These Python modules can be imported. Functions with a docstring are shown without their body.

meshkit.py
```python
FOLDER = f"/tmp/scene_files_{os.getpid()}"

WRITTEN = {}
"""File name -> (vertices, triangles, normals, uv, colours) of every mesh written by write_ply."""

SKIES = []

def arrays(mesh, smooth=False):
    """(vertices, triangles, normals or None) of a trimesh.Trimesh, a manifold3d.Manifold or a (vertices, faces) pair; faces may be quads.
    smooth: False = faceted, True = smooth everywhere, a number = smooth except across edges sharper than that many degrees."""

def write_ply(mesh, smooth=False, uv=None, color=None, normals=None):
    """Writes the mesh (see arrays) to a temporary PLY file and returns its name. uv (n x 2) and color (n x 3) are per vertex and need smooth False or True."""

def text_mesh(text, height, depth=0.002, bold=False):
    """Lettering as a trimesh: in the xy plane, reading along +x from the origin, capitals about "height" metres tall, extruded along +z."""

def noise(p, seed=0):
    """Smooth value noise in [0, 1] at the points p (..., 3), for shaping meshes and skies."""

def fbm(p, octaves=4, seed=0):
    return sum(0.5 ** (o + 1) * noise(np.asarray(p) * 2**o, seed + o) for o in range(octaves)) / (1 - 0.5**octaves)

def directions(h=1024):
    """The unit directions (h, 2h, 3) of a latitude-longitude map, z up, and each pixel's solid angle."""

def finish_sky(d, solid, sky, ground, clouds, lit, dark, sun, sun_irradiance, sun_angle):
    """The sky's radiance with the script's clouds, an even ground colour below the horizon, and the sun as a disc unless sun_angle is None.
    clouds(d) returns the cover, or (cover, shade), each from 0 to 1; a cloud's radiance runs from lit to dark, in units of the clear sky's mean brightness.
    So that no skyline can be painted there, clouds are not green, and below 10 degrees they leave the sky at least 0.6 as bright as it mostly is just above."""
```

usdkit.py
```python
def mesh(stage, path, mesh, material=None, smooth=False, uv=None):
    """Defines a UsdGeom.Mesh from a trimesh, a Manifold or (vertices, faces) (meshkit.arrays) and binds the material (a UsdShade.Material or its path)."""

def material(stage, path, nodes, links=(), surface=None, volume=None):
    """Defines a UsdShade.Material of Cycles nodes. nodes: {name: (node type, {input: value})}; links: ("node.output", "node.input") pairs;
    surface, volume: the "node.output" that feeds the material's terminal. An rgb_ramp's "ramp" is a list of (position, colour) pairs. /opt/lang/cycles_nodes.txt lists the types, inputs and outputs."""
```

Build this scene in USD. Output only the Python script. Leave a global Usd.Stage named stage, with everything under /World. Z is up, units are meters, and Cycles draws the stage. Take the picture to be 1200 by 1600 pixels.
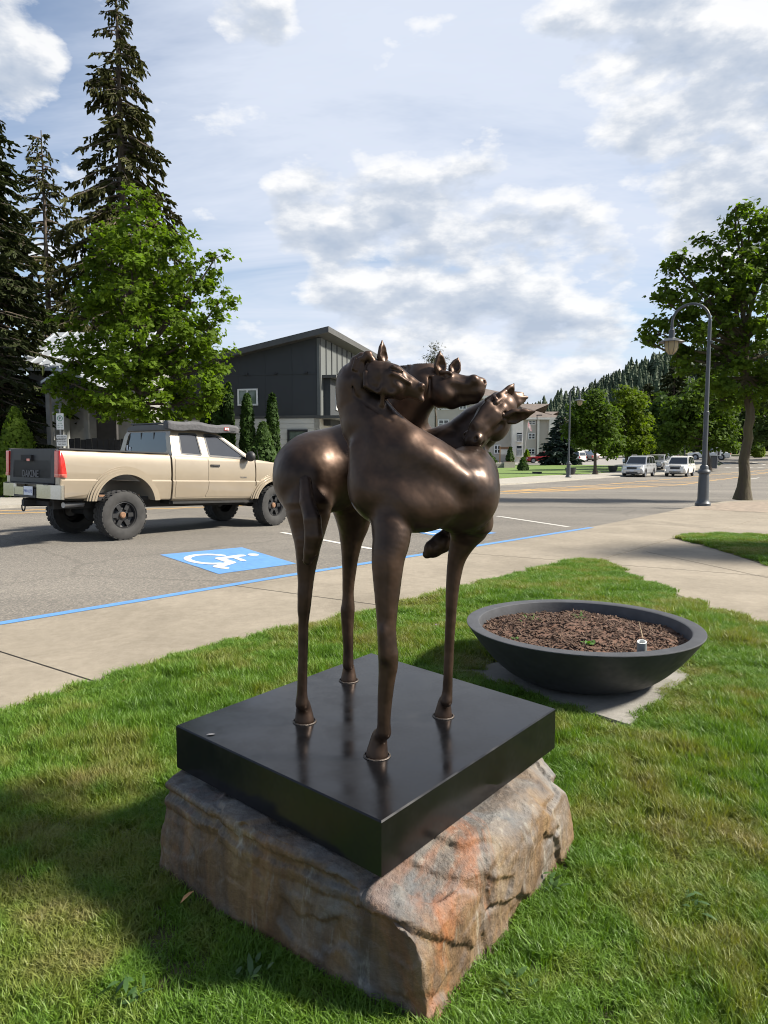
import math, random
import numpy as np, trimesh, shapely, usdkit, meshkit
from shapely.geometry import Polygon, LineString, MultiPolygon, Point, box as sbox
from shapely import affinity
from shapely.ops import unary_union
from pxr import Usd, UsdGeom, UsdLux, UsdShade, Gf, Sdf, Vt
stage = Usd.Stage.CreateInMemory()
UsdGeom.SetStageUpAxis(stage, UsdGeom.Tokens.z); UsdGeom.SetStageMetersPerUnit(stage, 1.0)
UsdGeom.Xform.Define(stage, '/World'); UsdGeom.Scope.Define(stage, '/World/Looks')
# ---------------------------------------------------------------- camera
FPX, HORIZ, CAMZ = 1100.0, 705.0, 1.45
PITCH = math.atan((800 - HORIZ) / FPX)
cam = UsdGeom.Camera.Define(stage, '/World/camera')
cam.CreateHorizontalApertureAttr(24.0); cam.CreateVerticalApertureAttr(32.0)
cam.CreateFocalLengthAttr(24.0 * FPX / 1200); cam.CreateClippingRangeAttr(Gf.Vec2f(0.05, 5000))
cam.AddTranslateOp().Set(Gf.Vec3d(0, 0, CAMZ)); cam.AddRotateXOp().Set(90 - math.degrees(PITCH))
cam.CreateExposureAttr(1.70)
# ---------------------------------------------------------------- sun and sky
SUN_EL = math.radians(40); SUN_AZ = math.atan2(1.0, -0.02)          # azimuth from +y towards +x
sd = np.array([math.sin(SUN_AZ) * math.cos(SUN_EL), math.cos(SUN_AZ) * math.cos(SUN_EL), math.sin(SUN_EL)])
sun = UsdLux.DistantLight.Define(stage, '/World/sun')
sun.CreateNormalizeAttr(True); sun.CreateIntensityAttr(0.92); sun.CreateAngleAttr(6.0); sun.CreateColorAttr(Gf.Vec3f(1.0, 0.93, 0.82))
_q = Gf.Rotation(Gf.Vec3d(0, 0, 1), Gf.Vec3d(*sd)).GetQuat()
sun.AddOrientOp(UsdGeom.XformOp.PrecisionDouble).Set(Gf.Quatd(_q.GetReal(), _q.GetImaginary()))
def pdir(px, py):
    v, u = (800 - py) / FPX, (px - 600) / FPX
    d = np.array([u, math.cos(PITCH) + math.sin(PITCH) * v, -math.sin(PITCH) + math.cos(PITCH) * v]); return d / np.linalg.norm(d)
def sky_material():
    N, L = {}, []
    N['tc'] = ('texture_coordinate', {})
    N['sky'] = ('sky_texture', {'sky_type': 'single_scattering', 'sun_disc': False, 'sun_elevation': SUN_EL, 'sun_rotation': SUN_AZ, 'air_density': 1.0, 'aerosol_density': 0.8, 'ozone_density': 1.0})
    N['sep'] = ('separate_xyz', {}); L.append(('tc.generated', 'sep.vector'))
    k = [0]
    def math_(t, a, b=None, c=None, clamp=False):
        k[0] += 1; n = f'm{k[0]}'; inp = {'math_type': t, 'use_clamp': clamp}
        for i, x in enumerate((a, b, c)):
            if x is None: continue
            if isinstance(x, str): L.append((x, f'{n}.value{i+1}'))
            else: inp[f'value{i+1}'] = float(x)
        N[n] = ('math', inp); return n + '.value'
    def ramp(v, stops):
        k[0] += 1; n = f'r{k[0]}'; N[n] = ('rgb_ramp', {'ramp': [(p, (c, c, c)) for p, c in stops]}); L.append((v, n + '.fac')); return n + '.color'
    # high veil: noise over the plane of the cloud layer
    den = math_('add', math_('maximum', 'sep.z', 0.0), 0.16)
    cu, cv = math_('divide', 'sep.x', den), math_('divide', 'sep.y', den)
    N['cxyz'] = ('combine_xyz', {'z': 0.0}); L += [(cu, 'cxyz.x'), (cv, 'cxyz.y')]
    N['cmap'] = ('mapping', {'rotation': (0, 0, 0.85), 'scale': (0.42, 1.15, 1), 'location': (3.1, 1.7, 0)}); L.append(('cxyz.vector', 'cmap.vector'))
    N['cn'] = ('noise_texture', {'scale': 1.7, 'detail': 10, 'roughness': 0.62, 'distortion': 0.5}); L.append(('cmap.vector', 'cn.vector'))
    N['cn2'] = ('noise_texture', {'scale': 0.7, 'detail': 5, 'roughness': 0.5}); L.append(('cmap.vector', 'cn2.vector'))
    veil = math_('add', math_('multiply', 'cn.fac', 0.75), math_('multiply', 'cn2.fac', 0.45))
    # more veil around the middle of the view, less towards the upper left
    def bump_at(px, py, w0, w1):
        d = pdir(px, py); k[0] += 1; n = f'v{k[0]}'
        N[n] = ('vector_math', {'math_type': 'dot_product', 'vector2': tuple(d)}); L.append(('tc.generated', n + '.vector1'))
        k[0] += 1; q = f'q{k[0]}'
        N[q] = ('map_range', {'range_type': 'smoothstep', 'from_min': math.cos(math.radians(w0)), 'from_max': math.cos(math.radians(w1)), 'to_min': 0.0, 'to_max': 1.0, 'clamp': True}); L.append((n + '.value', q + '.value'))
        return q + '.result'
    veil = math_('add', veil, math_('multiply', bump_at(700, 240, 30, 3), 0.22))
    veil = math_('add', veil, math_('multiply', math_('maximum', math_('subtract', 0.16, 'sep.z'), 0.0), 1.1))
    vf = ramp(veil, [(0.0, 0.02), (0.50, 0.08), (0.62, 0.28), (0.72, 0.62), (0.84, 0.92), (1.0, 1.0)])
    N['mixv'] = ('mix_color', {'b': VEIL}); L += [('sky.color', 'mixv.a'), (vf, 'mixv.fac')]
    # cumulus: noise on the direction, flattened
    N['pm'] = ('mapping', {'scale': (1.0, 1.0, 2.1), 'location': (0.37, 0.11, 0.0)}); L.append(('tc.generated', 'pm.vector'))
    N['pm2'] = ('mapping', {'scale': (1.0, 1.0, 2.1), 'location': (0.37 + 0.010, 0.11, 0.042)}); L.append(('tc.generated', 'pm2.vector'))
    for nm, src in (('ca', 'pm'), ('cb', 'pm2')):
        N[nm] = ('noise_texture', {'scale': 8.5, 'detail': 12, 'roughness': 0.56, 'distortion': 0.0}); L.append((src + '.vector', nm + '.vector'))
    mask = None
    for px, py, w0, w1, g in ((600, 395, 9, 1, .27), (760, 410, 10, 1, .27), (860, 370, 7, 1, .25), (790, 490, 9, 1, .29), (900, 510, 7, 1, .26), (480, 335, 5, 1, .24), (640, 470, 7, 1, .20), (1100, 20, 14, 2, .29), (960, 40, 6, 1, .22), (1190, 260, 10, 2, .30), (1120, 290, 5, 1, .24), (0, 60, 5, 1, .27), (390, 10, 4, 1, .22), (930, 440, 5, 1, .24), (860, 600, 9, 2, .24), (740, 585, 7, 1, .2), (1700, 300, 25, 5, .22), (-700, 250, 30, 5, .2), (620, -1100, 30, 8, .2)):
        b = math_('multiply', bump_at(px, py, w0, w1), g); mask = b if mask is None else math_('maximum', mask, b)
    ccov = math_('add', 'ca.fac', mask)
    cf = ramp(ccov, [(0.0, 0.0), (0.62, 0.0), (0.67, 0.45), (0.74, 0.9), (1.0, 0.96)])
    dens2 = math_('add', 'cb.fac', mask)
    sh = ramp(math_('subtract', dens2, math_('multiply', math_('subtract', ccov, 0.66), 0.25)), [(0.0, 0.0), (0.64, 0.0), (0.76, 0.7), (0.88, 1.0), (1.0, 1.0)])
    N['ccol'] = ('mix_color', {'a': CUM_LIT, 'b': CUM_DARK}); L.append((sh, 'ccol.fac'))
    N['mixc'] = ('mix_color', {}); L += [('mixv.result', 'mixc.a'), ('ccol.result', 'mixc.b'), (cf, 'mixc.fac')]
    N['bg'] = ('background_shader', {'strength': SKY_STRENGTH}); L.append(('mixc.result', 'bg.color'))
    return usdkit.material(stage, '/World/Looks/sky_look', N, L, surface='bg.background')
SKY_STRENGTH = 0.05
VEIL = (4.7, 5.1, 5.9); CUM_LIT = (6.3, 6.3, 6.3); CUM_DARK = (2.9, 3.4, 4.2)
dome = UsdLux.DomeLight.Define(stage, '/World/sky')
UsdShade.MaterialBindingAPI.Apply(dome.GetPrim()).Bind(sky_material())
dome.GetPrim().SetCustomDataByKey('kind', 'structure'); dome.GetPrim().SetCustomDataByKey('label', 'blue sky with thin white veil and grey bottomed cumulus clouds'); dome.GetPrim().SetCustomDataByKey('category', 'sky')
# ---------------------------------------------------------------- pixel to place
SN = math.sin(math.radians(42)), math.cos(math.radians(42))       # direction of the street
KN = [(-300, 0.0), (2.2, 0.0), (5.0, 0.06), (56, -0.54), (62, -0.56), (120, 0.72), (260, 3.0), (3000, 3.0)]
def G(x, y):
    return np.interp(np.asarray(x) * SN[0] + np.asarray(y) * SN[1], [k[0] for k in KN], [k[1] for k in KN])
C0 = np.array([0, 0, CAMZ])
def at(px, py, Y):
    d = pdir(px, py); return C0 + d * (Y / d[1])
def gp(px, py, off=0.0):
    d = pdir(px, py); t = np.concatenate([np.linspace(0.8, 40, 1500), np.geomspace(40.1, 900, 1500)])
    P = C0 + d * t[:, None]; f = P[:, 2] - (G(P[:, 0], P[:, 1]) + off); i = int(np.argmax(f <= 0)) if (f <= 0).any() else len(t) - 1
    if i == 0: return P[0]
    w = f[i - 1] / (f[i - 1] - f[i]) if f[i - 1] != f[i] else 0
    return P[i - 1] + (P[i] - P[i - 1]) * w
def g2(px, py, off=0.0): return gp(px, py, off)[:2]
# ---------------------------------------------------------------- scene helpers
_used = {}
def _path(parent, name):
    base = '/World' if parent is None else str(parent.GetPath())
    k = (base, name); n = _used.get(k, 0); _used[k] = n + 1
    return f'{base}/{name}' if n == 0 else f'{base}/{name}_{n:03d}'
def tag(prim, label=None, cat=None, group=None, kind=None):
    for k, v in (('label', label), ('category', cat), ('group', group), ('kind', kind)):
        if v: prim.SetCustomDataByKey(k, v)
    return prim
def place(x, loc, rz=0, ry=0, rx=0, sc=None):
    api = UsdGeom.Xformable(x); api.ClearXformOpOrder()
    api.AddTranslateOp().Set(Gf.Vec3d(*map(float, loc)))
    if rz or ry or rx: api.AddRotateXYZOp().Set(Gf.Vec3f(float(rx), float(ry), float(rz)))
    if sc is not None: api.AddScaleOp().Set(Gf.Vec3f(*([float(sc)] * 3 if np.ndim(sc) == 0 else map(float, sc))))
def thing(name, label, cat, loc=(0, 0, 0), rz=0, group=None, ry=0, rx=0, kind=None, sc=None):
    x = UsdGeom.Xform.Define(stage, _path(None, name)); place(x, loc, rz, ry, rx, sc)
    return tag(x.GetPrim(), label, cat, group, kind)
def part(name, mesh, mat, parent=None, smooth=False, label=None, kind=None):
    if isinstance(mesh, list): mesh = trimesh.util.concatenate(mesh)
    m = usdkit.mesh(stage, _path(parent, name), mesh, mat, smooth)
    return tag(m.GetPrim(), label, None, None, kind)
def solo(name, mesh, mat, label, cat, group=None, kind=None, smooth=False):
    return tag(part(name, mesh, mat, None, smooth), label, cat, group, kind)
def dup(root, loc, rz=0, label=None, group=None, sc=None, ry=0):
    was = root.GetCustomData(); nm = root.GetName()
    x = UsdGeom.Xform.Define(stage, _path(None, nm)); p = x.GetPrim()
    p.GetReferences().AddInternalReference(root.GetPath()); place(x, loc, rz, ry, 0, sc)
    tag(p, label or was.get('label'), was.get('category'), group or was.get('group'))
    p.SetInstanceable(True); return p
# ---------------------------------------------------------------- shapes
TM = trimesh.Trimesh
def T(v, f): return TM(np.asarray(v, float), np.asarray(f, int), process=False)
def box(c, s, rz=0):
    m = trimesh.creation.box(s)
    if rz: m.apply_transform(trimesh.transformations.rotation_matrix(rz, [0, 0, 1]))
    m.apply_translation(c); return m
def bbox(x0, x1, y0, y1, z0, z1): return box(((x0+x1)/2, (y0+y1)/2, (z0+z1)/2), (abs(x1-x0), abs(y1-y0), abs(z1-z0)))
def frame_of(d):
    d = np.asarray(d, float); d = d / np.linalg.norm(d); u = np.cross(d, [0, 0, 1.0])
    if np.linalg.norm(u) < 1e-3: u = np.cross(d, [0, 1.0, 0])
    u /= np.linalg.norm(u); return u, np.cross(u, d) * 1.0
def tube(pts, rad, n=10, caps=True, flat=1.0):
    pts = np.asarray(pts, float); rad = np.broadcast_to(np.asarray(rad, float), len(pts))
    tg = np.gradient(pts, axis=0); V = []; u0 = None
    for p, t, r in zip(pts, tg, rad):
        t = t / (np.linalg.norm(t) + 1e-12)
        if u0 is None: u0, w = frame_of(t)
        u0 = u0 - t * (u0 @ t); u0 /= np.linalg.norm(u0) + 1e-12; w = np.cross(t, u0)
        a = np.linspace(0, 2*np.pi, n, endpoint=False)
        V.append(p + r*np.cos(a)[:, None]*u0 + r*flat*np.sin(a)[:, None]*w)
    m = len(pts); V = np.vstack(V); F = []
    for i in range(m-1):
        for j in range(n):
            a, b = i*n+j, i*n+(j+1) % n; F += [[a, b, b+n], [a, b+n, a+n]]
    if caps:
        c0, c1 = len(V), len(V)+1; V = np.vstack([V, pts[0], pts[-1]])
        for j in range(n):
            F += [[c0, (j+1) % n, j], [c1, (m-1)*n+j, (m-1)*n+(j+1) % n]]
    return T(V, F)
def cyl(p0, p1, r0, r1=None, n=12): return tube([p0, p1], [r0, r0 if r1 is None else r1], n)
def lathe(prof, n=32, c=(0, 0, 0)):
    prof = np.asarray(prof, float); a = np.linspace(0, 2*np.pi, n, endpoint=False)
    V = np.concatenate([np.stack([r*np.cos(a), r*np.sin(a), np.full(n, z)], 1) for r, z in prof]) + np.asarray(c); F = []
    for i in range(len(prof)-1):
        for j in range(n):
            p, q = i*n+j, i*n+(j+1) % n; F += [[p, q, q+n], [p, q+n, p+n]]
    return T(V, F)
def prism(poly, h, z0=0.0):
    ms = []
    for g in getattr(poly, 'geoms', [poly]):
        if g.is_empty or g.area < 1e-9: continue
        m = trimesh.creation.extrude_polygon(g, h, engine='earcut'); m.apply_translation((0, 0, z0)); ms.append(m)
    return trimesh.util.concatenate(ms)
def xf(m, M4): m = m.copy(); m.apply_transform(M4); return m
def axes(o, x, y, z):
    M4 = np.eye(4); M4[:3, 0], M4[:3, 1], M4[:3, 2], M4[:3, 3] = x, y, z, o; return M4
def side_prism(poly, y0, y1):                                       # polygon in (x, z), extruded along y
    m = prism(poly, abs(y1-y0)); v = m.vertices.copy(); m.vertices = np.stack([v[:, 0], max(y0, y1) - v[:, 2], v[:, 1]], 1); return m
def rpoly(pts, r): return Polygon(pts).buffer(-r, quad_segs=5).buffer(r, quad_segs=5) if r > 0 else Polygon(pts)
def ground_sheet(poly, off, skirt=0.0):
    """A polygon in plan laid on the ground profile, cut at the profile's breaks so that sheets never cross."""
    ks = [k[0] for k in KN]; ms = []
    n, t = np.array(SN), np.array([SN[1], -SN[0]])
    for a, b in zip(ks[:-1], ks[1:]):
        q = [n*a - t*5000, n*a + t*5000, n*b + t*5000, n*b - t*5000]; pc = poly.intersection(Polygon(q))
        for g in getattr(pc, 'geoms', [pc]):
            if g.geom_type != 'Polygon' or g.area < 1e-6: continue
            v, f = trimesh.creation.triangulate_polygon(g, engine='earcut')
            v3 = np.column_stack([v, G(v[:, 0], v[:, 1]) + off]); f = np.asarray(f)
            nz = np.cross(v3[f[:, 1]] - v3[f[:, 0]], v3[f[:, 2]] - v3[f[:, 0]])[:, 2]; f[nz < 0] = f[nz < 0][:, ::-1]
            ms.append(T(v3, f))
    if skirt:
        for g in getattr(poly, 'geoms', [poly]):
            for ring in [g.exterior, *g.interiors]:
                c = np.array(ring.coords); c2 = [c[0]]
                for p, q in zip(c[:-1], c[1:]):
                    m = max(1, int(np.linalg.norm(q-p) // 2)); c2 += [p + (q-p)*i/m for i in range(1, m+1)]
                c2 = np.array(c2); z = G(c2[:, 0], c2[:, 1]) + off; m = len(c2)
                V = np.vstack([np.column_stack([c2, z]), np.column_stack([c2, z - skirt])])
                F = [x for i in range(m-1) for x in ([i, i+m, i+1], [i+1, i+m, i+m+1])]
                ms.append(T(V, F))
    return trimesh.util.concatenate(ms)
# ---------------------------------------------------------------- materials
def mat(name, col, rough=0.6, metal=0.0, var=0.12, scale=4.0, detail=5, bump=0.0, bscale=80.0, spec=0.5, coat=0.0, island=0.0, col2=None, coord='pos', stretch=(1, 1, 1), trans=0.0, coat_rough=0.1, rvar=0.0, bdist=0.01):
    c = np.array(col, float); c2 = np.array(col2, float) if col2 is not None else None
    lo, hi = (c*(1-var), c*(1+var)) if c2 is None else (c, c2)
    N = {'g': ('geometry', {}), 'tc': ('texture_coordinate', {}), 'mp': ('mapping', {'scale': stretch}), 'n': ('noise_texture', {'scale': scale, 'detail': detail, 'roughness': 0.6}),
         'r': ('rgb_ramp', {'ramp': [(0.0, lo), (0.3, lo), (0.7, hi), (1.0, hi)]}), 'p': ('principled_bsdf', {'roughness': rough, 'metallic': metal, 'specular_ior_level': spec, 'coat_weight': coat, 'coat_roughness': coat_rough})}
    src = 'g.position' if coord == 'pos' else 'tc.object'
    L = [(src, 'mp.vector'), ('mp.vector', 'n.vector'), ('n.fac', 'r.fac')]; out = 'r.color'
    if island:
        N['hv'] = ('hsv', {}); N['mr'] = ('map_range', {'from_min': 0, 'from_max': 1, 'to_min': 1-island, 'to_max': 1+island})
        N['mh'] = ('map_range', {'from_min': 0, 'from_max': 1, 'to_min': 0.5-island*0.05, 'to_max': 0.5+island*0.05}); N['wn'] = ('white_noise_texture', {'dimensions': '1D'})
        L += [('g.random_per_island', 'mr.value'), ('mr.result', 'hv.value'), ('g.random_per_island', 'wn.w'), ('wn.value', 'mh.value'), ('mh.result', 'hv.hue'), (out, 'hv.color')]; out = 'hv.color'
    L.append((out, 'p.base_color'))
    if rvar:
        N['rr'] = ('map_range', {'from_min': 0.3, 'from_max': 0.7, 'to_min': max(0.02, rough-rvar), 'to_max': min(1, rough+rvar)}); N['n3'] = ('noise_texture', {'scale': scale*2.3, 'detail': 4})
        L += [('mp.vector', 'n3.vector'), ('n3.fac', 'rr.value'), ('rr.result', 'p.roughness')]
    if bump:
        N['nb'] = ('noise_texture', {'scale': bscale, 'detail': 4, 'roughness': 0.6}); N['b'] = ('bump', {'strength': bump, 'distance': bdist})
        L += [('mp.vector', 'nb.vector'), ('nb.fac', 'b.height'), ('b.normal', 'p.normal')]
    s = 'p.BSDF'
    if trans:
        N['tl'] = ('translucent_bsdf', {}); N['mx'] = ('mix_closure', {'fac': trans}); N['tg'] = ('mix_color', {'blend_type': 'multiply', 'fac': 1.0, 'b': (1.5, 1.6, 0.55)})
        L += [(out, 'tg.a'), ('tg.result', 'tl.color'), ('p.BSDF', 'mx.closure1'), ('tl.BSDF' if False else 'tl.BSDF', 'mx.closure2')]; s = 'mx.closure'
    return usdkit.material(stage, f'/World/Looks/{name}', N, L, surface=s)
def glass_mat(name, tint=(0.75, 0.8, 0.8), rough=0.02, extra=0.06):
    N = {'t': ('transparent_bsdf', {'color': tint}), 'gl': ('glossy_bsdf', {'color': (1, 1, 1), 'roughness': rough}), 'f': ('fresnel', {'IOR': 1.5}), 'a': ('math', {'math_type': 'add', 'value2': extra, 'use_clamp': True}), 'm': ('mix_closure', {})}
    return usdkit.material(stage, f'/World/Looks/{name}', N, [('f.fac', 'a.value1'), ('a.value', 'm.fac'), ('t.BSDF', 'm.closure1'), ('gl.BSDF', 'm.closure2')], surface='m.closure')
# ================================================================ materials of the setting
M = {}
M['dirt'] = mat('dirt', (0.10, 0.10, 0.045), 0.95, scale=0.8, col2=(0.05, 0.08, 0.025), bump=0.4, bscale=9)
def asphalt_material():
    N = {'g': ('geometry', {}), 'n1': ('noise_texture', {'scale': 0.35, 'detail': 5, 'roughness': 0.6}), 'm1': ('mapping', {'scale': (0.35, 1.0, 1), 'rotation': (0, 0, 0.73)}),
         'v': ('voronoi_texture', {'scale': 70.0, 'randomness': 1.0}), 'n2': ('noise_texture', {'scale': 160, 'detail': 3}), 'r1': ('rgb_ramp', {'ramp': [(0.3, (0.105, 0.098, 0.088)), (0.7, (0.175, 0.162, 0.143))]}),
         'r2': ('rgb_ramp', {'ramp': [(0.0, (0.55, 0.55, 0.55)), (0.45, (0.85, 0.84, 0.82)), (0.8, (1.25, 1.22, 1.15)), (1.0, (1.9, 1.8, 1.65))]}), 'mx': ('mix_color', {'blend_type': 'multiply', 'fac': 1.0, 'use_clamp': False}),
         'cr': ('voronoi_texture', {'feature': 'distance_to_edge', 'scale': 0.32}), 'cd': ('noise_texture', {'scale': 1.6, 'detail': 6, 'distortion': 0.5}), 'cm': ('mix_vector', {'fac': 0.22}),
         'crr': ('rgb_ramp', {'ramp': [(0.0, (0.45, 0.45, 0.45)), (0.006, (0.5, 0.5, 0.5)), (0.012, (1, 1, 1)), (1, (1, 1, 1))]}), 'mx2': ('mix_color', {'blend_type': 'multiply', 'fac': 0.3}),
         'b': ('bump', {'strength': 0.5, 'distance': 0.006}), 'p': ('principled_bsdf', {'roughness': 0.85, 'specular_ior_level': 0.35})}
    L = [('g.position', 'm1.vector'), ('m1.vector', 'n1.vector'), ('n1.fac', 'r1.fac'), ('g.position', 'v.vector'), ('v.color', 'r2.fac'), ('g.position', 'n2.vector'), ('r1.color', 'mx.a'), ('r2.color', 'mx.b'),
         ('g.position', 'cd.vector'), ('g.position', 'cm.a'), ('cd.color', 'cm.b'), ('cm.result', 'cr.vector'), ('cr.distance', 'crr.fac'), ('mx.result', 'mx2.a'), ('crr.color', 'mx2.b'), ('mx2.result', 'p.base_color'), ('n2.fac', 'b.height'), ('b.normal', 'p.normal')]
    return usdkit.material(stage, '/World/Looks/asphalt', N, L, surface='p.BSDF')
M['asphalt'] = asphalt_material()
def concrete_material(name, lo, hi, k=1.0):
    N = {'g': ('geometry', {}), 'n1': ('noise_texture', {'scale': 0.9*k, 'detail': 7, 'roughness': 0.65, 'distortion': 0.6}), 'n2': ('noise_texture', {'scale': 190, 'detail': 3, 'roughness': 0.7}), 'n3': ('noise_texture', {'scale': 14*k, 'detail': 6, 'roughness': 0.7}),
         'r1': ('rgb_ramp', {'ramp': [(0.28, lo), (0.5, tuple((np.array(lo)+hi)/2)), (0.72, hi)]}), 'r2': ('rgb_ramp', {'ramp': [(0.3, (0.72, 0.72, 0.72)), (0.7, (1.22, 1.22, 1.22))]}), 'r3': ('rgb_ramp', {'ramp': [(0.3, (0.86, 0.85, 0.83)), (0.7, (1.1, 1.1, 1.1))]}),
         'a': ('mix_color', {'blend_type': 'multiply', 'fac': 1.0}), 'c': ('mix_color', {'blend_type': 'multiply', 'fac': 1.0}), 'b': ('bump', {'strength': 0.3, 'distance': 0.004}), 'p': ('principled_bsdf', {'roughness': 0.88, 'specular_ior_level': 0.3})}
    L = [('g.position', n + '.vector') for n in ('n1', 'n2', 'n3')] + [('n1.fac', 'r1.fac'), ('n2.fac', 'r2.fac'), ('n3.fac', 'r3.fac'), ('r1.color', 'a.a'), ('r2.color', 'a.b'), ('a.result', 'c.a'), ('r3.color', 'c.b'), ('c.result', 'p.base_color'), ('n2.fac', 'b.height'), ('b.normal', 'p.normal')]
    return usdkit.material(stage, '/World/Looks/' + name, N, L, surface='p.BSDF')
M['concrete'] = concrete_material('concrete', np.array((0.165, 0.143, 0.110)), np.array((0.265, 0.232, 0.182)))
M['pad'] = concrete_material('pad_concrete', np.array((0.15, 0.145, 0.132)), np.array((0.25, 0.24, 0.215)), 2.5)
M['far_concrete'] = concrete_material('far_concrete', np.array((0.24, 0.225, 0.195)), np.array((0.32, 0.30, 0.26)), 0.4)
M['joint'] = mat('joint_dirt', (0.07, 0.06, 0.045), 0.95, bump=0.3)
M['pavers'] = mat('brown_pavers', (0.20, 0.16, 0.12), 0.9, var=0.3, scale=6, bump=0.4, bscale=30)
M['parking'] = mat('parking_asphalt', (0.20, 0.19, 0.175), 0.9, var=0.12, scale=0.5)
M['paint_white'] = mat('road_paint_white', (0.48, 0.47, 0.43), 0.7, var=0.2, scale=9, bump=0.2, bscale=150)
M['paint_yellow'] = mat('road_paint_yellow', (0.42, 0.25, 0.075), 0.8, var=0.25, scale=3)
def blue_paint():
    N = {'g': ('geometry', {}), 'n': ('noise_texture', {'scale': 10, 'detail': 8, 'roughness': 0.7}), 'r': ('rgb_ramp', {'ramp': [(0.0, (0.05, 0.06, 0.08)), (0.30, (0.08, 0.10, 0.13)), (0.36, (0.075, 0.19, 0.41)), (0.7, (0.095, 0.235, 0.48)), (1, (0.11, 0.26, 0.51))]}),
         'nb': ('noise_texture', {'scale': 160, 'detail': 3}), 'b': ('bump', {'strength': 0.35, 'distance': 0.004}), 'p': ('principled_bsdf', {'roughness': 0.65, 'specular_ior_level': 0.4})}
    return usdkit.material(stage, '/World/Looks/road_paint_blue', N, [('g.position', 'n.vector'), ('n.fac', 'r.fac'), ('r.color', 'p.base_color'), ('g.position', 'nb.vector'), ('nb.fac', 'b.height'), ('b.normal', 'p.normal')], surface='p.BSDF')
M['paint_blue'] = blue_paint()
# ================================================================ ground, road, pavements
RO = -0.08                                                          # road below the pavement
def chain(pts, off=0.0): return [tuple(g2(x, y, off)) for x, y in pts]
kerb_px = [(0, 972), (220, 936), (435, 900), (680, 862), (920, 824), (1046, 799), (1090, 789), (1135, 783), (1180, 781), (1300, 780), (1600, 780)]
near_kerb = chain(kerb_px)
_d = np.array(near_kerb[0]) - np.array(near_kerb[2]); _d /= np.linalg.norm(_d)
near_kerb = [tuple(np.array(near_kerb[0]) + _d*25)] + near_kerb
far_px = [(0, 790), (320, 776), (640, 764), (820, 754), (962, 744), (1088, 733), (1122, 727.5), (1130, 723), (1122, 719), (1090, 716)]
far_kerb = chain(far_px); _d2 = np.array(far_kerb[0]) - np.array(far_kerb[1]); _d2 /= np.linalg.norm(_d2)
far_kerb = [tuple(np.array(far_kerb[0]) + _d2*40)] + far_kerb
back_px = [(1800, 775), (2300, 730), (1600, 714), (1200, 712.5), (1085, 712.2)]
road_poly = Polygon(near_kerb + chain(back_px) + far_kerb[::-1]).buffer(0)
ground_poly = sbox(-900, -40, 1500, 1800)
solo('ground', ground_sheet(ground_poly, -0.16), M['dirt'], 'broad dark earth and rough grass under the whole place', 'ground', kind='structure')
road = thing('road', 'grey worn asphalt street crossing behind the sculpture', 'road', kind='structure')
part('asphalt', ground_sheet(road_poly, RO), M['asphalt'], road)
lawn1 = Polygon(chain([(-260, 1195), (-120, 1150), (0, 1113), (90, 1086), (190, 1055), (330, 1012), (480, 978), (600, 951), (720, 920), (830, 893), (890, 879), (915, 876), (940, 879), (965, 889), (1040, 922), (1120, 955), (1200, 985), (1500, 1105)]) + [(5.5, 1.5), (5.5, -2), (-5, -2), (-5, 2)]).buffer(0)
lawn2 = Polygon(chain([(1056, 839), (1085, 836), (1130, 836.5), (1200, 838), (1420, 842), (1560, 880), (1400, 920), (1200, 884), (1150, 868), (1095, 851), (1065, 844)])).buffer(-0.08).buffer(0.08)
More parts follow.
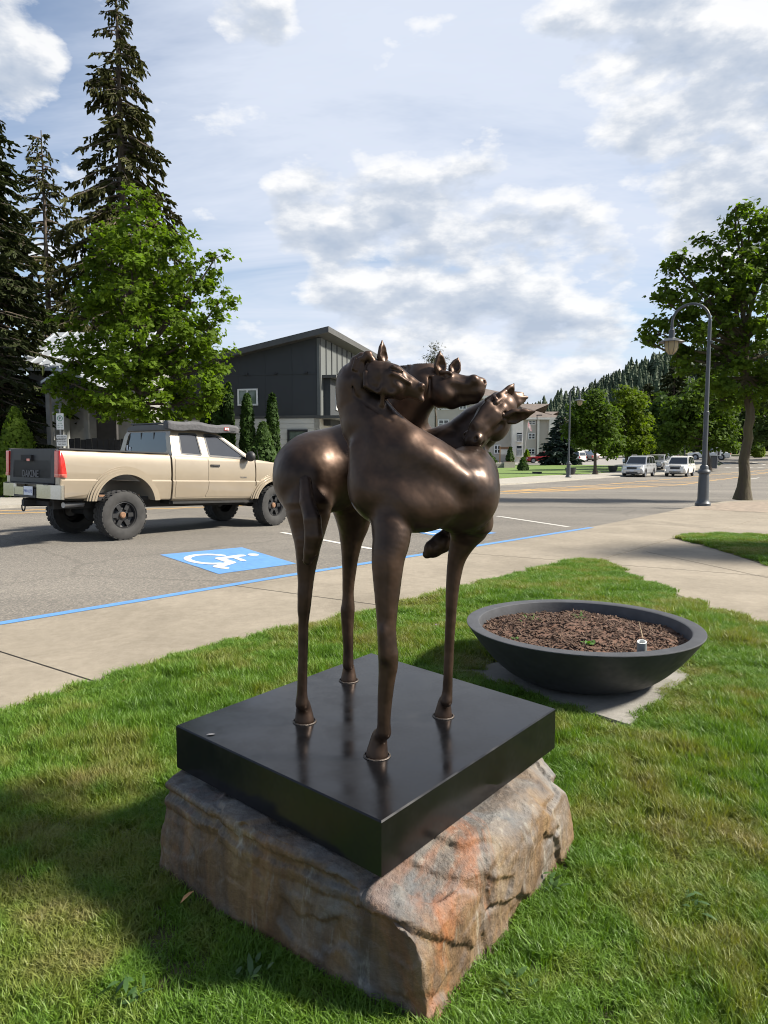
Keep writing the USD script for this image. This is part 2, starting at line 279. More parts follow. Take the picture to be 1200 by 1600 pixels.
pave_poly = Polygon(near_kerb + [(26, 12), (14, -4), (-16, -6)]).buffer(0).difference(lawn1).difference(lawn2)
pave_poly = max(getattr(pave_poly, 'geoms', [pave_poly]), key=lambda g: g.area)
kl = LineString(near_kerb)
# joints across the pavement, at right angles to the kerb, and the one that runs between the tips of the two lawns
def joint(px0, px1, ext=(0.3, 0.3)):
    a, b = np.array(g2(*px0)), np.array(g2(*px1)); u = (b-a)/np.linalg.norm(b-a); return LineString([a-u*ext[0], b+u*ext[1]])
joints = [joint((0, 1018), (155, 1067), (2.0, 1.0)), joint((367, 915), (560, 941), (0.6, 3)), joint((700, 862), (960, 882), (1.5, 2)), joint((933, 876), (1055, 840), (0.02, 0.02)), joint((975, 815), (1130, 826), (1.0, 0.2)), joint((1130, 826), (1230, 798), (0.0, 0.4)), joint((1010, 862), (1210, 905), (0, 3))]
cut = unary_union([j.buffer(0.009, cap_style=2) for j in joints])
slabs = pave_poly.difference(cut)
walk = thing('pavement', 'beige concrete pavement between the street and the lawns', 'pavement', kind='structure')
part('bed', ground_sheet(pave_poly.buffer(-0.03), -0.02), M['joint'], walk)
for g in slabs.geoms:
    if g.area > 0.02: part('slab', ground_sheet(g, 0.0, 0.12), M['concrete'], walk)
blue_end = kl.project(Point(g2(920, 824)))
from shapely.ops import substring
bl = substring(kl, 0, blue_end)
part('painted_kerb', ground_sheet(bl.buffer(0.115, cap_style=2, single_sided=True).buffer(0).intersection(pave_poly) if bl.buffer(0.115, cap_style=2, single_sided=True).intersection(pave_poly).area > 0.5 else bl.buffer(-0.115, cap_style=2, single_sided=True).intersection(pave_poly), 0.004), M['paint_blue'], walk, label='blue painted edge of the pavement')
part('paver_strip', ground_sheet(Polygon(chain([(1068, 795), (1100, 789.5), (1145, 784.5), (1260, 782.5), (1300, 800), (1200, 801)])).intersection(pave_poly), 0.004), M['pavers'], walk, label='brown paver strip round the street tree')
# painted things on the road
def strip_px(pts, w, off): return LineString(chain(pts, off)).buffer(w/2, cap_style=2)
for pts, w in (([(777, 806.5), (889, 823.5)], 0.10), ([(440, 832), (582, 858)], 0.10), ([(205, 868), (120, 852)], 0.0)):
    if w: part('painted_line', ground_sheet(strip_px(pts, w, RO), RO+0.004), M['paint_white'], road, label='white line between parking bays')
yu = [(-300, 815), (0, 798.5), (280, 790), (560, 778), (780, 768), (940, 757.5), (1092, 744), (1148, 738.6), (1200, 734), (1330, 727)]
yl = [(-300, 820), (0, 803), (280, 794), (560, 783), (780, 772), (940, 764), (1066, 757.5), (1120, 750), (1160, 744), (1200, 738.5), (1330, 730)]
for c in (yu, yl): part('painted_line', ground_sheet(strip_px(c, 0.16, RO).intersection(road_poly), RO+0.004), M['paint_yellow'], road, label='yellow line of the median')
hu_, hl_ = LineString(chain(yu[4:10], RO)), LineString(chain(yl[4:10], RO)); hat = Polygon(list(hu_.coords) + list(hl_.coords)[::-1]).buffer(-0.05)
for q in np.linspace(0.05, 1.25, 15):
    a = np.array(hl_.interpolate(min(1, q), normalized=True).coords[0]); b = np.array(hu_.interpolate(max(0, q-0.28), normalized=True).coords[0])
    h = LineString([a, b]).buffer(0.11, cap_style=2).intersection(hat)
    if h.area > 0.05 and h.geom_type == 'Polygon': part('painted_line', ground_sheet(h, RO+0.004), M['paint_yellow'], road, label='yellow hatching of the median')
for k in range(5): part('painted_line', ground_sheet(strip_px([(1135+k*17-2, 731), (1135+k*17+7, 730.7)], 0.5, RO), RO+0.004), M['paint_white'], road, label='white crossing mark far up the street')
part('painted_line', ground_sheet(strip_px([(1172, 748.6), (1186, 746.6)], 0.16, RO), RO+0.004), M['paint_white'], road, label='white lane mark far up the street')
part('painted_line', ground_sheet(strip_px([(1128, 723.2), (1143, 725.2)], 0.25, RO), RO+0.004), M['paint_white'], road); part('painted_line', ground_sheet(strip_px([(1176, 722.2), (1196, 726)], 0.25, RO), RO+0.004), M['paint_white'], road)
# wheelchair sign: square with the local axes right (u) and up (v)
def quad_map(P00, P10, P11, P01):
    P = [np.array(p) for p in (P00, P10, P11, P01)]
    return lambda u, v: (1-u)*(1-v)*P[0] + u*(1-v)*P[1] + u*v*P[2] + (1-u)*v*P[3]
def map_poly(poly, f):
    out = []
    for g in getattr(poly, 'geoms', [poly]):
        out.append(Polygon([f(*c) for c in g.exterior.coords], [[f(*c) for c in i.coords] for i in g.interiors]))
    return unary_union(out)
def wheelchair():
    arc = [(0.43 + 0.235*math.cos(a), 0.33 + 0.235*math.sin(a)) for a in np.linspace(math.radians(115), math.radians(350), 24)]
    wheel = LineString(arc).buffer(0.036, cap_style=1)
    head = Point(0.44, 0.86).buffer(0.062)
    body = LineString([(0.42, 0.72), (0.45, 0.42), (0.66, 0.42)]).buffer(0.048); leg = LineString([(0.66, 0.42), (0.76, 0.17), (0.84, 0.20)]).buffer(0.045); arm = LineString([(0.44, 0.60), (0.64, 0.58)]).buffer(0.034)
    return unary_union([wheel, head, body, leg, arm]).simplify(0.004)
c4 = [g2(x, y, RO) for x, y in ((250, 867), (342, 897.5), (463, 881), (378, 855.5))]
f4 = quad_map(*c4); unit = Polygon([(0, 0), (1, 0), (1, 1), (0, 1)])
wc = wheelchair()
part('parking_symbol', ground_sheet(map_poly(unit, f4), RO+0.004), M['paint_blue'], road, label='blue wheelchair bay square with a white wheelchair figure')
part('wheelchair_figure', ground_sheet(map_poly(wc, f4), RO+0.008), M['paint_white'], road)
c5 = [g2(x, y, RO) for x, y in ((634, 829), (705, 842), (776, 833), (702, 822))]; f5 = quad_map(*c5)
part('parking_symbol', ground_sheet(map_poly(unit, f5), RO+0.004), M['paint_blue'], road, label='blue wheelchair bay square seen between the bronze legs')
part('wheelchair_figure', ground_sheet(map_poly(wc, f5), RO+0.008), M['paint_white'], road)
# the far side
far_walk_poly = Polygon([*far_kerb[:-3], *chain([(1112, 722), (1085, 727), (1040, 731), (965, 736.5), (860, 742.5), (760, 749), (640, 756), (320, 764), (0, 769), (-500, 790)])]).buffer(0)
solo('far_pavement', ground_sheet(far_walk_poly, 0.0, 0.1), M['far_concrete'], 'pale concrete pavement along the far side of the street', 'pavement', kind='structure')
M['far_grass'] = mat('far_grass', (0.075, 0.125, 0.018), 0.9, scale=1.2, col2=(0.105, 0.165, 0.028), bump=0.6, bscale=18, bdist=0.05)
far_lawn_poly = Polygon(chain([(640, 755), (760, 748.5), (860, 742), (968, 736), (1010, 732), (985, 728.5), (930, 727), (830, 726.3), (640, 727)])).buffer(0)
solo('far_lawn', ground_sheet(far_lawn_poly, 0.03, 0.1), M['far_grass'], 'bright mown grass strip in front of the far car park', 'lawn', kind='structure')
park_poly = Polygon(chain([(620, 726.5), (830, 725.9), (930, 726.6), (990, 728.2), (1030, 730.5), (1085, 726.5), (1110, 722), (1100, 713), (900, 711.5), (620, 713)])).buffer(0).difference(road_poly.buffer(0.3)).difference(far_lawn_poly)
solo('car_park', ground_sheet(park_poly, -0.02), M['parking'], 'pale asphalt car park beyond the far grass', 'car park', kind='structure')
bank_poly = Polygon(chain([(1085, 711.9), (1200, 712.3), (1500, 713.5), (2200, 716)]) + [(400, 420), (120, 420)]).buffer(0)
solo('grass_bank', ground_sheet(bank_poly, 0.1, 0.3), mat('bank_grass', (0.07, 0.085, 0.03), 0.95, scale=0.15, col2=(0.12, 0.11, 0.05), bump=0.5, bscale=3), 'rough green bank at the far end of the street', 'bank', kind='structure')
# ---------------------------------------------------------------- near lawn
M['soil'] = mat('lawn_soil', (0.05, 0.055, 0.02), 0.95, scale=5, col2=(0.085, 0.075, 0.03), bump=0.6, bscale=50)
solo('lawn', ground_sheet(lawn1, 0.008, 0.1), M['soil'], 'soil and thatch of the near lawn under the boulder and planter', 'lawn', kind='structure')
solo('lawn', ground_sheet(lawn2, 0.008, 0.1), M['soil'], 'soil of the small pointed lawn beyond the path', 'lawn', kind='structure')
def grass_material():
    N = {'g': ('geometry', {}), 'n1': ('noise_texture', {'scale': 1.25, 'detail': 5, 'roughness': 0.62}), 'n2': ('noise_texture', {'scale': 7, 'detail': 4}), 'w': ('white_noise_texture', {'dimensions': '1D'}), 'ad': ('math', {'math_type': 'multiply_add', 'value2': 1.10}), 'ad2': ('math', {'math_type': 'multiply_add', 'value2': 0.30}), 'ad3': ('math', {'math_type': 'multiply_add', 'value2': 0.42, 'value3': -0.365}),
         'r': ('rgb_ramp', {'ramp': [(0.0, (0.025, 0.052, 0.008)), (0.34, (0.054, 0.125, 0.011)), (0.54, (0.098, 0.185, 0.018)), (0.66, (0.15, 0.185, 0.034)), (0.82, (0.20, 0.18, 0.066)), (1.0, (0.26, 0.21, 0.095))]}),
         'p': ('principled_bsdf', {'roughness': 0.5, 'specular_ior_level': 0.35}), 't': ('translucent_bsdf', {}), 'mx': ('mix_closure', {'fac': 0.32}), 'tm': ('mix_color', {'blend_type': 'multiply', 'fac': 1.0, 'b': (1.5, 1.5, 0.5), 'use_clamp': False})}
    L = [('g.position', 'n1.vector'), ('g.position', 'n2.vector'), ('g.random_per_island', 'w.w'), ('n2.fac', 'ad3.value1'), ('n1.fac', 'ad.value1'), ('ad3.value', 'ad.value3'), ('w.value', 'ad2.value1'), ('ad.value', 'ad2.value3'), ('ad2.value', 'r.fac'), ('r.color', 'p.base_color'), ('r.color', 'tm.a'), ('tm.result', 't.color'), ('p.BSDF', 'mx.closure1'), ('t.BSDF', 'mx.closure2')]
    return usdkit.material(stage, '/World/Looks/grass_blades', N, L, surface='mx.closure')
M['grass'] = grass_material()
def blades(rng, n, size, hl, hw, lean=0.55, clump=0.0):
    x = rng.uniform(-size/2, size/2, (n, 2))
    if clump:
        c = rng.uniform(-size/2, size/2, (max(1, n//14), 2)); x = x*(1-clump) + c[rng.integers(0, len(c), n)]*clump
    h = hl * rng.uniform(0.5, 1.15, n); w = hw * rng.uniform(0.7, 1.3, n); a = rng.uniform(0, 2*np.pi, n); l = rng.uniform(0.1, lean, n) * h * 1.3
    d = np.stack([np.cos(a), np.sin(a)], 1); b = a + rng.normal(0, 0.7, n) + np.pi/2; s = np.stack([np.cos(b), np.sin(b)], 1) * w[:, None] / 2
    P = np.zeros((n, 5, 3)); z0 = -0.005
    P[:, 0, :2], P[:, 1, :2] = x - s, x + s; P[:, :2, 2] = z0
    m = x + d*l[:, None]*0.32; P[:, 2, :2], P[:, 3, :2] = m - s*0.85, m + s*0.85; P[:, 2:4, 2] = (h*0.6)[:, None]
    P[:, 4, :2] = x + d*l[:, None]; P[:, 4, 2] = h*np.sqrt(np.clip(1-(l/h*0.55)**2, 0.15, 1))
    F = (np.arange(n)*5)[:, None, None] + np.array([[0, 1, 3], [0, 3, 2], [2, 3, 4]])[None]
    return P.reshape(-1, 3), F.reshape(-1, 3)
def instancer(name, protos, pos, rotz, scale, idx, tilt=None):
    pi = UsdGeom.PointInstancer.Define(stage, _path(None, name)); base = str(pi.GetPath()) + '/prototypes'
    UsdGeom.Scope.Define(stage, base); paths = []
    for i, (pn, mesh, mt) in enumerate(protos):
        usdkit.mesh(stage, f'{base}/{pn}_{i+1:03d}', mesh, mt); paths.append(Sdf.Path(f'{base}/{pn}_{i+1:03d}'))
    pi.CreatePrototypesRel().SetTargets(paths)
    pi.CreatePositionsAttr(Vt.Vec3fArray.FromNumpy(np.asarray(pos, np.float32)))
    q = np.zeros((len(pos), 4)); q[:, 0] = np.cos(np.asarray(rotz)/2); q[:, 3] = np.sin(np.asarray(rotz)/2)
    pi.CreateOrientationsAttr(Vt.QuathArray([Gf.Quath(float(a[0]), float(a[1]), float(a[2]), float(a[3])) for a in q]))
    pi.CreateScalesAttr(Vt.Vec3fArray.FromNumpy(np.asarray(scale, np.float32))); pi.CreateProtoIndicesAttr(Vt.IntArray.FromNumpy(np.asarray(idx, np.int32)))
    return pi.GetPrim()
def scatter(poly, step, rng, vis=True, ymax=40):
    x0, y0, x1, y1 = poly.bounds; xs, ys = np.meshgrid(np.arange(x0, x1, step), np.arange(max(y0, 0.9), min(y1, ymax), step)); p = np.stack([xs.ravel(), ys.ravel()], 1)
    p += rng.uniform(-0.5, 0.5, p.shape)*step
    if vis: p = p[np.abs(p[:, 0]) < 0.57*p[:, 1] + 0.45]
    return p[shapely.contains_xy(poly, p[:, 0], p[:, 1])]
pad_poly = Polygon([g2(*p) for p in ((722, 1053), (800, 1034), (1050, 1046), (1077, 1060), (985, 1139))])
rock_foot = Polygon([(-0.74, 2.18), (-0.36, 1.93), (0.10, 1.65), (0.28, 1.83), (0.66, 2.36), (0.62, 2.75), (0.2, 3.0), (-0.5, 2.85)])
def make_grass():
    rng = np.random.default_rng(5)
    protos = [('tuft', blades(rng, 560, 0.17, hl, hw*.82, ln, cl), M['grass']) for hl, hw, ln, cl in ((0.055, .0042, .6, .2), (0.05, .004, .7, .3), (0.06, .0042, .55, .4), (0.045, .004, .9, .2), (0.07, .0045, .6, .5), (0.06, .0045, .8, .3))]
    protos += [('seedling', blades(rng, 130, 0.17, 0.035, .004, .9, .3), M['grass'])]
    free = lawn1.buffer(-0.05).difference(rock_foot.buffer(-0.03)).difference(pad_poly.buffer(0.02))
    p = scatter(free, 0.088, rng, ymax=13); d = np.hypot(p[:, 0], p[:, 1])
    keep = rng.random(len(p)) < np.clip(3.4/d, 0.35, 1)**0.6; p = p[keep]; d = d[keep]
    nz = meshkit.fbm(np.column_stack([p*0.9, np.zeros(len(p))]), 3, 3); n2 = meshkit.fbm(np.column_stack([p*3.2, np.ones(len(p))]), 3, 9)
    hs = 0.62 + 0.95*np.clip((nz-0.35)*1.8, 0, 1) * (0.45+n2)
    edge = shapely.distance(lawn1.boundary, shapely.points(p)); hs *= np.clip(0.62 + edge*1.1, 0.62, 1); hs *= np.clip(0.35 + 1.6*shapely.distance(pad_poly, shapely.points(p)), 0.35, 1)
    idx = rng.integers(0, 6, len(p)); thin = (n2 < 0.36) & (nz < 0.52); idx[thin & (rng.random(len(p)) < 0.55)] = 6
    xy = np.clip(d/3.4, 1, 2.2)**0.5
    pos = np.column_stack([p, G(p[:, 0], p[:, 1]) + 0.008 + 0.012*n2])
    pr = instancer('grass', protos, pos, rng.uniform(0, 6.28, len(p)), np.column_stack([xy, xy, hs*rng.uniform(0.85, 1.15, len(p))]), idx)
    tag(pr, 'short green lawn grass with yellowing patches round the boulder', 'grass', kind='stuff')
    # ragged fringe on the lawn's edges and short grass at the pad
    p2 = scatter(lawn2.buffer(-0.05), 0.13, rng, ymax=16)
    pr = instancer('grass', protos[:6], np.column_stack([p2, G(p2[:, 0], p2[:, 1]) + 0.01]), rng.uniform(0, 6.28, len(p2)), np.column_stack([np.full(len(p2), 1.5), np.full(len(p2), 1.5), rng.uniform(0.7, 1.1, len(p2))]), rng.integers(0, 6, len(p2)))
    tag(pr, 'mown green grass of the small pointed lawn beyond the path', 'grass', kind='stuff')
make_grass()
# ================================================================ implicit shapes: smooth unions on a grid, meshed by surface nets
class Field:
    def __init__(s, lo, hi, h):
        s.lo, s.h = np.asarray(lo, float), h; s.n = np.ceil((np.asarray(hi) - s.lo)/h).astype(int) + 1; s.F = np.full(s.n, 0.2, np.float32)
    def block(s, lo, hi):
        a = np.clip(np.floor((np.asarray(lo) - s.lo)/s.h).astype(int), 0, s.n); b = np.clip(np.ceil((np.asarray(hi) - s.lo)/s.h).astype(int) + 1, 0, s.n)
        if (b <= a).any(): return None, None
        g = np.meshgrid(*[(s.lo[i] + s.h*np.arange(a[i], b[i])).astype(np.float32) for i in range(3)], indexing='ij')
        return tuple(slice(a[i], b[i]) for i in range(3)), g
    def put(s, sl, d, k, sub=False):
        f = s.F[sl]
        if sub: d = -d; f = -f; 
        if sub:
            hh = np.clip(0.5 + 0.5*(-d + f)/k, 0, 1) if False else None
            A, B = -f, d                                             # max(A, B) smooth
            t = np.maximum(k - np.abs(A - B), 0)/k; s.F[sl] = np.maximum(A, B) + t*t*k*0.25
        else:
            t = np.maximum(k - np.abs(f - d), 0)/k; s.F[sl] = np.minimum(f, d) - t*t*k*0.25
    def cap(s, a, b, ra, rb, k=0.02, sub=False, flat=None, fs=1.0):
        a, b = np.asarray(a, float), np.asarray(b, float); m = max(ra, rb) + k + 0.012
        sl, g = s.block(np.minimum(a, b) - m, np.maximum(a, b) + m)
        if sl is None: return
        p = [g[i] - a[i] for i in range(3)]; ba = b - a; L2 = ba @ ba + 1e-12
        t = np.clip((p[0]*ba[0] + p[1]*ba[1] + p[2]*ba[2])/L2, 0, 1); q = [p[i] - t*ba[i] for i in range(3)]
        d2 = q[0]**2 + q[1]**2 + q[2]**2
        if flat is not None:
            n = np.asarray(flat, float)/np.linalg.norm(flat); c = q[0]*n[0] + q[1]*n[1] + q[2]*n[2]; d2 = d2 + c*c*(1/fs**2 - 1)
        d = np.sqrt(d2) - (ra + t*(rb - ra))
        if flat is not None: d = d*(fs if fs < 1 else 1)
        s.put(sl, d, k, sub)
    def chain(s, pts, k=0.02, sub=False, flat=None, fs=1.0, kk=0.004):
        P = np.array([p for p, r in pts], float); m = max(r for p, r in pts) + k + 0.012; sl, g = s.block(P.min(0) - m, P.max(0) + m)
        if sl is None: return
        d = None
        for (a, ra), (b, rb) in zip(pts[:-1], pts[1:]):
            p = [g[i] - a[i] for i in range(3)]; ba = b - a; L2 = ba @ ba + 1e-12
            t = np.clip((p[0]*ba[0] + p[1]*ba[1] + p[2]*ba[2])/L2, 0, 1); q = [p[i] - t*ba[i] for i in range(3)]; d2 = q[0]**2 + q[1]**2 + q[2]**2
            if flat is not None:
                n = np.asarray(flat, float)/np.linalg.norm(flat); c = q[0]*n[0] + q[1]*n[1] + q[2]*n[2]; d2 = d2 + c*c*(1/fs**2 - 1)
            e = np.sqrt(d2) - (ra + t*(rb - ra))
            if flat is not None: e = e*(fs if fs < 1 else 1)
            if d is None: d = e
            else: h = np.maximum(kk - np.abs(d - e), 0)/kk; d = np.minimum(d, e) - h*h*kk*0.25
        s.put(sl, d, k, sub)
    def ell(s, c, ax, r, k=0.02, sub=False):
        c, r = np.asarray(c, float), np.asarray(r, float); m = r.max() + k + 0.012; sl, g = s.block(c - m, c + m)
        if sl is None: return
        p = [g[i] - c[i] for i in range(3)]; q = [(p[0]*x[0] + p[1]*x[1] + p[2]*x[2]) for x in np.asarray(ax, float)]
        k0 = np.sqrt(sum((q[i]/r[i])**2 for i in range(3))) + 1e-9; k1 = np.sqrt(sum((q[i]/r[i]**2)**2 for i in range(3))) + 1e-9
        s.put(sl, k0*(k0 - 1)/k1, k, sub)
    def sph(s, c, r, k=0.01, sub=False): s.cap(c, np.asarray(c) + 1e-5, r, r, k, sub)
    def mesh(s):
        F = s.F; S = F < 0; n = np.array(F.shape)
        cs = [S[i:n[0]-1+i, j:n[1]-1+j, l:n[2]-1+l] for i in (0, 1) for j in (0, 1) for l in (0, 1)]
        an, al = cs[0].copy(), cs[0].copy()
        for c in cs[1:]: an |= c; al &= c
        idx = np.argwhere(an & ~al); vid = np.full(n - 1, -1, np.int64); vid[tuple(idx.T)] = np.arange(len(idx))
        acc, cnt = np.zeros((len(idx), 3)), np.zeros(len(idx)); off = np.array([(i, j, l) for i in (0, 1) for j in (0, 1) for l in (0, 1)])
        val = np.stack([F[tuple((idx + o).T)] for o in off], 1)
        for a in range(8):
            for b in range(a+1, 8):
                if np.abs(off[a] - off[b]).sum() != 1: continue
                fa, fb = val[:, a], val[:, b]; m = (fa < 0) != (fb < 0); t = np.where(m, fa/(fa - fb + 1e-20), 0)
                acc += m[:, None]*(off[a] + t[:, None]*(off[b] - off[a])); cnt += m
        V = s.lo + s.h*(idx + acc/np.maximum(cnt, 1)[:, None]); Q = []
        for ax in range(3):
            u, w = (ax+1) % 3, (ax+2) % 3; A = [slice(None)]*3; B = [slice(None)]*3; A[ax], B[ax] = slice(0, -1), slice(1, None)
            ch = S[tuple(A)] != S[tuple(B)]; e = np.argwhere(ch); e = e[(e[:, u] > 0) & (e[:, w] > 0) & (e[:, u] < n[u]-1) & (e[:, w] < n[w]-1)]
            eu, ew = np.eye(3, dtype=int)[u], np.eye(3, dtype=int)[w]
            q = np.stack([vid[tuple(x.T)] for x in (e - eu - ew, e - ew, e, e - eu)], 1); fl = ~S[tuple(e.T)]; q[fl] = q[fl][:, ::-1]; Q.append(q)
        Q = np.vstack(Q); Q = Q[(Q >= 0).all(1)]
        return T(V, np.vstack([Q[:, [0, 1, 2]], Q[:, [0, 2, 3]]]))
def smooth_mesh(m, it=6):
    from scipy.sparse import coo_matrix, diags
    e = m.edges_unique; n = len(m.vertices); A = coo_matrix((np.ones(2*len(e)), (np.r_[e[:, 0], e[:, 1]], np.r_[e[:, 1], e[:, 0]])), (n, n)).tocsr(); A = diags(1/np.maximum(np.asarray(A.sum(1)).ravel(), 1)) @ A; v = m.vertices.copy()
    for _ in range(it):
        v = v + 0.5*(A @ v - v); v = v - 0.52*(A @ v - v)
    m.vertices = v; return m
def roughen(m, amp, sc, seed=0, octv=3):
    m.vertices = m.vertices + m.vertex_normals*((meshkit.fbm(m.vertices*sc, octv, seed) - 0.5)*2*amp)[:, None]; return m
# ================================================================ black plinth and boulder
PT, PB = 0.50, 0.345                                                 # plinth top and bottom
def plane_at(px, py, z):
    d = pdir(px, py); return (C0 + d*((z - CAMZ)/d[2]))
pq = np.array([plane_at(x, y, PT)[:2] for x, y in ((275, 1133), (596, 1284), (868, 1107), (580, 1020))])
M['plinth'] = mat('black_plinth', (0.004, 0.004, 0.0045), 0.21, var=0.3, scale=3, spec=0.34, bump=0.03, bscale=5, rvar=0.09)
def slab_mesh(q, z0, z1, c=0.004):
    P = Polygon(q); P2 = P.buffer(-c, join_style=2); r0 = np.array(P.exterior.coords)[:-1]; r1 = np.array(P2.exterior.coords)[:-1]
    r1 = r1[[int(np.argmin(np.linalg.norm(r1 - a, axis=1))) for a in r0]]
    R = [np.column_stack([r1, np.full(4, z0)]), np.column_stack([r0, np.full(4, z0+c)]), np.column_stack([r0, np.full(4, z1-c)]), np.column_stack([r1, np.full(4, z1)])]
    V = np.vstack(R); F = [[0, 2, 1], [0, 3, 2], [12, 13, 14], [12, 14, 15]]
    for i in range(3):
        for j in range(4): a, b = i*4+j, i*4+(j+1) % 4; F += [[a, b, b+4], [a, b+4, a+4]]
    m = T(V, F); m.fix_normals(); return m
solo('plinth', slab_mesh(pq, PB, PT), M['plinth'], 'square glossy black plinth slab resting on the rusty boulder', 'plinth')
def boulder_material():
    N = {'g': ('geometry', {}), 'sep': ('separate_xyz', {}), 'nrm': ('separate_xyz', {}), 'n1': ('noise_texture', {'scale': 3.2, 'detail': 8, 'roughness': 0.62, 'distortion': 0.9}), 'n2': ('noise_texture', {'scale': 9, 'detail': 8, 'roughness': 0.65}), 'm3s': ('mapping', {'scale': (2.6, 2.6, 0.9)}), 'n3': ('noise_texture', {'scale': 1.0, 'detail': 7, 'roughness': 0.62, 'distortion': 1.3}), 'n4': ('noise_texture', {'scale': 45, 'detail': 6, 'roughness': 0.7}),
         'ms': ('mapping', {'scale': (7, 7, 1.2)}), 'n5': ('noise_texture', {'scale': 1.6, 'detail': 6, 'roughness': 0.6, 'distortion': 0.4}),
         'grey': ('rgb_ramp', {'ramp': [(0.25, (0.06, 0.063, 0.066)), (0.5, (0.12, 0.12, 0.117)), (0.66, (0.19, 0.183, 0.165)), (0.8, (0.28, 0.265, 0.24))]}),
         'rust': ('rgb_ramp', {'ramp': [(0.2, (0.032, 0.021, 0.013)), (0.40, (0.070, 0.041, 0.021)), (0.58, (0.14, 0.083, 0.036)), (0.78, (0.25, 0.182, 0.092))]}),
         'org': ('rgb_ramp', {'ramp': [(0.0, (0, 0, 0)), (0.55, (0, 0, 0)), (0.64, (0.9, 0.9, 0.9)), (1, (1, 1, 1))]}),
         'fac': ('math', {'math_type': 'multiply_add', 'value2': 2.4, 'value3': -0.30}), 'up': ('math', {'math_type': 'multiply_add', 'value2': -0.66, 'use_clamp': False}), 'clampf': ('clamp', {}),
         'm1': ('mix_color', {}), 'm2': ('mix_color', {'b': (0.26, 0.085, 0.022)}), 'of': ('math', {'math_type': 'multiply'}),
         'dk': ('rgb_ramp', {'ramp': [(0.25, (0.6, 0.58, 0.56)), (0.5, (0.95, 0.95, 0.95)), (0.75, (1.2, 1.2, 1.2))]}), 'm3': ('mix_color', {'blend_type': 'multiply', 'fac': 1.0, 'use_clamp': False}),
         'm5': ('mapping', {'scale': (9, 9, 1.6)}), 'n6': ('noise_texture', {'scale': 2.4, 'detail': 8, 'roughness': 0.7}), 'pale': ('rgb_ramp', {'ramp': [(0.0, (0, 0, 0)), (0.58, (0, 0, 0)), (0.70, (0.55, 0.55, 0.55)), (1, (0.6, 0.6, 0.6))]}), 'm4': ('mix_color', {'b': (0.27, 0.26, 0.22)}), 'b': ('bump', {'strength': 0.55, 'distance': 0.012}), 'b2': ('bump', {'strength': 0.4, 'distance': 0.05}), 'p': ('principled_bsdf', {'roughness': 0.72, 'specular_ior_level': 0.4})}
    L = [('g.position', n + '.vector') for n in ('n1', 'n2', 'm3s', 'n4', 'ms')] + [('m3s.vector', 'n3.vector'), ('ms.vector', 'n5.vector'), ('g.normal', 'nrm.vector'), ('g.position', 'sep.vector'),
         ('n2.fac', 'grey.fac'), ('n5.fac', 'rust.fac'), ('n1.fac', 'fac.value1'), ('nrm.z', 'up.value1'), ('fac.value', 'up.value3'), ('up.value', 'clampf.value'), ('grey.color', 'm1.a'), ('rust.color', 'm1.b'), ('clampf.result', 'm1.fac'),
         ('n3.fac', 'org.fac'), ('org.color', 'of.value1'), ('m1.result', 'm2.a'), ('of.value', 'm2.fac'), ('g.position', 'm5.vector'), ('m5.vector', 'n6.vector'), ('n6.fac', 'pale.fac'), ('pale.color', 'm4.fac'), ('m2.result', 'm4.a'), ('n4.fac', 'dk.fac'), ('m4.result', 'm3.a'), ('dk.color', 'm3.b'), ('m3.result', 'p.base_color'),
         ('n2.fac', 'b2.height'), ('n4.fac', 'b.height'), ('b2.normal', 'b.normal'), ('b.normal', 'p.normal')]
    N['of'] = ('math', {'math_type': 'multiply'}); N['xa'] = ('map_range', {'range_type': 'smoothstep', 'from_min': 0.02, 'from_max': 0.17, 'to_min': 0.22, 'to_max': 0.95, 'clamp': True}); L += [('sep.x', 'xa.value'), ('xa.result', 'of.value2')]
    return usdkit.material(stage, '/World/Looks/rusty_boulder', N, L, surface='p.BSDF')
M['boulder'] = boulder_material()
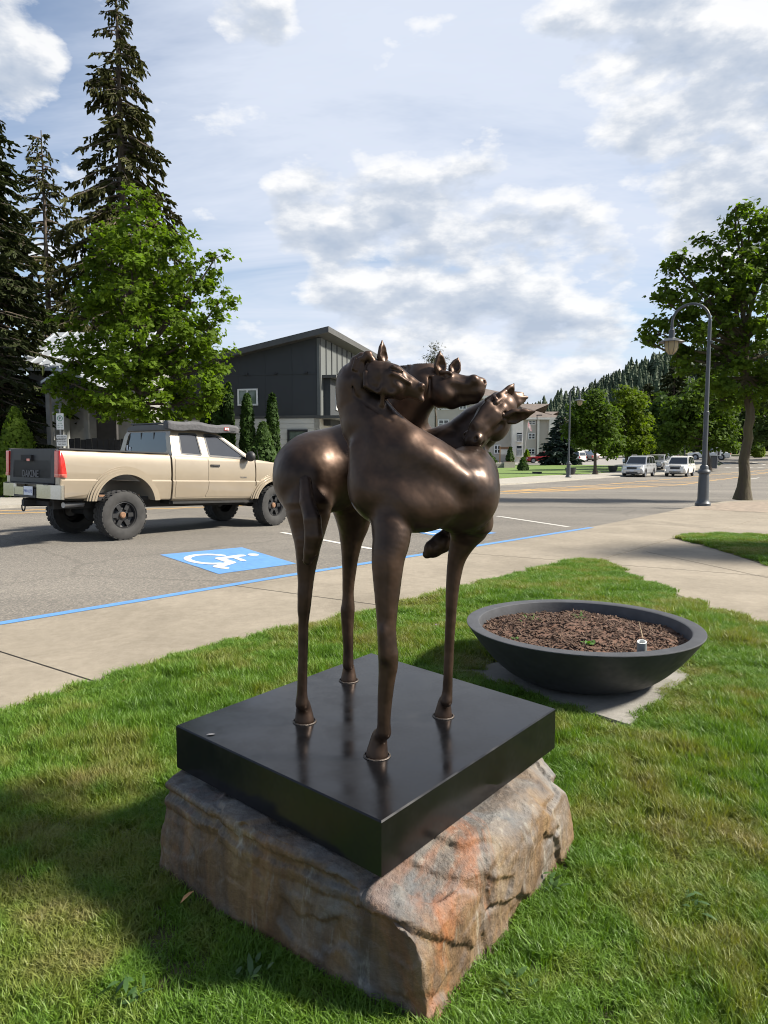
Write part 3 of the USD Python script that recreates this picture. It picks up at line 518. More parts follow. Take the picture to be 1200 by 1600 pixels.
def make_boulder():
    h = 0.0115; F = Field((-0.95, 1.45, -0.10), (0.86, 3.2, 0.42), h)
    X, Y, Z = np.meshgrid(*[F.lo[i] + h*np.arange(F.n[i]) for i in range(3)], indexing='ij')
    P = np.stack([X, Y, Z], -1)
    # faces as half spaces: (outward normal, a point on it)
    pl = [((-0.66, -0.75, 0.05), (-0.30, 1.895, 0.05)), ((-0.58, -0.81, 0.02), (0.10, 1.635, 0.1)), ((-0.70, -0.70, 0.16), (-0.55, 2.06, 0.15)), ((0.80, -0.60, 0.10), (0.262, 1.83, 0.05)), ((0.60, -0.60, 0.42), (0.25, 1.80, 0.20)), ((0.82, -0.56, 0.05), (0.50, 2.17, 0.08)), ((0.86, -0.50, 0.12), (0.63, 2.34, 0.05)), ((0.93, 0.30, 0.2), (0.665, 2.55, 0.1)), ((0.4, 0.9, 0.1), (0.2, 3.02, 0.1)), ((-0.4, 0.9, 0.1), (-0.5, 2.86, 0.1)), ((-0.95, 0.25, 0.06), (-0.755, 2.35, 0.05)), ((-0.86, -0.35, 0.06), (-0.75, 2.17, 0.05)),
          ((0.02, 0.0, 1.0), (0.0, 2.2, 0.342)), ((0.14, -0.36, 0.92), (-0.10, 1.74, 0.298)), ((-0.22, -0.25, 0.94), (-0.66, 2.13, 0.335)), ((0.45, -0.05, 0.9), (0.56, 2.42, 0.31)), ((0.30, -0.62, 0.72), (0.115, 1.645, 0.235)), ((0.55, 0.0, 0.8), (0.63, 2.42, 0.25)), ((0.50, -0.35, 0.79), (0.36, 2.0, 0.285)), ((-0.1, -0.8, 0.6), (-0.05, 1.70, 0.285))]
    d = np.full(X.shape, -1.0)
    for i, (n, q) in enumerate(pl):
        n = np.array(n)/np.linalg.norm(n); e = P @ n - np.dot(n, q); t = np.maximum(0.010 - np.abs(d - e), 0)/0.010; d = np.maximum(d, e) + t*t*0.010*0.25
    F.F = np.maximum(d, Z - PB + 0.001).astype(np.float32); m = F.mesh(); m = m.subdivide(); v = m.vertices.copy(); nr = m.vertex_normals
    # broken face: broad swells, cells of cleft rock that stand at different depths, ledges near the top edges
    amp = 0.020*(meshkit.fbm(v*3.0, 3, 4) - 0.5)*2 + 0.006*(meshkit.fbm(v*16, 3, 8) - 0.5)*2
    rng = np.random.default_rng(11)
    from scipy.spatial import cKDTree
    for num, a_, st, wob in ((46, 0.0085, (1, 1, 1.3), .05), (420, 0.0048, (1, 1, 1.8), .02)):
        c = rng.uniform((-0.9, 1.5, -0.05), (0.8, 3.1, 0.4), (num, 3))*np.array(st); w = v*np.array(st) + wob*2*np.stack([meshkit.fbm(v*9 + k*5, 2, k) - 0.5 for k in range(3)], 1)
        dd, ii = cKDTree(c).query(w, k=2); val = rng.uniform(-1, 1, num); tilt = rng.normal(0, 1, (num, 3)); loc = (w - c[ii[:, 0]])
        amp += a_*(val[ii[:, 0]] + 6*(tilt[ii[:, 0]]*loc).sum(1)).clip(-1.6, 1.6); amp -= a_*0.12*np.exp(-((dd[:, 1] - dd[:, 0])/0.006)**2)
    led = np.clip((v[:, 2] - 0.20)*9, 0, 1)*np.clip(1.0 - nr[:, 2]*2.2, 0, 1)*np.where(nr[:, 0] < 0, 1.0, 0.25); amp += led*0.016*np.sign(np.sin(v[:, 2]*95 + 7*meshkit.fbm(v*4, 2, 3)))
    amp *= np.where((nr[:, 0] < -0.4) & (nr[:, 2] < 0.4), 0.62, 1.0)
    from scipy.sparse import coo_matrix, diags
    e = m.edges_unique; A = coo_matrix((np.ones(2*len(e)), (np.r_[e[:, 0], e[:, 1]], np.r_[e[:, 1], e[:, 0]])), (len(v), len(v))).tocsr(); A = diags(1/np.maximum(np.asarray(A.sum(1)).ravel(), 1)) @ A
    for _ in range(2): amp = 0.5*amp + 0.5*(A @ amp)
    v = v + nr*amp[:, None]; v[:, 2] = np.minimum(v[:, 2], PB - 0.001); m.vertices = v
    return smooth_mesh(m, 1)
solo('boulder', make_boulder(), M['boulder'], 'rust stained grey boulder carrying the black plinth on the lawn', 'boulder', smooth=28)
# ================================================================ bronze horses
def bronze_material(name, lo, hi, rough):
    N = {'g': ('geometry', {}), 'n': ('noise_texture', {'scale': 5.5, 'detail': 6, 'roughness': 0.6, 'distortion': 0.4}), 'n2': ('noise_texture', {'scale': 26, 'detail': 5, 'roughness': 0.65}), 'r': ('rgb_ramp', {'ramp': [(0.28, lo), (0.52, tuple((np.array(lo)+hi)/2)), (0.74, hi)]}), 'r2': ('rgb_ramp', {'ramp': [(0.3, (0.82, 0.82, 0.82)), (0.7, (1.15, 1.13, 1.1))]}), 'mm': ('mix_color', {'blend_type': 'multiply', 'fac': 1.0}),
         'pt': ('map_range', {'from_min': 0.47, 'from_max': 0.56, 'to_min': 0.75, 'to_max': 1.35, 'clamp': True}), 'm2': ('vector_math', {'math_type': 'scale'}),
         'rr': ('map_range', {'from_min': 0.3, 'from_max': 0.7, 'to_min': rough-0.09, 'to_max': rough+0.1}), 'b': ('bump', {'strength': 0.05, 'distance': 0.006}), 'p': ('principled_bsdf', {'metallic': 0.80, 'specular_ior_level': 0.5, 'coat_weight': 0.10, 'coat_roughness': 0.25})}
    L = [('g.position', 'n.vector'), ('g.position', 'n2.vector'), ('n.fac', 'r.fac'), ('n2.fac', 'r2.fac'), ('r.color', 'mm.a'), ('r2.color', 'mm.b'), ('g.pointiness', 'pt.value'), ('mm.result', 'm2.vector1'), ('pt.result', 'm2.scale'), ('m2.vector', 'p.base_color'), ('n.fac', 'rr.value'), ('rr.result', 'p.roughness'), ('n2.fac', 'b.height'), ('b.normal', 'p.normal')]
    return usdkit.material(stage, '/World/Looks/' + name, N, L, surface='p.BSDF')
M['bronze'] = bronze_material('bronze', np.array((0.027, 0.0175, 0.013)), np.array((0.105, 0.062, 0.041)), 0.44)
M['weld'] = mat('weld_bead', (0.075, 0.06, 0.05), 0.5, metal=0.5, bump=0.3, bscale=200)
def V(px, py, Y): return at(px, py, Y)
def R(r, Y): return r*Y/FPX
def C(*pts): return [(V(x, y, Y), R(r, Y)) for x, y, Y, r in pts]
EYE3 = np.eye(3)
def basis(x, up):
    x = np.asarray(x, float)/np.linalg.norm(x); y = np.asarray(up, float) - x*(np.dot(up, x)); y /= np.linalg.norm(y); return np.array([x, y, np.cross(x, y)])
def leg(F, pts, k=0.012):
    from scipy.interpolate import PchipInterpolator
    q = np.array(pts, float); s = np.r_[0, np.cumsum(np.linalg.norm(np.diff(q[:, :2], axis=0), axis=1))]; pts = PchipInterpolator(s, q)(np.linspace(0, s[-1], 4*len(q)))
    F.chain(C(*pts), k, kk=0.0015)
def hoof(F, px, py, r, toe=(0, 0)):
    b = plane_at(px, py, PT - 0.002); Y = b[1]; rr = R(r, Y); t = np.array([toe[0], toe[1], 0.0])
    F.cap(b + t*0.3 + (0, 0, rr*1.7), b + t + (0, 0, 0.004), rr*0.66, rr*0.96, 0.016); return b + t, rr
def cut_plate(F):
    from scipy.ndimage import gaussian_filter
    z1 = int((1.16 - F.lo[2])/F.h); g = gaussian_filter(F.F[:, :, :z1+12], 2.6)[:, :, :z1]; w = np.clip((z1 - np.arange(z1))/30.0, 0, 1).astype(np.float32); F.F[:, :, :z1] = F.F[:, :, :z1]*(1-w) + g*w
    k = int(np.floor((PT - 0.001 - F.lo[2])/F.h)); F.F[:, :, :max(k, 0)] = 0.05
def ear(base, tip, face, w, cup=0.75):
    base, tip = np.asarray(base, float), np.asarray(tip, float); ax = tip - base; L = np.linalg.norm(ax); B = basis(ax, face); c = base + ax*0.47
    m = L*0.75 + w; F = Field(c - m, c + m, max(0.0016, L/46)); f = B[1]
    F.chain([(base - ax*0.22, w*0.70), (base + ax*0.30, w*1.0), (base + ax*0.62, w*0.72), (base + ax*1.0, w*0.12)], 0.003, flat=f, fs=0.55)
    o = f*w*0.50; F.chain([(base + o + ax*0.12, w*0.40), (base + o + ax*0.36, w*cup*0.92), (base + o + ax*0.62, w*cup*0.62), (base + o + ax*0.92, w*0.08)], 0.004, sub=True, flat=f, fs=0.75)
    return smooth_mesh(F.mesh(), 4)
WELDS = []
def hand_worked(m):
    q = trimesh.transformations.euler_matrix(0.6, 0.9, 0.4)[:3, :3]; v = m.vertices @ q.T; w = m.vertices @ q
    a = (0.0012 + 0.0014*np.clip((m.vertices[:, 2] - 1.1)*3, 0, 1))*(meshkit.fbm(v*10, 2, 0) - 0.5)*2 + 0.0007*(meshkit.fbm(w*38, 2, 3) - 0.5)*2; m.vertices = m.vertices + m.vertex_normals*a[:, None]; return m
def horse_left():
    F = Field((-0.50, 2.18, 0.48), (0.42, 3.02, 1.76), 0.0031)
    # rump, barrel and shoulder
    F.ell(V(490, 742, 2.58), basis((0.55, 0.8, 0.05), (0, 0, 1)), (0.150, 0.150, 0.138), 0.03)
    F.ell(V(476, 752, 2.50), EYE3, (0.105, 0.10, 0.125), 0.04); F.ell(V(520, 748, 2.66), EYE3, (0.11, 0.10, 0.125), 0.04)
    F.chain(C((500, 735, 2.58, 52), (560, 722, 2.64, 52), (610, 715, 2.66, 52), (640, 705, 2.66, 50)), 0.05)
    F.cap(V(455, 720, 2.54), V(570, 668, 2.66), R(12, 2.5), R(20, 2.6), 0.06)
    # hind legs
    leg(F, [(482, 790, 2.46, 38), (482, 826, 2.44, 27), (481, 850, 2.42, 21), (478, 905, 2.41, 13.5), (477, 945, 2.40, 10.3), (474, 975, 2.40, 9.2), (473, 1040, 2.39, 8.6), (472, 1082, 2.385, 8.8), (472, 1100, 2.385, 11.5)], 0.02)
    F.cap(V(473, 925, 2.40), V(470, 955, 2.40), R(6, 2.4), R(5, 2.4), 0.02)
    b, r = hoof(F, 474, 1127, 17, (0.005, -0.006)); WELDS.append((b, r))
    leg(F, [(550, 785, 2.74, 34), (552, 815, 2.77, 26), (549, 845, 2.79, 18), (546, 885, 2.80, 12), (544, 930, 2.81, 9.5), (544, 950, 2.81, 11), (543, 975, 2.81, 10), (544, 1020, 2.815, 8.5), (544, 1040, 2.815, 9.5)], 0.02)
    F.cap(V(537, 952, 2.80), V(538, 970, 2.80), R(5, 2.8), R(4, 2.8), 0.014)
    b, r = hoof(F, 545, 1063, 14, (0.0, -0.008)); WELDS.append((b, r))
    # neck sweeping up to the right behind the first head
    F.chain(C((596, 700, 2.66, 58), (615, 660, 2.62, 48), (640, 622, 2.58, 40), (664, 603, 2.55, 33)), 0.04)
    F.cap(V(618, 640, 2.60), V(660, 588, 2.55), R(30, 2.6), R(20, 2.6), 0.03, flat=(0.2, 1, 0), fs=0.55)
    # mane: a crest standing along the neck
    F.chain(C((622, 604, 2.60, 13), (632, 585, 2.59, 15), (643, 577, 2.585, 13.5), (660, 578, 2.575, 12), (676, 580, 2.565, 9)), 0.012, flat=(0.35, 0.9, 0.1), fs=0.62)
    for x0, y0, x1, y1 in ((632, 574, 646, 585), (645, 569, 657, 583), (656, 570, 667, 585), (638, 568, 640, 580)): F.cap(V(x0, y0, 2.56), V(x1, y1, 2.54), R(2.2, 2.5), R(2.6, 2.5), 0.008)
    # head: skull, cheeks, face, muzzle
    Yh = 2.53
    fl = dict(flat=(0, 1, 0), fs=0.86)
    F.chain(C((680, 596, Yh, 19), (702, 606, Yh-.01, 23), (722, 608, Yh-.015, 18), (742, 609, Yh-.02, 15.5)), 0.010, **fl)
    F.chain(C((688, 589, Yh-.01, 9.5), (705, 591, Yh-.015, 10), (722, 596, Yh-.015, 9), (745, 599, Yh-.022, 10)), 0.010)
    F.chain(C((692, 618, Yh-.01, 21), (706, 623, Yh-.012, 16), (724, 623, Yh-.015, 11), (742, 622.5, Yh-.02, 8.5)), 0.007, **fl)
    F.ell(V(694, 613, Yh-.030), basis((1, 0, -0.1), (0, 0, 1)), (R(21, Yh), R(22, Yh), 0.036), 0.010); F.chain(C((750, 601, Yh-.024, 8), (746, 617, Yh-.022, 7)), 0.008)                               # lower jaw and chin
    F.sph(V(740, 593, Yh-.044), R(7, Yh), 0.022); F.sph(V(753, 598, Yh-.02), R(6, Yh), 0.014)                   # nostril swellings
    F.cap(V(741, 590, Yh-.066), V(745, 598, Yh-.068), R(3.2, Yh), R(2.4, Yh), 0.004, sub=True); F.sph(V(757, 597, Yh-.032), R(3, Yh), 0.005, sub=True)
    F.cap(V(718, 610, Yh-.062), V(734, 616, Yh-.064), R(2.6, Yh), R(3.2, Yh), 0.010, sub=True); F.cap(V(733, 616, Yh-.064), V(754, 624, Yh-.05), R(1.7, Yh), R(1.7, Yh), 0.007, sub=True)   # mouth
    F.cap(V(690, 581, Yh-.045), V(703, 583, Yh-.048), R(3.6, Yh), R(3.0, Yh), 0.016)                               # brow
    F.ell(V(697, 587.5, Yh-.052), EYE3, (R(6, Yh), R(3, Yh), R(3, Yh)), 0.008, sub=True); F.sph(V(697, 587.5, Yh-.042), R(3.8, Yh), 0.003)
    F.cap(V(672, 592, Yh-.045), V(671, 622, Yh-.05), R(2.2, Yh), R(2.2, Yh), 0.014, sub=True)                     # line behind the cheek
    F.cap(V(706, 597, Yh-.046), V(730, 601, Yh-.046), R(3, Yh), R(2, Yh), 0.022); F.cap(V(708, 606, Yh-.075), V(728, 607, Yh-.075), R(4, Yh), R(3, Yh), 0.025, sub=True)
    cut_plate(F); return F
def horse_front():
    F = Field((-0.24, 1.90, 0.48), (0.46, 2.72, 1.78), 0.0031)
    # body bent round: chest, barrel, rump
    F.ell(V(606, 744, 2.29), basis((0.9, 0.25, 0), (0, 0, 1)), (R(61, 2.3), R(72, 2.3), 0.140), 0.03); F.ell(V(590, 765, 2.25), EYE3, (R(42, 2.3), 0.11, R(46, 2.3)), 0.04); F.ell(V(640, 778, 2.25), EYE3, (R(70, 2.3), 0.12, R(48, 2.3)), 0.04)
    F.ell(V(655, 765, 2.27), basis((0.98, 0.2, -0.1), (0, 0, 1)), (R(76, 2.27), R(63, 2.27), 0.135), 0.05)
    F.ell(V(718, 770, 2.37), basis((0.95, 0.3, 0), (0, 0, 1)), (R(60, 2.37), R(64, 2.37), 0.15), 0.05)
    F.ell(V(735, 755, 2.42), EYE3, (R(42, 2.4), R(50, 2.4), 0.13), 0.04)
    # neck: rises on the left and turns over at the top
    F.chain(C((650, 738, 2.28, 60), (606, 702, 2.30, 53), (578, 662, 2.325, 45), (563, 628, 2.335, 37), (561, 602, 2.335, 34)), 0.045)
    F.chain(C((563, 600, 2.33, 35), (574, 588, 2.32, 30), (588, 586, 2.30, 24)), 0.03)
    # crest of the mane falling on the right of the neck
    F.chain(C((592, 626, 2.27, 5), (602, 642, 2.27, 6), (614, 656, 2.26, 7), (644, 680, 2.24, 8), (688, 707, 2.28, 8), (735, 728, 2.34, 8)), 0.045)
    # flap of mane over the cheek, with the forelock behind the ear
    F.chain(C((584, 577, 2.25, 11), (584, 592, 2.240, 14), (583, 600, 2.236, 13)), 0.005, flat=(0.1, 1, 0.05), fs=0.42)
    F.cap(V(571, 582, 2.238), V(571, 602, 2.232), R(2.6, 2.26), R(3, 2.26), 0.006); F.cap(V(571, 603, 2.232), V(590, 613, 2.226), R(3, 2.26), R(3.4, 2.26), 0.007); F.cap(V(590, 613, 2.226), V(599, 604, 2.226), R(3, 2.26), R(3, 2.26), 0.006); F.cap(V(598, 606, 2.228), V(597, 632, 2.245), R(3.4, 2.26), R(4.5, 2.26), 0.010)
    F.cap(V(587, 580, 2.205), V(587, 600, 2.198), R(7, 2.24), R(8, 2.24), 0.02, sub=True)
    F.chain(C((552, 580, 2.29, 8), (556, 566, 2.29, 9), (566, 560, 2.285, 9), (578, 562, 2.28, 9)), 0.012)
    for x0, y0, x1, y1, r in ((551, 576, 556, 561, 2.4), (557, 578, 563, 560, 2.4), (563, 584, 569, 562, 2.6), (569, 560, 577, 553, 4.5), (572, 553, 582, 562, 4.0), (556, 590, 562, 606, 3), (553, 592, 560, 618, 3)): F.cap(V(x0, y0, 2.26), V(x1, y1, 2.262), R(r, 2.26), R(r, 2.26), 0.008)
    F.chain(C((551, 600, 2.262, 1.2), (554, 618, 2.255, 1.2), (574, 632, 2.243, 1.4), (612, 656, 2.222, 1.4)), 0.008, sub=True)   # line where the mane meets the neck
    # head
    Yh = 2.262
    fl = dict(flat=(0, 1, 0), fs=0.92)
    F.chain(C((594, 584, Yh, 19), (614, 592, Yh, 21), (634, 602, Yh-.004, 15), (652, 611, Yh-.009, 11)), 0.010, **fl)
    F.chain(C((604, 575, Yh-.005, 9.5), (618, 580, Yh-.008, 9), (640, 595, Yh-.008, 7.5), (656, 606, Yh-.012, 7)), 0.008)
    F.chain(C((612, 606, Yh-.004, 19.5), (624, 612, Yh-.006, 13), (640, 614, Yh-.008, 7.5), (657, 621, Yh-.013, 5.5)), 0.006, **fl)
    F.ell(V(615, 601, Yh-.022), basis((1, 0, -0.25), (0, 0, 1)), (R(20, Yh), R(21, Yh), 0.034), 0.009); F.sph(V(659, 625, Yh-.016), R(4.5, Yh), 0.006)
    F.sph(V(659, 604, Yh-.026), R(5.5, Yh), 0.008); F.sph(V(663, 606, Yh-.034), R(2.6, Yh), 0.004, sub=True)
    F.cap(V(646, 613, Yh-.036), V(666, 613, Yh-.030), R(1.2, Yh), R(1.4, Yh), 0.005, sub=True)
    F.cap(V(614, 573, Yh-.036), V(628, 580, Yh-.038), R(3.4, Yh), R(2.6, Yh), 0.008); F.ell(V(624, 580, Yh-.045), EYE3, (R(5, Yh), R(3, Yh), R(3, Yh)), 0.004, sub=True); F.sph(V(624, 580, Yh-.038), R(3, Yh), 0.002)
    F.cap(V(600, 578, Yh-.045), V(601, 610, Yh-.05), R(2.5, Yh), R(2.5, Yh), 0.012, sub=True)
    F.cap(V(613, 584, Yh-.046), V(640, 598, Yh-.040), R(2.5, Yh), R(2, Yh), 0.014); F.cap(V(618, 591, Yh-.058), V(636, 601, Yh-.052), R(3.2, Yh), R(2.4, Yh), 0.016, sub=True)
    F.cap(V(607, 592, Yh-.052), V(612, 606, Yh-.05), R(4, Yh), R(4, Yh), 0.02, sub=True)
    # folds of the body
    F.cap(V(556, 700, 2.24), V(566, 775, 2.22), R(7, 2.2), R(9, 2.2), 0.04); pass
    F.cap(V(640, 716, 2.06), V(735, 762, 2.15), R(14, 2.1), R(14, 2.1), 0.10, sub=True); F.cap(V(585, 700, 2.10), V(590, 790, 2.10), R(12, 2.1), R(12, 2.1), 0.09, sub=True); F.cap(V(640, 800, 2.07), V(700, 812, 2.12), R(10, 2.1), R(10, 2.1), 0.07, sub=True)
    F.cap(V(636, 698, 2.215), V(718, 752, 2.235), R(17, 2.2), R(15, 2.2), 0.05); F.cap(V(596, 726, 2.095), V(688, 772, 2.10), R(15, 2.1), R(17, 2.1), 0.085, sub=True)
    # front leg
    leg(F, [(612, 795, 2.22, 33), (612, 832, 2.18, 31), (606, 880, 2.15, 25.5), (605, 920, 2.14, 21.5), (604, 955, 2.13, 17.5), (604, 985, 2.125, 15.5), (606, 1018, 2.12, 16), (606, 1040, 2.12, 15.5), (604, 1065, 2.12, 14), (601, 1100, 2.115, 12.3), (600, 1130, 2.11, 11.5), (600, 1145, 2.11, 13)], 0.02)
    F.cap(V(615, 1022, 2.11), V(614, 1045, 2.11), R(7, 2.1), R(6, 2.1), 0.016); F.cap(V(598, 985, 2.10), V(600, 1030, 2.09), R(6, 2.1), R(5, 2.1), 0.02); pass
    b, r = hoof(F, 594, 1180, 19.5, (-0.010, -0.008)); WELDS.append((b, r))
    # hind leg on the right
    leg(F, [(735, 815, 2.42, 36), (724, 845, 2.44, 21), (713, 875, 2.44, 14.5), (707, 920, 2.435, 11), (704, 970, 2.43, 9.3), (702, 1010, 2.43, 8.8), (700, 1060, 2.425, 8.2), (699, 1080, 2.425, 8.8), (697, 1096, 2.42, 11)], 0.022)
    b, r = hoof(F, 695, 1119, 15.5, (-0.006, -0.004)); WELDS.append((b, r))
    cut_plate(F); return F
def horse_behind():
    F = Field((0.06, 2.20, 0.95), (0.62, 2.92, 1.72), 0.0031)
    F.chain(C((660, 712, 2.58, 34), (700, 716, 2.58, 44), (730, 745, 2.55, 48)), 0.04); F.ell(V(715, 765, 2.56), EYE3, (0.13, 0.12, 0.13), 0.05)
    F.chain(C((690, 712, 2.58, 40), (722, 690, 2.58, 36), (748, 668, 2.57, 35), (772, 650, 2.55, 30)), 0.03)
    F.cap(V(655, 684, 2.57), V(700, 674, 2.58), R(7, 2.5), R(7, 2.5), 0.03)
    F.cap(V(720, 705, 2.52), V(733, 712, 2.48), R(28, 2.5), R(25, 2.5), 0.03)
    # head seen from above, muzzle down to the left
    ax = V(738, 688, 2.42) - V(786, 634, 2.50); up = np.array([-0.62, -0.72, 0.42]); B = basis(ax, up)
    P = lambda t, s=0.0, u=0.0: V(786, 634, 2.50) + ax*t + B[2]*s + B[1]*u
    F.cap(P(0.06), P(0.42), 0.054, 0.052, 0.012); F.chain([(P(0.4), 0.052), (P(0.72), 0.040), (P(0.98, 0, -0.004), 0.034)], 0.012)
    for s in (-1, 1):
        F.ell(P(0.38, s*0.022, -0.028), B, (0.062, 0.052, 0.030), 0.012)                                          # cheeks
        F.cap(P(0.22, s*0.034, 0.026), P(0.34, s*0.036, 0.022), 0.012, 0.010, 0.014)                              # brow
        F.ell(P(0.30, s*0.052, 0.014), B, (0.014, 0.011, 0.010), 0.004, sub=True); F.sph(P(0.30, s*0.046, 0.012), 0.0095, 0.002)
        F.sph(P(0.98, s*0.022, 0.010), 0.016, 0.010); F.ell(P(1.04, s*0.026, 0.020), B, (0.010, 0.009, 0.006), 0.005, sub=True)
        F.cap(P(0.40, s*0.026, 0.040), P(0.85, s*0.014, 0.030), 0.007, 0.006, 0.016)
        F.cap(P(0.45, s*0.052, -0.004), P(0.8, s*0.044, -0.004), 0.008, 0.006, 0.016, sub=True)
    F.cap(P(0.35, 0, 0.058), P(0.8, 0, 0.046), 0.008, 0.008, 0.03)
    F.cap(P(0.80, 0, -0.030), P(1.03, 0, -0.026), 0.024, 0.020, 0.010); F.cap(P(0.9, -0.045, -0.012), P(1.12, 0, -0.012), 0.004, 0.005, 0.006, sub=True); F.cap(P(0.9, 0.045, -0.012), P(1.12, 0, -0.012), 0.004, 0.005, 0.006, sub=True)
    # wavy forelock between the ears
    for (t0, s0, u0), (t1, s1, u1), r in (((0.02, 0, 0.05), (0.30, 0.006, 0.058), .010), ((0.0, 0.018, 0.045), (0.22, 0.024, 0.054), .009), ((0.02, -0.018, 0.045), (0.24, -0.02, 0.054), .009), ((0.10, 0.010, 0.058), (0.18, -0.012, 0.062), .007), ((0.05, -0.01, 0.055), (-0.1, -0.012, 0.05), .010)):
        F.cap(P(t0, s0, u0), P(t1, s1, u1), r, r*0.8, 0.006)
    return F
def make_sculpture():
    root = thing('horse_sculpture', 'dark bronze sculpture of three foals leaning together on the black plinth', 'sculpture')
    bz = M['bronze']; fs = [horse_left(), horse_front(), horse_behind()]; hs = []
    for F in fs:
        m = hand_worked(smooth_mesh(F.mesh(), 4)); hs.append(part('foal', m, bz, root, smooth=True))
    a, b, c = hs
    part('ear', ear(V(688, 582, 2.50), V(687, 549, 2.49), (0.45, -0.9, 0), R(10.5, 2.5)), bz, a, True); part('ear', ear(V(708, 583, 2.54), V(716, 559, 2.55), (0.1, -1, 0.1), R(9.5, 2.5)), bz, a, True)
    tl = Field((-0.42, 2.15, 0.95), (-0.12, 2.6, 1.5), 0.003); tl.chain(C((480, 728, 2.45, 9), (477, 752, 2.41, 10), (480, 785, 2.37, 12), (488, 812, 2.34, 14), (490, 838, 2.335, 14.5), (486, 862, 2.34, 12), (481, 875, 2.345, 8)), 0.012, flat=(0, 1, 0), fs=0.75)
    tl.chain(C((483, 775, 2.335, 2.0), (494, 812, 2.295, 2.4), (493, 850, 2.30, 1.6)), 0.014, sub=True)
    part('tail', smooth_mesh(tl.mesh(), 4), bz, a, True)
    part('ear', ear(V(598, 569, 2.285), V(597, 532, 2.28), (0.75, -0.5, 0.0), R(11, 2.3)), bz, b, True); part('ear', ear(V(577, 566, 2.34), V(571, 549, 2.36), (0.5, 0.6, 0.0), R(8, 2.3)), bz, b, True)
    part('ear', ear(V(785, 628, 2.49), V(803, 600, 2.49), (0.55, -0.75, -0.3), R(13, 2.5), 0.8), bz, c, True); part('ear', ear(V(789, 654, 2.45), V(836, 643, 2.43), (0.30, -0.80, -0.55), R(13, 2.5), 0.8), bz, c, True)
    tf = Field((0.36, 2.38, 1.45), (0.56, 2.66, 1.72), 0.0028)
    for p0, p1, p2 in (((790, 633), (806, 622), (823, 621)), ((790, 629), (803, 618), (816, 615)), ((792, 637), (808, 629), (819, 626)), ((790, 640), (803, 634), (812, 631))): tf.chain(C((*p0, 2.50, 8), (*p1, 2.51, 6.5), (*p2, 2.52, 2.6)), 0.006)
    part('mane', smooth_mesh(tf.mesh(), 3), bz, c, True)
    tc = Field((0.10, 2.45, 0.90), (0.32, 2.75, 1.22), 0.003); tc.chain(C((700, 838, 2.60, 14), (690, 848, 2.60, 16), (676, 858, 2.60, 14), (667, 866, 2.60, 7)), 0.012, flat=(0.3, 1, 0), fs=0.6)
    part('tail', smooth_mesh(tc.mesh(), 4), bz, c, True)
    for q, r in WELDS:
        a_ = np.linspace(0, 2*np.pi, 25); pts = np.stack([q[0] + (r*1.06)*np.cos(a_), q[1] + (r*1.06)*np.sin(a_), np.full(25, PT + 0.0015)], 1); part('weld_bead', roughen(tube(pts, 0.0030, 6, False), 0.0018, 150), M['weld'], root)
make_sculpture()

# ================================================================ planter bowl on its concrete pad
solo('concrete_pad', ground_sheet(pad_poly, 0.022, 0.06), M['pad'], 'worn concrete pad set in the lawn under the planter bowl', 'pad', kind='structure')
RZ, RR = 0.385, 0.71
pc = (lambda q: np.array([q[0], q[1]]))(plane_at(909, 974, RZ)); pz = G(*pc) + 0.022
M['bowl'] = mat('planter_black', (0.016, 0.0165, 0.018), 0.55, var=0.25, scale=9, bump=0.12, bscale=140, spec=0.45, rvar=0.08)
M['bowl_rim'] = mat('planter_rim', (0.045, 0.047, 0.052), 0.6, var=0.2, scale=14, bump=0.15, bscale=160, spec=0.4)
planter = thing('planter', 'wide shallow black bowl planter of bark mulch on the concrete pad', 'planter', (pc[0], pc[1], pz))
H = RZ - pz
prof = [(0.0, 0.0), (0.35, 0.0), (0.372, 0.004)] + [(0.372 + 0.338*q**0.62, 0.004 + (H-0.008)*q) for q in (0.02, 0.05, 0.09, 0.14, 0.2, 0.27, 0.35, 0.44, 0.54, 0.65, 0.76, 0.88, 1.0)]
part('bowl', lathe(prof, 96), M['bowl'], planter, smooth=40)
part('rim', lathe([(0.71, H-0.004), (0.7095, H), (0.703, H+0.002), (0.640, H+0.002), (0.631, H-0.004), (0.624, H-0.05), (0.621, H-0.12), (0.58, H-0.14)], 96), M['bowl_rim'], planter, smooth=40)
M['mulch'] = mat('bark_mulch', (0.055, 0.027, 0.016), 0.95, col2=(0.12, 0.062, 0.038), scale=25, bump=0.8, bscale=60)
M['chip'] = mat('bark_chip', (0.095, 0.043, 0.025), 0.85, col2=(0.20, 0.11, 0.065), scale=14, island=0.55)
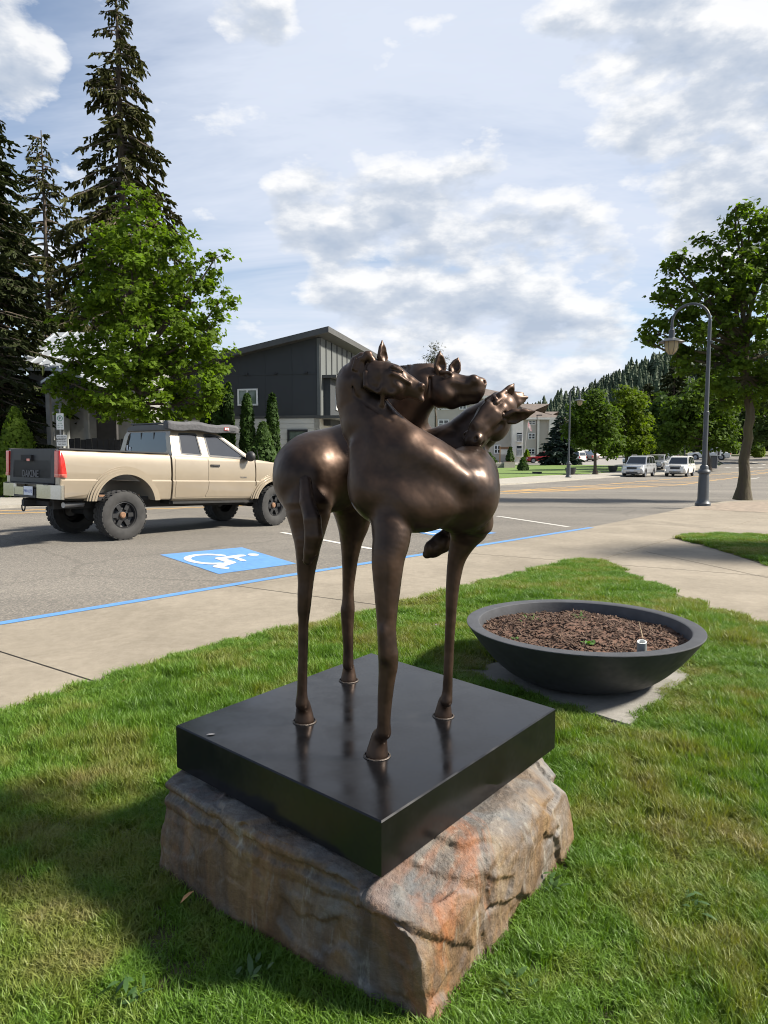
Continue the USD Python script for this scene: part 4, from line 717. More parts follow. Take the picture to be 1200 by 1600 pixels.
def make_mulch():
    rng = np.random.default_rng(8); n, m = 60, 22; V_, F_ = [(0, 0, 0)], []
    a = np.linspace(0, 2*np.pi, n, endpoint=False)
    for i in range(1, m+1): r = 0.623*i/m; V_ += [(r*math.cos(t), r*math.sin(t), 0) for t in a]
    V_ = np.array(V_, float); rr = np.hypot(V_[:, 0], V_[:, 1])
    hf = lambda p: H - 0.075 + 0.075*np.clip(1 - np.hypot(p[:, 0]+0.06, p[:, 1])/0.62, 0, 1)**0.7 + 0.05*(meshkit.fbm(np.column_stack([p[:, :2]*7, np.zeros(len(p))]), 4, 2) - 0.5)
    V_[:, 2] = hf(V_)
    for j in range(n): F_.append([0, 1+j, 1+(j+1) % n])
    for i in range(m-1):
        for j in range(n): p, q = 1+i*n+j, 1+i*n+(j+1) % n; F_ += [[p, p+n, q+n], [p, q+n, q]]
    s = solo('mulch', T(V_ + [pc[0], pc[1], pz], F_), M['mulch'], 'brown bark mulch heaped in the bowl planter', 'mulch', kind='stuff', smooth=True)
    k = 2600; r = 0.605*np.sqrt(rng.random(k)); t = rng.uniform(0, 6.28, k); p = np.column_stack([r*np.cos(t), r*np.sin(t)]); z = hf(p); ms = []
    L, W, Th = rng.uniform(0.012, 0.05, k), rng.uniform(0.005, 0.015, k), rng.uniform(0.002, 0.006, k)
    b0 = np.array([(x, y, z_) for x in (-.5, .5) for y in (-.5, .5) for z_ in (-.5, .5)]); fb = trimesh.creation.box((1, 1, 1)); b0, fc = np.array(fb.vertices), np.array(fb.faces); VV, FF = [], []
    for i in range(k):
        M4 = trimesh.transformations.euler_matrix(rng.normal(0, .35), rng.normal(0, .35), rng.uniform(0, 6.28))[:3, :3]; v = b0*[L[i], W[i], Th[i]]; v[:, 1] *= np.where(v[:, 0] > 0, rng.uniform(.3, 1), rng.uniform(.5, 1)); VV.append(v @ M4.T + [p[i, 0], p[i, 1], z[i] + 0.004]); FF.append(fc + 8*i)
    part('bark_chip', T(np.vstack(VV) + [pc[0], pc[1], pz], np.vstack(FF)), M['chip'], None); tag(stage.GetPrimAtPath('/World/bark_chip'), 'loose bark chips and twigs scattered over the mulch in the bowl', 'bark', kind='stuff')
    return hf
mulch_h = make_mulch()
pp = plane_at(1003, 1012, RZ - 0.02)[:2]
pipe = thing('drain_pipe', 'short grey plastic pipe end standing in the mulch near the rim', 'pipe', (pp[0], pp[1], pz + H - 0.10), ry=-6, rx=14)
part('tube', lathe([(0.026, 0.0), (0.026, 0.125), (0.0255, 0.127)], 24), mat('grey_pipe', (0.16, 0.18, 0.18), 0.4), pipe, smooth=40)
part('lip', lathe([(0.0255, 0.127), (0.020, 0.128), (0.0175, 0.124), (0.0175, 0.02), (0.0, 0.02)], 24), mat('pale_pipe_end', (0.55, 0.56, 0.54), 0.5), pipe, smooth=40)
M['weed'] = mat('weed_leaf', (0.09, 0.20, 0.03), 0.5, island=0.3, trans=0.3); M['twig'] = mat('dry_twig', (0.32, 0.24, 0.15), 0.8)
def leaf_quad(o, d, L, w, up=(0, 0, 1), bend=0.25):
    d = np.asarray(d, float)/np.linalg.norm(d); s = np.cross(d, up); s /= np.linalg.norm(s)+1e-9; n = np.cross(s, d)
    P = [o, o + d*L*.35 + s*w*.5, o + d*L*.35 - s*w*.5, o + d*L*.7 + s*w*.42 - n*L*bend*.4, o + d*L*.7 - s*w*.42 - n*L*bend*.4, o + d*L - n*L*bend]
    return P, [[0, 1, 2], [1, 3, 2], [2, 3, 4], [3, 5, 4]]
def sprig(rng, n, L, w, spread, z0=0.0):
    V_, F_ = [], []
    for i in range(n):
        a = rng.uniform(0, 6.28); e = rng.uniform(0.1, 1.1); P, f = leaf_quad(np.array([0, 0, z0]) + rng.normal(0, spread, 3)*[1, 1, .6], (math.cos(a)*math.cos(e), math.sin(a)*math.cos(e), math.sin(e)), L*rng.uniform(.6, 1.2), w*rng.uniform(.7, 1.2)); b = len(V_); V_ += list(P); F_ += [[x + b for x in t] for t in f]
    return T(np.array(V_), F_)
rng_w = np.random.default_rng(3)
for (px, py), n, L, w, sp, lab in (((918, 1006), 9, .05, .03, .008, 'small bright green weed sprouting in front of the mulch heap'), ((832, 974), 26, .05, .006, .03, 'wispy grassy weed growing at the left of the mulch'), ((905, 972), 22, .06, .006, .02, 'thin tall weed growing at the middle of the mulch'), ((806, 994), 8, .03, .015, .01, 'tiny seedling at the left front of the mulch')):
    q = plane_at(px, py, RZ-0.03); loc = np.array([[q[0]-pc[0], q[1]-pc[1]]]); part('leaf', sprig(rng_w, n, L, w, sp), M['weed'], thing('weed', lab, 'weed', (q[0], q[1], pz + float(mulch_h(loc)[0]))))
solo('twig', tube([(plane_at(1006, 990, RZ)[0], plane_at(1006, 990, RZ)[1], pz+H-.05), (plane_at(1002, 984, RZ)[0], plane_at(1002, 984, RZ)[1], pz+H-.01), (plane_at(998, 975, RZ+.02)[0], plane_at(998, 975, RZ+.02)[1], pz+H+.035)], [.004, .003, .0015], 5), M['twig'], 'thin dry twig sticking up out of the mulch', 'twig')
# ---------------------------------------------------------------- fallen leaves on the lawn, broad weeds, a violet flower
M['dead_leaf'] = mat('dead_leaf', (0.36, 0.17, 0.06), 0.7, var=0.3, scale=60)
for (px, py), L, lab in (((281, 1412), .055, 'orange dead leaf upright in the grass left of the boulder'), ((186, 1070), .05, 'small orange leaf at the edge of the lawn by the pavement'), ((148, 1140), .05, 'brown dead leaf in the grass left of the plinth')):
    q = gp(px, py, 0.04); P, f = leaf_quad(np.zeros(3), (0.4, 0.1, 0.55), L, L*.42); solo('dead_leaf', T(np.array(P) + q, f), M['dead_leaf'], lab, 'leaf')
q = plane_at(322, 1149, PT); P, f = leaf_quad(np.zeros(3), (1, 0.25, 0.02), .03, .014, bend=.05); solo('petal', T(np.array(P) + q + [0, 0, .003], f), mat('petal_white', (.3, .28, .27), .6), 'pale dry petal lying on the left of the plinth top', 'petal')
M['broad'] = mat('broad_weed', (0.055, 0.12, 0.025), 0.5, island=0.3, trans=0.25)
for i, ((px, py), lab) in enumerate((((800, 1555), 'broad leaved weed in the lawn right of the boulder tip'), ((855, 1395), 'broad leaved weed in the grass beside the right side of the boulder'), ((1085, 1420), 'broad leaved weed in the yellowing grass at the right'), ((395, 1530), 'broad leaved weed in the lawn under the left face of the boulder'), ((205, 1560), 'broad leaved weed in the bottom left of the lawn'))):
    q = gp(px, py, 0.02); part('leaf', sprig(rng_w, 12, .042, .014, .022, .012), M['broad'], thing('weed', lab, 'weed', q))
q = gp(683, 976, 0.06); fl = thing('violet_flower', 'single violet flower in the grass behind the plinth', 'flower', q)
part('petal', T(*[np.vstack([leaf_quad(np.zeros(3), (math.cos(a), math.sin(a), .4), .018, .014)[0] for a in np.arange(5)*1.2566]), np.vstack([np.array(leaf_quad(np.zeros(3), (1, 0, 0), 1, 1)[1]) + 6*i for i in range(5)])]), mat('violet_petal', (.36, .12, .55), .5), fl); part('stem', cyl((0, 0, -.06), (0, 0, 0), .0012, n=5), M['weed'], fl)
# ================================================================ vehicles
import manifold3d as m3
def MN(m):
    m = trimesh.Trimesh(m.vertices, m.faces, process=True)
    return m3.Manifold(m3.Mesh(np.asarray(m.vertices, np.float32), np.asarray(m.faces, np.uint32)))
def TMn(x):
    q = x.to_mesh(); return T(q.vert_properties[:, :3], q.tri_verts)
def cross_prism(pts, x0, x1):                                        # polygon in (y, z), extruded along x
    m = prism(Polygon(pts), x1-x0); v = m.vertices.copy(); m.vertices = np.stack([v[:, 2] + x0, v[:, 0], v[:, 1]], 1); return m
def mirror_pts(half): return [(-y, z) for y, z in half] + [(y, z) for y, z in half[::-1]]
def arch(x, z, rx, rz): return Polygon([(x + rx*math.cos(a), z + rz*math.sin(a)) for a in np.linspace(0, 2*np.pi, 48, endpoint=False)])
def wheel_meshes(r, w, rim, n=40, tread=True, nblk=26):
    """tyre, rim and hub about the y axis, outer face at -y, centred on the origin"""
    def lt(prof, k=n):
        m = lathe(prof, k); v = m.vertices.copy(); m.vertices = np.stack([v[:, 0], v[:, 2], -v[:, 1]], 1); return m
    h = w/2; sw = r - rim
    tyre = lt([(rim*0.98, -h*0.70), (rim*1.04, -h*0.86), (rim + sw*0.35, -h*1.0), (rim + sw*0.7, -h*0.98), (r*0.965, -h*0.86), (r*0.985, -h*0.70), (r*0.985, h*0.70), (r*0.965, h*0.86), (rim + sw*0.5, h), (rim*0.98, h*0.8)])
    blk = []
    if tread:
        for i in range(nblk):
            for j, (y, wd) in enumerate(((-h*0.72, h*0.42), (-h*0.24, h*0.38), (h*0.24, h*0.38), (h*0.72, h*0.42))):
                b = trimesh.creation.box((2*np.pi*r/nblk*0.68, wd, r*0.024)); b.apply_translation((0, y, r*0.985)); b.apply_transform(trimesh.transformations.rotation_matrix(2*np.pi*(i + 0.5*(j % 2))/nblk, [0, 1, 0])); blk.append(b)
    tyre = trimesh.util.concatenate([tyre] + blk)
    rimm = lt([(rim*0.99, -h*0.72), (rim*0.93, -h*0.74), (rim*0.90, -h*0.60), (rim*0.86, -h*0.22), (rim*0.62, -h*0.12), (rim*0.50, -h*0.28), (rim*0.28, -h*0.34), (0.001, -h*0.34)])
    hub = lt([(rim*0.24, -h*0.30), (rim*0.24, -h*0.52), (rim*0.17, -h*0.60), (0.001, -h*0.60)], 20)
    return tyre, rimm, hub
M['truck_paint'] = mat('beige_truck_paint', (0.245, 0.203, 0.148), 0.33, metal=0.3, var=0.06, scale=2, coat=0.6, coat_rough=0.12)
M['black_plastic'] = mat('black_plastic', (0.016, 0.016, 0.017), 0.55, var=0.2)
M['grey_trim'] = mat('grey_trim', (0.07, 0.07, 0.072), 0.6, var=0.1)
M['chrome'] = mat('chrome', (0.55, 0.53, 0.50), 0.16, metal=1.0, var=0.05)
M['tyre'] = mat('tyre_rubber', (0.022, 0.0215, 0.021), 0.85, var=0.35, scale=9, bump=0.2)
M['rim_black'] = mat('black_rim', (0.012, 0.012, 0.013), 0.4, var=0.2)
M['rim_silver'] = mat('silver_rim', (0.35, 0.35, 0.36), 0.35, metal=0.8)
M['rust_hub'] = mat('rusty_hub', (0.16, 0.085, 0.045), 0.8, var=0.4, scale=40)
M['red_lens'] = mat('red_lens', (0.42, 0.018, 0.014), 0.15, var=0.25, scale=25, coat=0.6)
M['amber_lens'] = mat('pale_red_lens', (0.50, 0.12, 0.09), 0.2, coat=0.6)
M['clear_lens'] = mat('clear_lens', (0.55, 0.55, 0.53), 0.12, coat=0.8, var=0.1, scale=30)
M['car_glass'] = mat('dark_car_glass', (0.012, 0.014, 0.015), 0.04, spec=0.8, coat=0.5, coat_rough=0.02, var=0.1)
M['under'] = mat('underbody', (0.014, 0.0135, 0.013), 0.85, var=0.4, scale=8)
M['canvas'] = mat('grey_canvas', (0.060, 0.060, 0.064), 0.85, var=0.2, scale=14, bump=0.5, bscale=18, bdist=0.02)
M['white_plate'] = mat('white_plate', (0.55, 0.57, 0.62), 0.5)
M['decal'] = mat('white_decal', (0.6, 0.6, 0.6), 0.6)
M['faded'] = mat('faded_lettering', (0.10, 0.10, 0.102), 0.7)
def on_plane(txt, height, o, xd, yd, depth=0.003, bold=False, center=True):
    m = meshkit.text_mesh(txt, height, depth, bold); xd, yd = np.asarray(xd, float), np.asarray(yd, float); n = np.cross(xd, yd)
    if center: m.apply_translation((-m.bounds[:, 0].mean(), -m.bounds[:, 1].mean(), 0))
    return xf(m, axes(o, xd, yd, n))
def panel_y(poly, y0, slope, zr, t):                                 # a slab on a leaning side plane: y = y0 - slope*(z - zr), thickness t towards the outside (sign of y0)
    s = 1 if y0 > 0 else -1; m = side_prism(poly, 0, t) if s > 0 else side_prism(poly, -t, 0); v = m.vertices; m.vertices = np.stack([v[:, 0], v[:, 1] + y0 - s*slope*(v[:, 2] - zr), v[:, 2]], 1); return m
def pickup():
    head = math.radians(38); d = np.array([math.sin(head), math.cos(head)]); left = np.array([-d[1], d[0]])
    c = gp(197, 844, RO); o = c[:2] + left*0.93
    r = thing('pickup_truck', 'lifted beige pickup truck with black tailgate and rolled grey awning on its roof', 'pickup truck', (o[0], o[1], G(*o) + RO), 90 - 38)
    fx = 3.40; ft = G(*(o + d*fx)) - G(*o)                           # ground falls towards the front axle
    tilt = trimesh.transformations.rotation_matrix(math.radians(2.3), [0, 1, 0], [0, 0, 0.43])
    def P(name, m, mt, parent=None, sm=30, lab=None): return part(name, xf(m if not isinstance(m, list) else trimesh.util.concatenate(m), tilt), mt, parent or r, sm, lab)
    paint = M['truck_paint']
    half = [(0.80, 0.60), (0.875, 0.68), (0.893, 0.80), (0.905, 0.93), (0.908, 0.985), (0.888, 1.01), (0.893, 1.10), (0.885, 1.25), (0.868, 1.36), (0.845, 1.435), (0.80, 1.475)]
    cs = MN(cross_prism(mirror_pts(half), -1.3, 4.5))
    arches = MN(side_prism(arch(0.02, 0.60, 0.545, 0.50), -1.2, 1.2)) + MN(side_prism(arch(fx, 0.52, 0.53, 0.50), -1.2, 1.2))
    # bed: a box with a tray cut out, rounded rear corner in plan
    bed = MN(side_prism(rpoly([(-1.10, 0.70), (0.915, 0.66), (0.915, 1.47), (-1.085, 1.47)], 0.03), -1.2, 1.2)) ^ cs ^ MN(prism(rpoly([(-1.10, -0.92), (-1.10, 0.92), (1.2, 0.92), (1.2, -0.92)], 0.07), 3, 0))
    bed = bed - arches - MN(bbox(-1.03, 0.87, -0.78, 0.78, 0.98, 1.6)) - MN(bbox(-1.2, -1.02, -0.755, 0.755, 0.6, 1.7))
    P('bed', TMn(bed), paint)
    for s in (-1, 1):
        P('rail_cap', bbox(-1.08, 0.90, s*0.775, s*0.845, 1.468, 1.488), M['black_plastic'])
    # tailgate
    tg = MN(side_prism(rpoly([(-1.105, 0.925), (-1.045, 0.925), (-1.045, 1.475), (-1.09, 1.475)], 0.012), -0.745, 0.745)) - MN(box((-1.11, 0, 1.19), (0.03, 1.25, 0.36)))
    tgp = P('tailgate', TMn(tg), M['black_plastic'])
    P('inner_panel', bbox(-1.095, -1.06, -0.62, 0.62, 1.01, 1.37), M['black_plastic'], tgp)
    P('handle', [box((-1.11, 0.12, 1.33), (0.05, 0.34, 0.09)), box((-1.125, 0.12, 1.305), (0.03, 0.16, 0.035))], M['under'], tgp); P('handle_badge', box((-1.143, 0.02, 1.295), (0.006, 0.10, 0.04)), M['red_lens'], tgp)
    P('lettering', on_plane('DAKINE', 0.105, (-1.1065, 0.02, 1.075), (0, -1, 0), (0, 0, 1), 0.004, True), M['faded'], tgp)
    # cab
    cabp = rpoly([(0.955, 0.64), (2.87, 0.62), (2.87, 1.445), (0.955, 1.465)], 0.02)
    cab = (MN(side_prism(cabp, -1.2, 1.2)) ^ cs) - MN(bbox(1.05, 2.80, -0.80, 0.80, 0.7, 1.6))
    gh = rpoly([(0.965, 1.42), (1.00, 1.80), (1.05, 1.925), (1.25, 1.985), (1.65, 1.995), (1.95, 1.955), (2.15, 1.86), (2.86, 1.43), (2.86, 1.40), (0.965, 1.40)], 0.03)
    ghc = [(0.852, 1.40), (0.845, 1.44), (0.70, 1.86), (0.665, 1.925), (0.60, 1.965), (0.45, 1.99), (0.2, 2.0)]
    gin = rpoly([(1.03, 1.42), (1.06, 1.78), (1.12, 1.89), (1.65, 1.945), (1.92, 1.90), (2.75, 1.40)], 0.02)
    ghm = (MN(side_prism(gh, -1.2, 1.2)) ^ MN(cross_prism(mirror_pts(ghc), 0.9, 3.0)))
    w1 = rpoly([(1.16, 1.475), (1.62, 1.46), (1.585, 1.865), (1.19, 1.855)], 0.035); w2 = rpoly([(1.775, 1.455), (2.70, 1.425), (2.66, 1.475), (2.09, 1.845), (1.92, 1.875), (1.745, 1.87)], 0.035)
    y0, sl = 0.845, 0.345
    for s in (-1, 1):
        for w in (w1, w2): ghm = ghm - MN(panel_y(w, s*(y0-0.02), sl, 1.44, 0.06))
    rw = [(-0.68, 1.50), (0.68, 1.50), (0.575, 1.865), (-0.575, 1.865)]
    rwp = cross_prism(list(rpoly(rw, 0.05).exterior.coords)[:-1], 0.9, 1.04); v = rwp.vertices; rwp.vertices = np.column_stack([v[:, 0] + (v[:, 2]-1.42)*0.085, v[:, 1:]]); ghm = ghm - MN(rwp)
    ws = [(-0.66, 1.47), (0.66, 1.47), (0.58, 1.845), (-0.58, 1.845)]
    P('cab', TMn(cab + ghm), paint)
    rwg = cross_prism(list(rpoly(rw, 0.05).buffer(0.004).exterior.coords)[:-1], 0.995, 1.01); v = rwg.vertices; rwg.vertices = np.column_stack([v[:, 0] + (v[:, 2]-1.42)*0.085, v[:, 1:]])
    g = P('rear_window', rwg, M['car_glass'])
    for yy in (-0.2, 0.2): P('window_bar', box((1.012 + 0.02, yy, 1.68), (0.02, 0.025, 0.37)), M['black_plastic'], g)
    for k, (yy, zz, a, b_) in enumerate(((0.62, 1.585, .05, .10), (0.54, 1.52, .11, .02), (0.53, 1.575, .05, .05))): P('sticker', box((1.002 + (zz-1.42)*0.085 - 0.016, yy, zz), (0.006, a, b_)), M['decal'], g)
    roofcol = cross_prism(mirror_pts([(0.676, 1.90), (0.655, 1.935), (0.585, 1.972), (0.45, 1.994), (0.2, 2.005)]), 1.01, 1.22)
    P('rear_roof_trim', TMn(MN(roofcol) ^ MN(side_prism(Polygon([(1.02, 1.87), (1.24, 1.985), (1.24, 2.02), (1.0, 2.0)]), -1, 1))), M['grey_trim'])
    P('brake_light', box((1.075, 0.0, 1.945), (0.05, 0.22, 0.036)), M['red_lens'])
    for s in (-1, 1):
        wf = P('side_window', panel_y(w1, s*(y0-0.016), sl, 1.44, 0.008), M['car_glass']); P('window_seal', TMn(MN(panel_y(w1.buffer(0.006), s*(y0-0.012), sl, 1.44, 0.014)) - MN(panel_y(w1.buffer(-0.022), s*(y0-0.05), sl, 1.44, 0.10))), M['black_plastic'], wf)
        wf = P('side_window', panel_y(w2, s*(y0-0.016), sl, 1.44, 0.008), M['car_glass']); P('window_seal', TMn(MN(panel_y(w2.buffer(0.006), s*(y0-0.012), sl, 1.44, 0.016)) - MN(panel_y(w2.buffer(-0.028), s*(y0-0.05), sl, 1.44, 0.10))), M['black_plastic'], wf)
        # doors: skins proud of the cab, with shut lines between them
        dr = rpoly([(1.00, 0.70), (1.63, 0.70), (1.71, 0.85), (1.722, 1.42), (1.01, 1.43)], 0.03); df = rpoly([(1.645, 0.70), (2.82, 0.69), (2.835, 1.40), (1.735, 1.415), (1.722, 0.85)], 0.03)
        half2 = [(y + 0.006 if y < 1 else y, z) for y, z in half]; cs2 = MN(cross_prism(mirror_pts(half2), -1.3, 4.5))
        for dp, nm in ((dr, 'rear_door'), (df, 'front_door')):
            q = P(nm, TMn((MN(side_prism(dp.buffer(-0.006), s*0.70, s*1.1)) ^ cs2)), paint)
            if nm == 'front_door':
                hd = P('door_handle', [box((1.88, s*0.892, 1.285), (0.20, 0.03, 0.042)), box((1.88, s*0.905, 1.287), (0.13, 0.025, 0.026))], M['black_plastic'], q)
                P('badge', on_plane('TACOMA', 0.028, (2.56, s*0.902, 1.075), (1 if s < 0 else -1, 0, 0), (0, 0, 1), 0.003), M['faded'], q)
        mo = MN(trimesh.creation.icosphere(3, 1.0)); mo = mo.scale((0.085, 0.11, 0.10)).translate((2.66, s*0.985, 1.485)) ^ MN(bbox(2.5, 2.70, -1.3, 1.3, 1.3, 1.7))
        mr = P('mirror', TMn(mo), M['black_plastic']); P('mirror_arm', box((2.68, s*0.90, 1.44), (0.07, 0.10, 0.05)), M['black_plastic'], mr)
    # nose: wings, bonnet, windscreen
    nose = rpoly([(2.895, 0.66), (4.22, 0.66), (4.28, 0.78), (4.28, 1.12), (4.20, 1.23), (3.70, 1.35), (2.90, 1.43)], 0.05)
    nm = (MN(side_prism(nose, -1.2, 1.2)) ^ cs ^ MN(prism(rpoly([(2.8, -0.93), (2.8, 0.93), (4.05, 0.90), (4.30, 0.62), (4.30, -0.62), (4.05, -0.90)], 0.06), 3, 0))) - arches
    P('wings', TMn(nm), paint); P('windscreen', T([(2.80, -0.70, 1.455), (2.80, 0.70, 1.455), (2.10, 0.60, 1.885), (2.10, -0.60, 1.885)], [[0, 1, 2], [0, 2, 3]]), M['car_glass'])
    P('grille', box((4.27, 0, 1.02), (0.05, 0.95, 0.20)), M['black_plastic']); P('front_bumper', box((4.26, 0, 0.78), (0.14, 1.70, 0.20)), paint)
    for s in (-1, 1): P('headlight', box((4.18, s*0.68, 1.06), (0.16, 0.28, 0.16)), M['clear_lens'])
    P('aerial', cyl((3.05, -0.80, 1.40), (2.98, -0.80, 1.62), 0.006, n=6), M['black_plastic'])
    # flares over the wheels
    for (cx, cz, rx, rz_) in ((0.02, 0.60, 0.545, 0.50), (fx, 0.52, 0.53, 0.50)):
        for s in (-1, 1):
            ring = arch(cx, cz - 0.02, rx+0.135, rz_+0.15).difference(arch(cx, cz, rx-0.004, rz_-0.004)).intersection(Polygon([(cx-2, 0.66), (cx+2, 0.66), (cx+2, 3), (cx-2, 3)]))
            core = MN(side_prism(ring, s*0.80, s*0.955)); ch = MN(side_prism(arch(cx, cz - 0.02, rx+0.135, rz_+0.15), s*0.7, s*0.90)) + MN(side_prism(arch(cx, cz-0.02, rx+0.075, rz_+0.085), s*0.7, s*0.945)) + MN(side_prism(arch(cx, cz-0.02, rx+0.11, rz_+0.12), s*0.7, s*0.925)) + MN(side_prism(arch(cx, cz-0.02, rx+0.035, rz_+0.04), s*0.7, s*0.957))
            P('wheel_flare', TMn(core ^ ch), paint, sm=40)
    # lights, bumper, plate, hitch
    for s in (-1, 1):
        tl = MN(side_prism(rpoly([(-1.115, 1.03), (-0.985, 1.03), (-1.03, 1.30), (-1.085, 1.445), (-1.115, 1.445)], 0.015), s*0.765, s*0.915)) ^ MN(prism(rpoly([(-1.118, -0.918), (-1.118, 0.918), (1.2, 0.918), (1.2, -0.918)], 0.075), 3, 0))
        t_ = P('tail_light', TMn(tl), M['red_lens']); P('lower_lens', TMn((tl + tl.translate((-0.004, s*0.004, 0))) ^ MN(bbox(-1.2, -0.9, -1, 1, 1.03, 1.085))), M['amber_lens'], t_)
        bp = rpoly([(-1.21, s*0.35), (-1.19, s*0.80), (-1.10, s*0.925), (-1.02, s*0.935), (-1.02, s*0.35)], 0.04)
        P('bumper_corner', TMn(MN(prism(bp, 0.225, 0.685)) ^ MN(side_prism(rpoly([(-1.25, 0.70), (-1.0, 0.685), (-1.0, 0.915), (-1.23, 0.915)], 0.03), -1, 1))), M['chrome'])
    P('bumper_step', [bbox(-1.215, -1.02, -0.36, 0.36, 0.70, 0.84), bbox(-1.20, -1.03, -0.72, 0.72, 0.905, 0.925)], M['black_plastic']); P('bumper_middle', bbox(-1.222, -1.10, 0.02, 0.33, 0.735, 0.86), M['chrome'])
    P('licence_plate', bbox(-1.235, -1.229, -0.31, -0.02, 0.735, 0.875), M['white_plate']); P('plate_lettering', on_plane('PW 4172', 0.045, (-1.2355, -0.165, 0.80), (0, -1, 0), (0, 0, 1), 0.002), mat('plate_blue', (0.06, 0.10, 0.30), 0.5))
    h_ = P('tow_hitch', [bbox(-1.24, -0.95, -0.04, 0.04, 0.56, 0.65), bbox(-1.05, -0.98, -0.45, 0.45, 0.57, 0.64)], M['under']); P('shackle', tube([(-1.23 + 0.0*t, 0.055*math.cos(t), 0.55 + 0.075*math.sin(t)) for t in np.linspace(-3.4, 0.26, 14)], 0.012, 6), M['under'], h_)
    P('chassis', [bbox(-1.0, 4.1, -0.52, -0.40, 0.52, 0.66), bbox(-1.0, 4.1, 0.40, 0.52, 0.52, 0.66), bbox(0.95, 2.86, -0.80, 0.80, 0.58, 0.66), bbox(-0.9, 0.85, -0.75, 0.75, 0.66, 0.72), bbox(2.6, 4.1, -0.6, 0.6, 0.55, 0.7)], M['under'])
    P('side_step', [bbox(0.98, 2.84, -0.86, -0.78, 0.585, 0.625)], M['under']); P('exhaust', cyl((-0.55, -0.58, 0.60), (-0.92, -0.66, 0.59), 0.045, n=14), M['rim_silver'])
    for x_ in (0.35, -0.3): P('bed_bolt', box((x_, -0.70, 0.70), (0.10, 0.06, 0.10)), M['rust_hub'])
    # roof rack and rolled awning with its badge
    rk = P('roof_rack', [cyl((1.10, s*0.60, 2.02), (2.0, s*0.60, 2.0), 0.016, n=8) for s in (-1, 1)] + [cyl((x_, -0.66, 2.03), (x_, 0.66, 2.03), 0.018, n=8) for x_ in (1.12, 1.55, 1.98)] + [cyl((x_, s*0.60, 1.95), (x_, s*0.60, 2.05), 0.014, n=6) for s in (-1, 1) for x_ in (1.12, 1.98)], M['black_plastic'])
    n_ = 26; ax_ = np.linspace(0.90, 2.50, n_); ring = rpoly([(-0.075, -0.085), (0.085, -0.075), (0.085, 0.06), (0.04, 0.08), (-0.05, 0.085), (-0.085, 0.03)], 0.02); rc = np.array(ring.exterior.coords)[:-1]; rng = np.random.default_rng(4); VV = []
    for i, x_ in enumerate(ax_):
        k_ = 1.0 - 0.12*(i in (0, n_-1)); VV.append(np.column_stack([np.full(len(rc), x_), rc[:, 0]*k_ - 0.745, rc[:, 1]*k_*(1 - 0.10*i/n_) + 1.985 - 0.015*math.sin(i*0.5)]))
    VV = np.vstack(VV); m_ = len(rc); FF = [[i*m_+j, (i+1)*m_+j, i*m_+(j+1) % m_] for i in range(n_-1) for j in range(m_)] + [[i*m_+(j+1) % m_, (i+1)*m_+j, (i+1)*m_+(j+1) % m_] for i in range(n_-1) for j in range(m_)]
    FF += [[0, j, j+1] for j in range(1, m_-1)] + [[(n_-1)*m_, (n_-1)*m_+j+1, (n_-1)*m_+j] for j in range(1, m_-1)]
    aw = T(VV, FF); aw.fix_normals(); aw = roughen(aw, 0.006, 9, 3); a_ = P('awning_bag', aw, M['canvas'], sm=True)
    P('badge', bbox(2.13, 2.24, -0.842, -0.832, 1.96, 2.015), mat('badge_red', (0.35, 0.06, 0.06), 0.6), a_); P('badge_field', bbox(2.14, 2.23, -0.846, -0.842, 1.969, 2.006), M['decal'], a_); P('badge_letters', on_plane('ARB', 0.022, (2.185, -0.8465, 1.9875), (1, 0, 0), (0, 0, 1), 0.002, True), M['red_lens'], a_)
    P('faint_lettering', on_plane('AWNING', 0.022, (2.36, -0.836, 1.97), (1, 0, 0), (0, 0, 1), 0.004), M['faded'], a_)
    P('shut_line', bbox(0.918, 0.952, -0.84, 0.84, 0.66, 1.45), M['under'])
    # wheels stand on the road, not on the leaning body
    R_, W_ = 0.415, 0.29
    ty, ri, hu = wheel_meshes(R_, W_, 0.225)
    for x_, dz, steer in ((0.0, 0, 0), (fx, ft, 0.10)):
        for s in (-1, 1):
            M4 = trimesh.transformations.rotation_matrix(steer*1.0, [0, 0, 1]) @ (np.eye(4) if s < 0 else trimesh.transformations.rotation_matrix(math.pi, [0, 0, 1])); M4 = M4.copy(); M4[:3, 3] = (x_, s*0.79, R_ + dz)
            w = part('wheel', xf(ty, M4), M['tyre'], r, 30); part('rim', xf(ri, M4), M['rim_black'], w, 30); part('hub', xf(hu, M4), M['rust_hub'], w, 30)
            sp = trimesh.util.concatenate([xf(box((0.145, -W_*0.22, 0), (0.10, 0.03, 0.07)), trimesh.transformations.rotation_matrix(2*np.pi*i/6, [0, 1, 0])) for i in range(6)]); part('spokes', xf(sp, M4), M['rim_black'], w, 20)
        part('axle', cyl((x_, -0.72, R_+dz), (x_, 0.72, R_+dz), 0.055, n=10), M['under'], r); 
    part('differential', xf(trimesh.creation.icosphere(2, 0.16), trimesh.transformations.translation_matrix((0.02, 0.1, R_))), M['under'], r, True)
pickup()
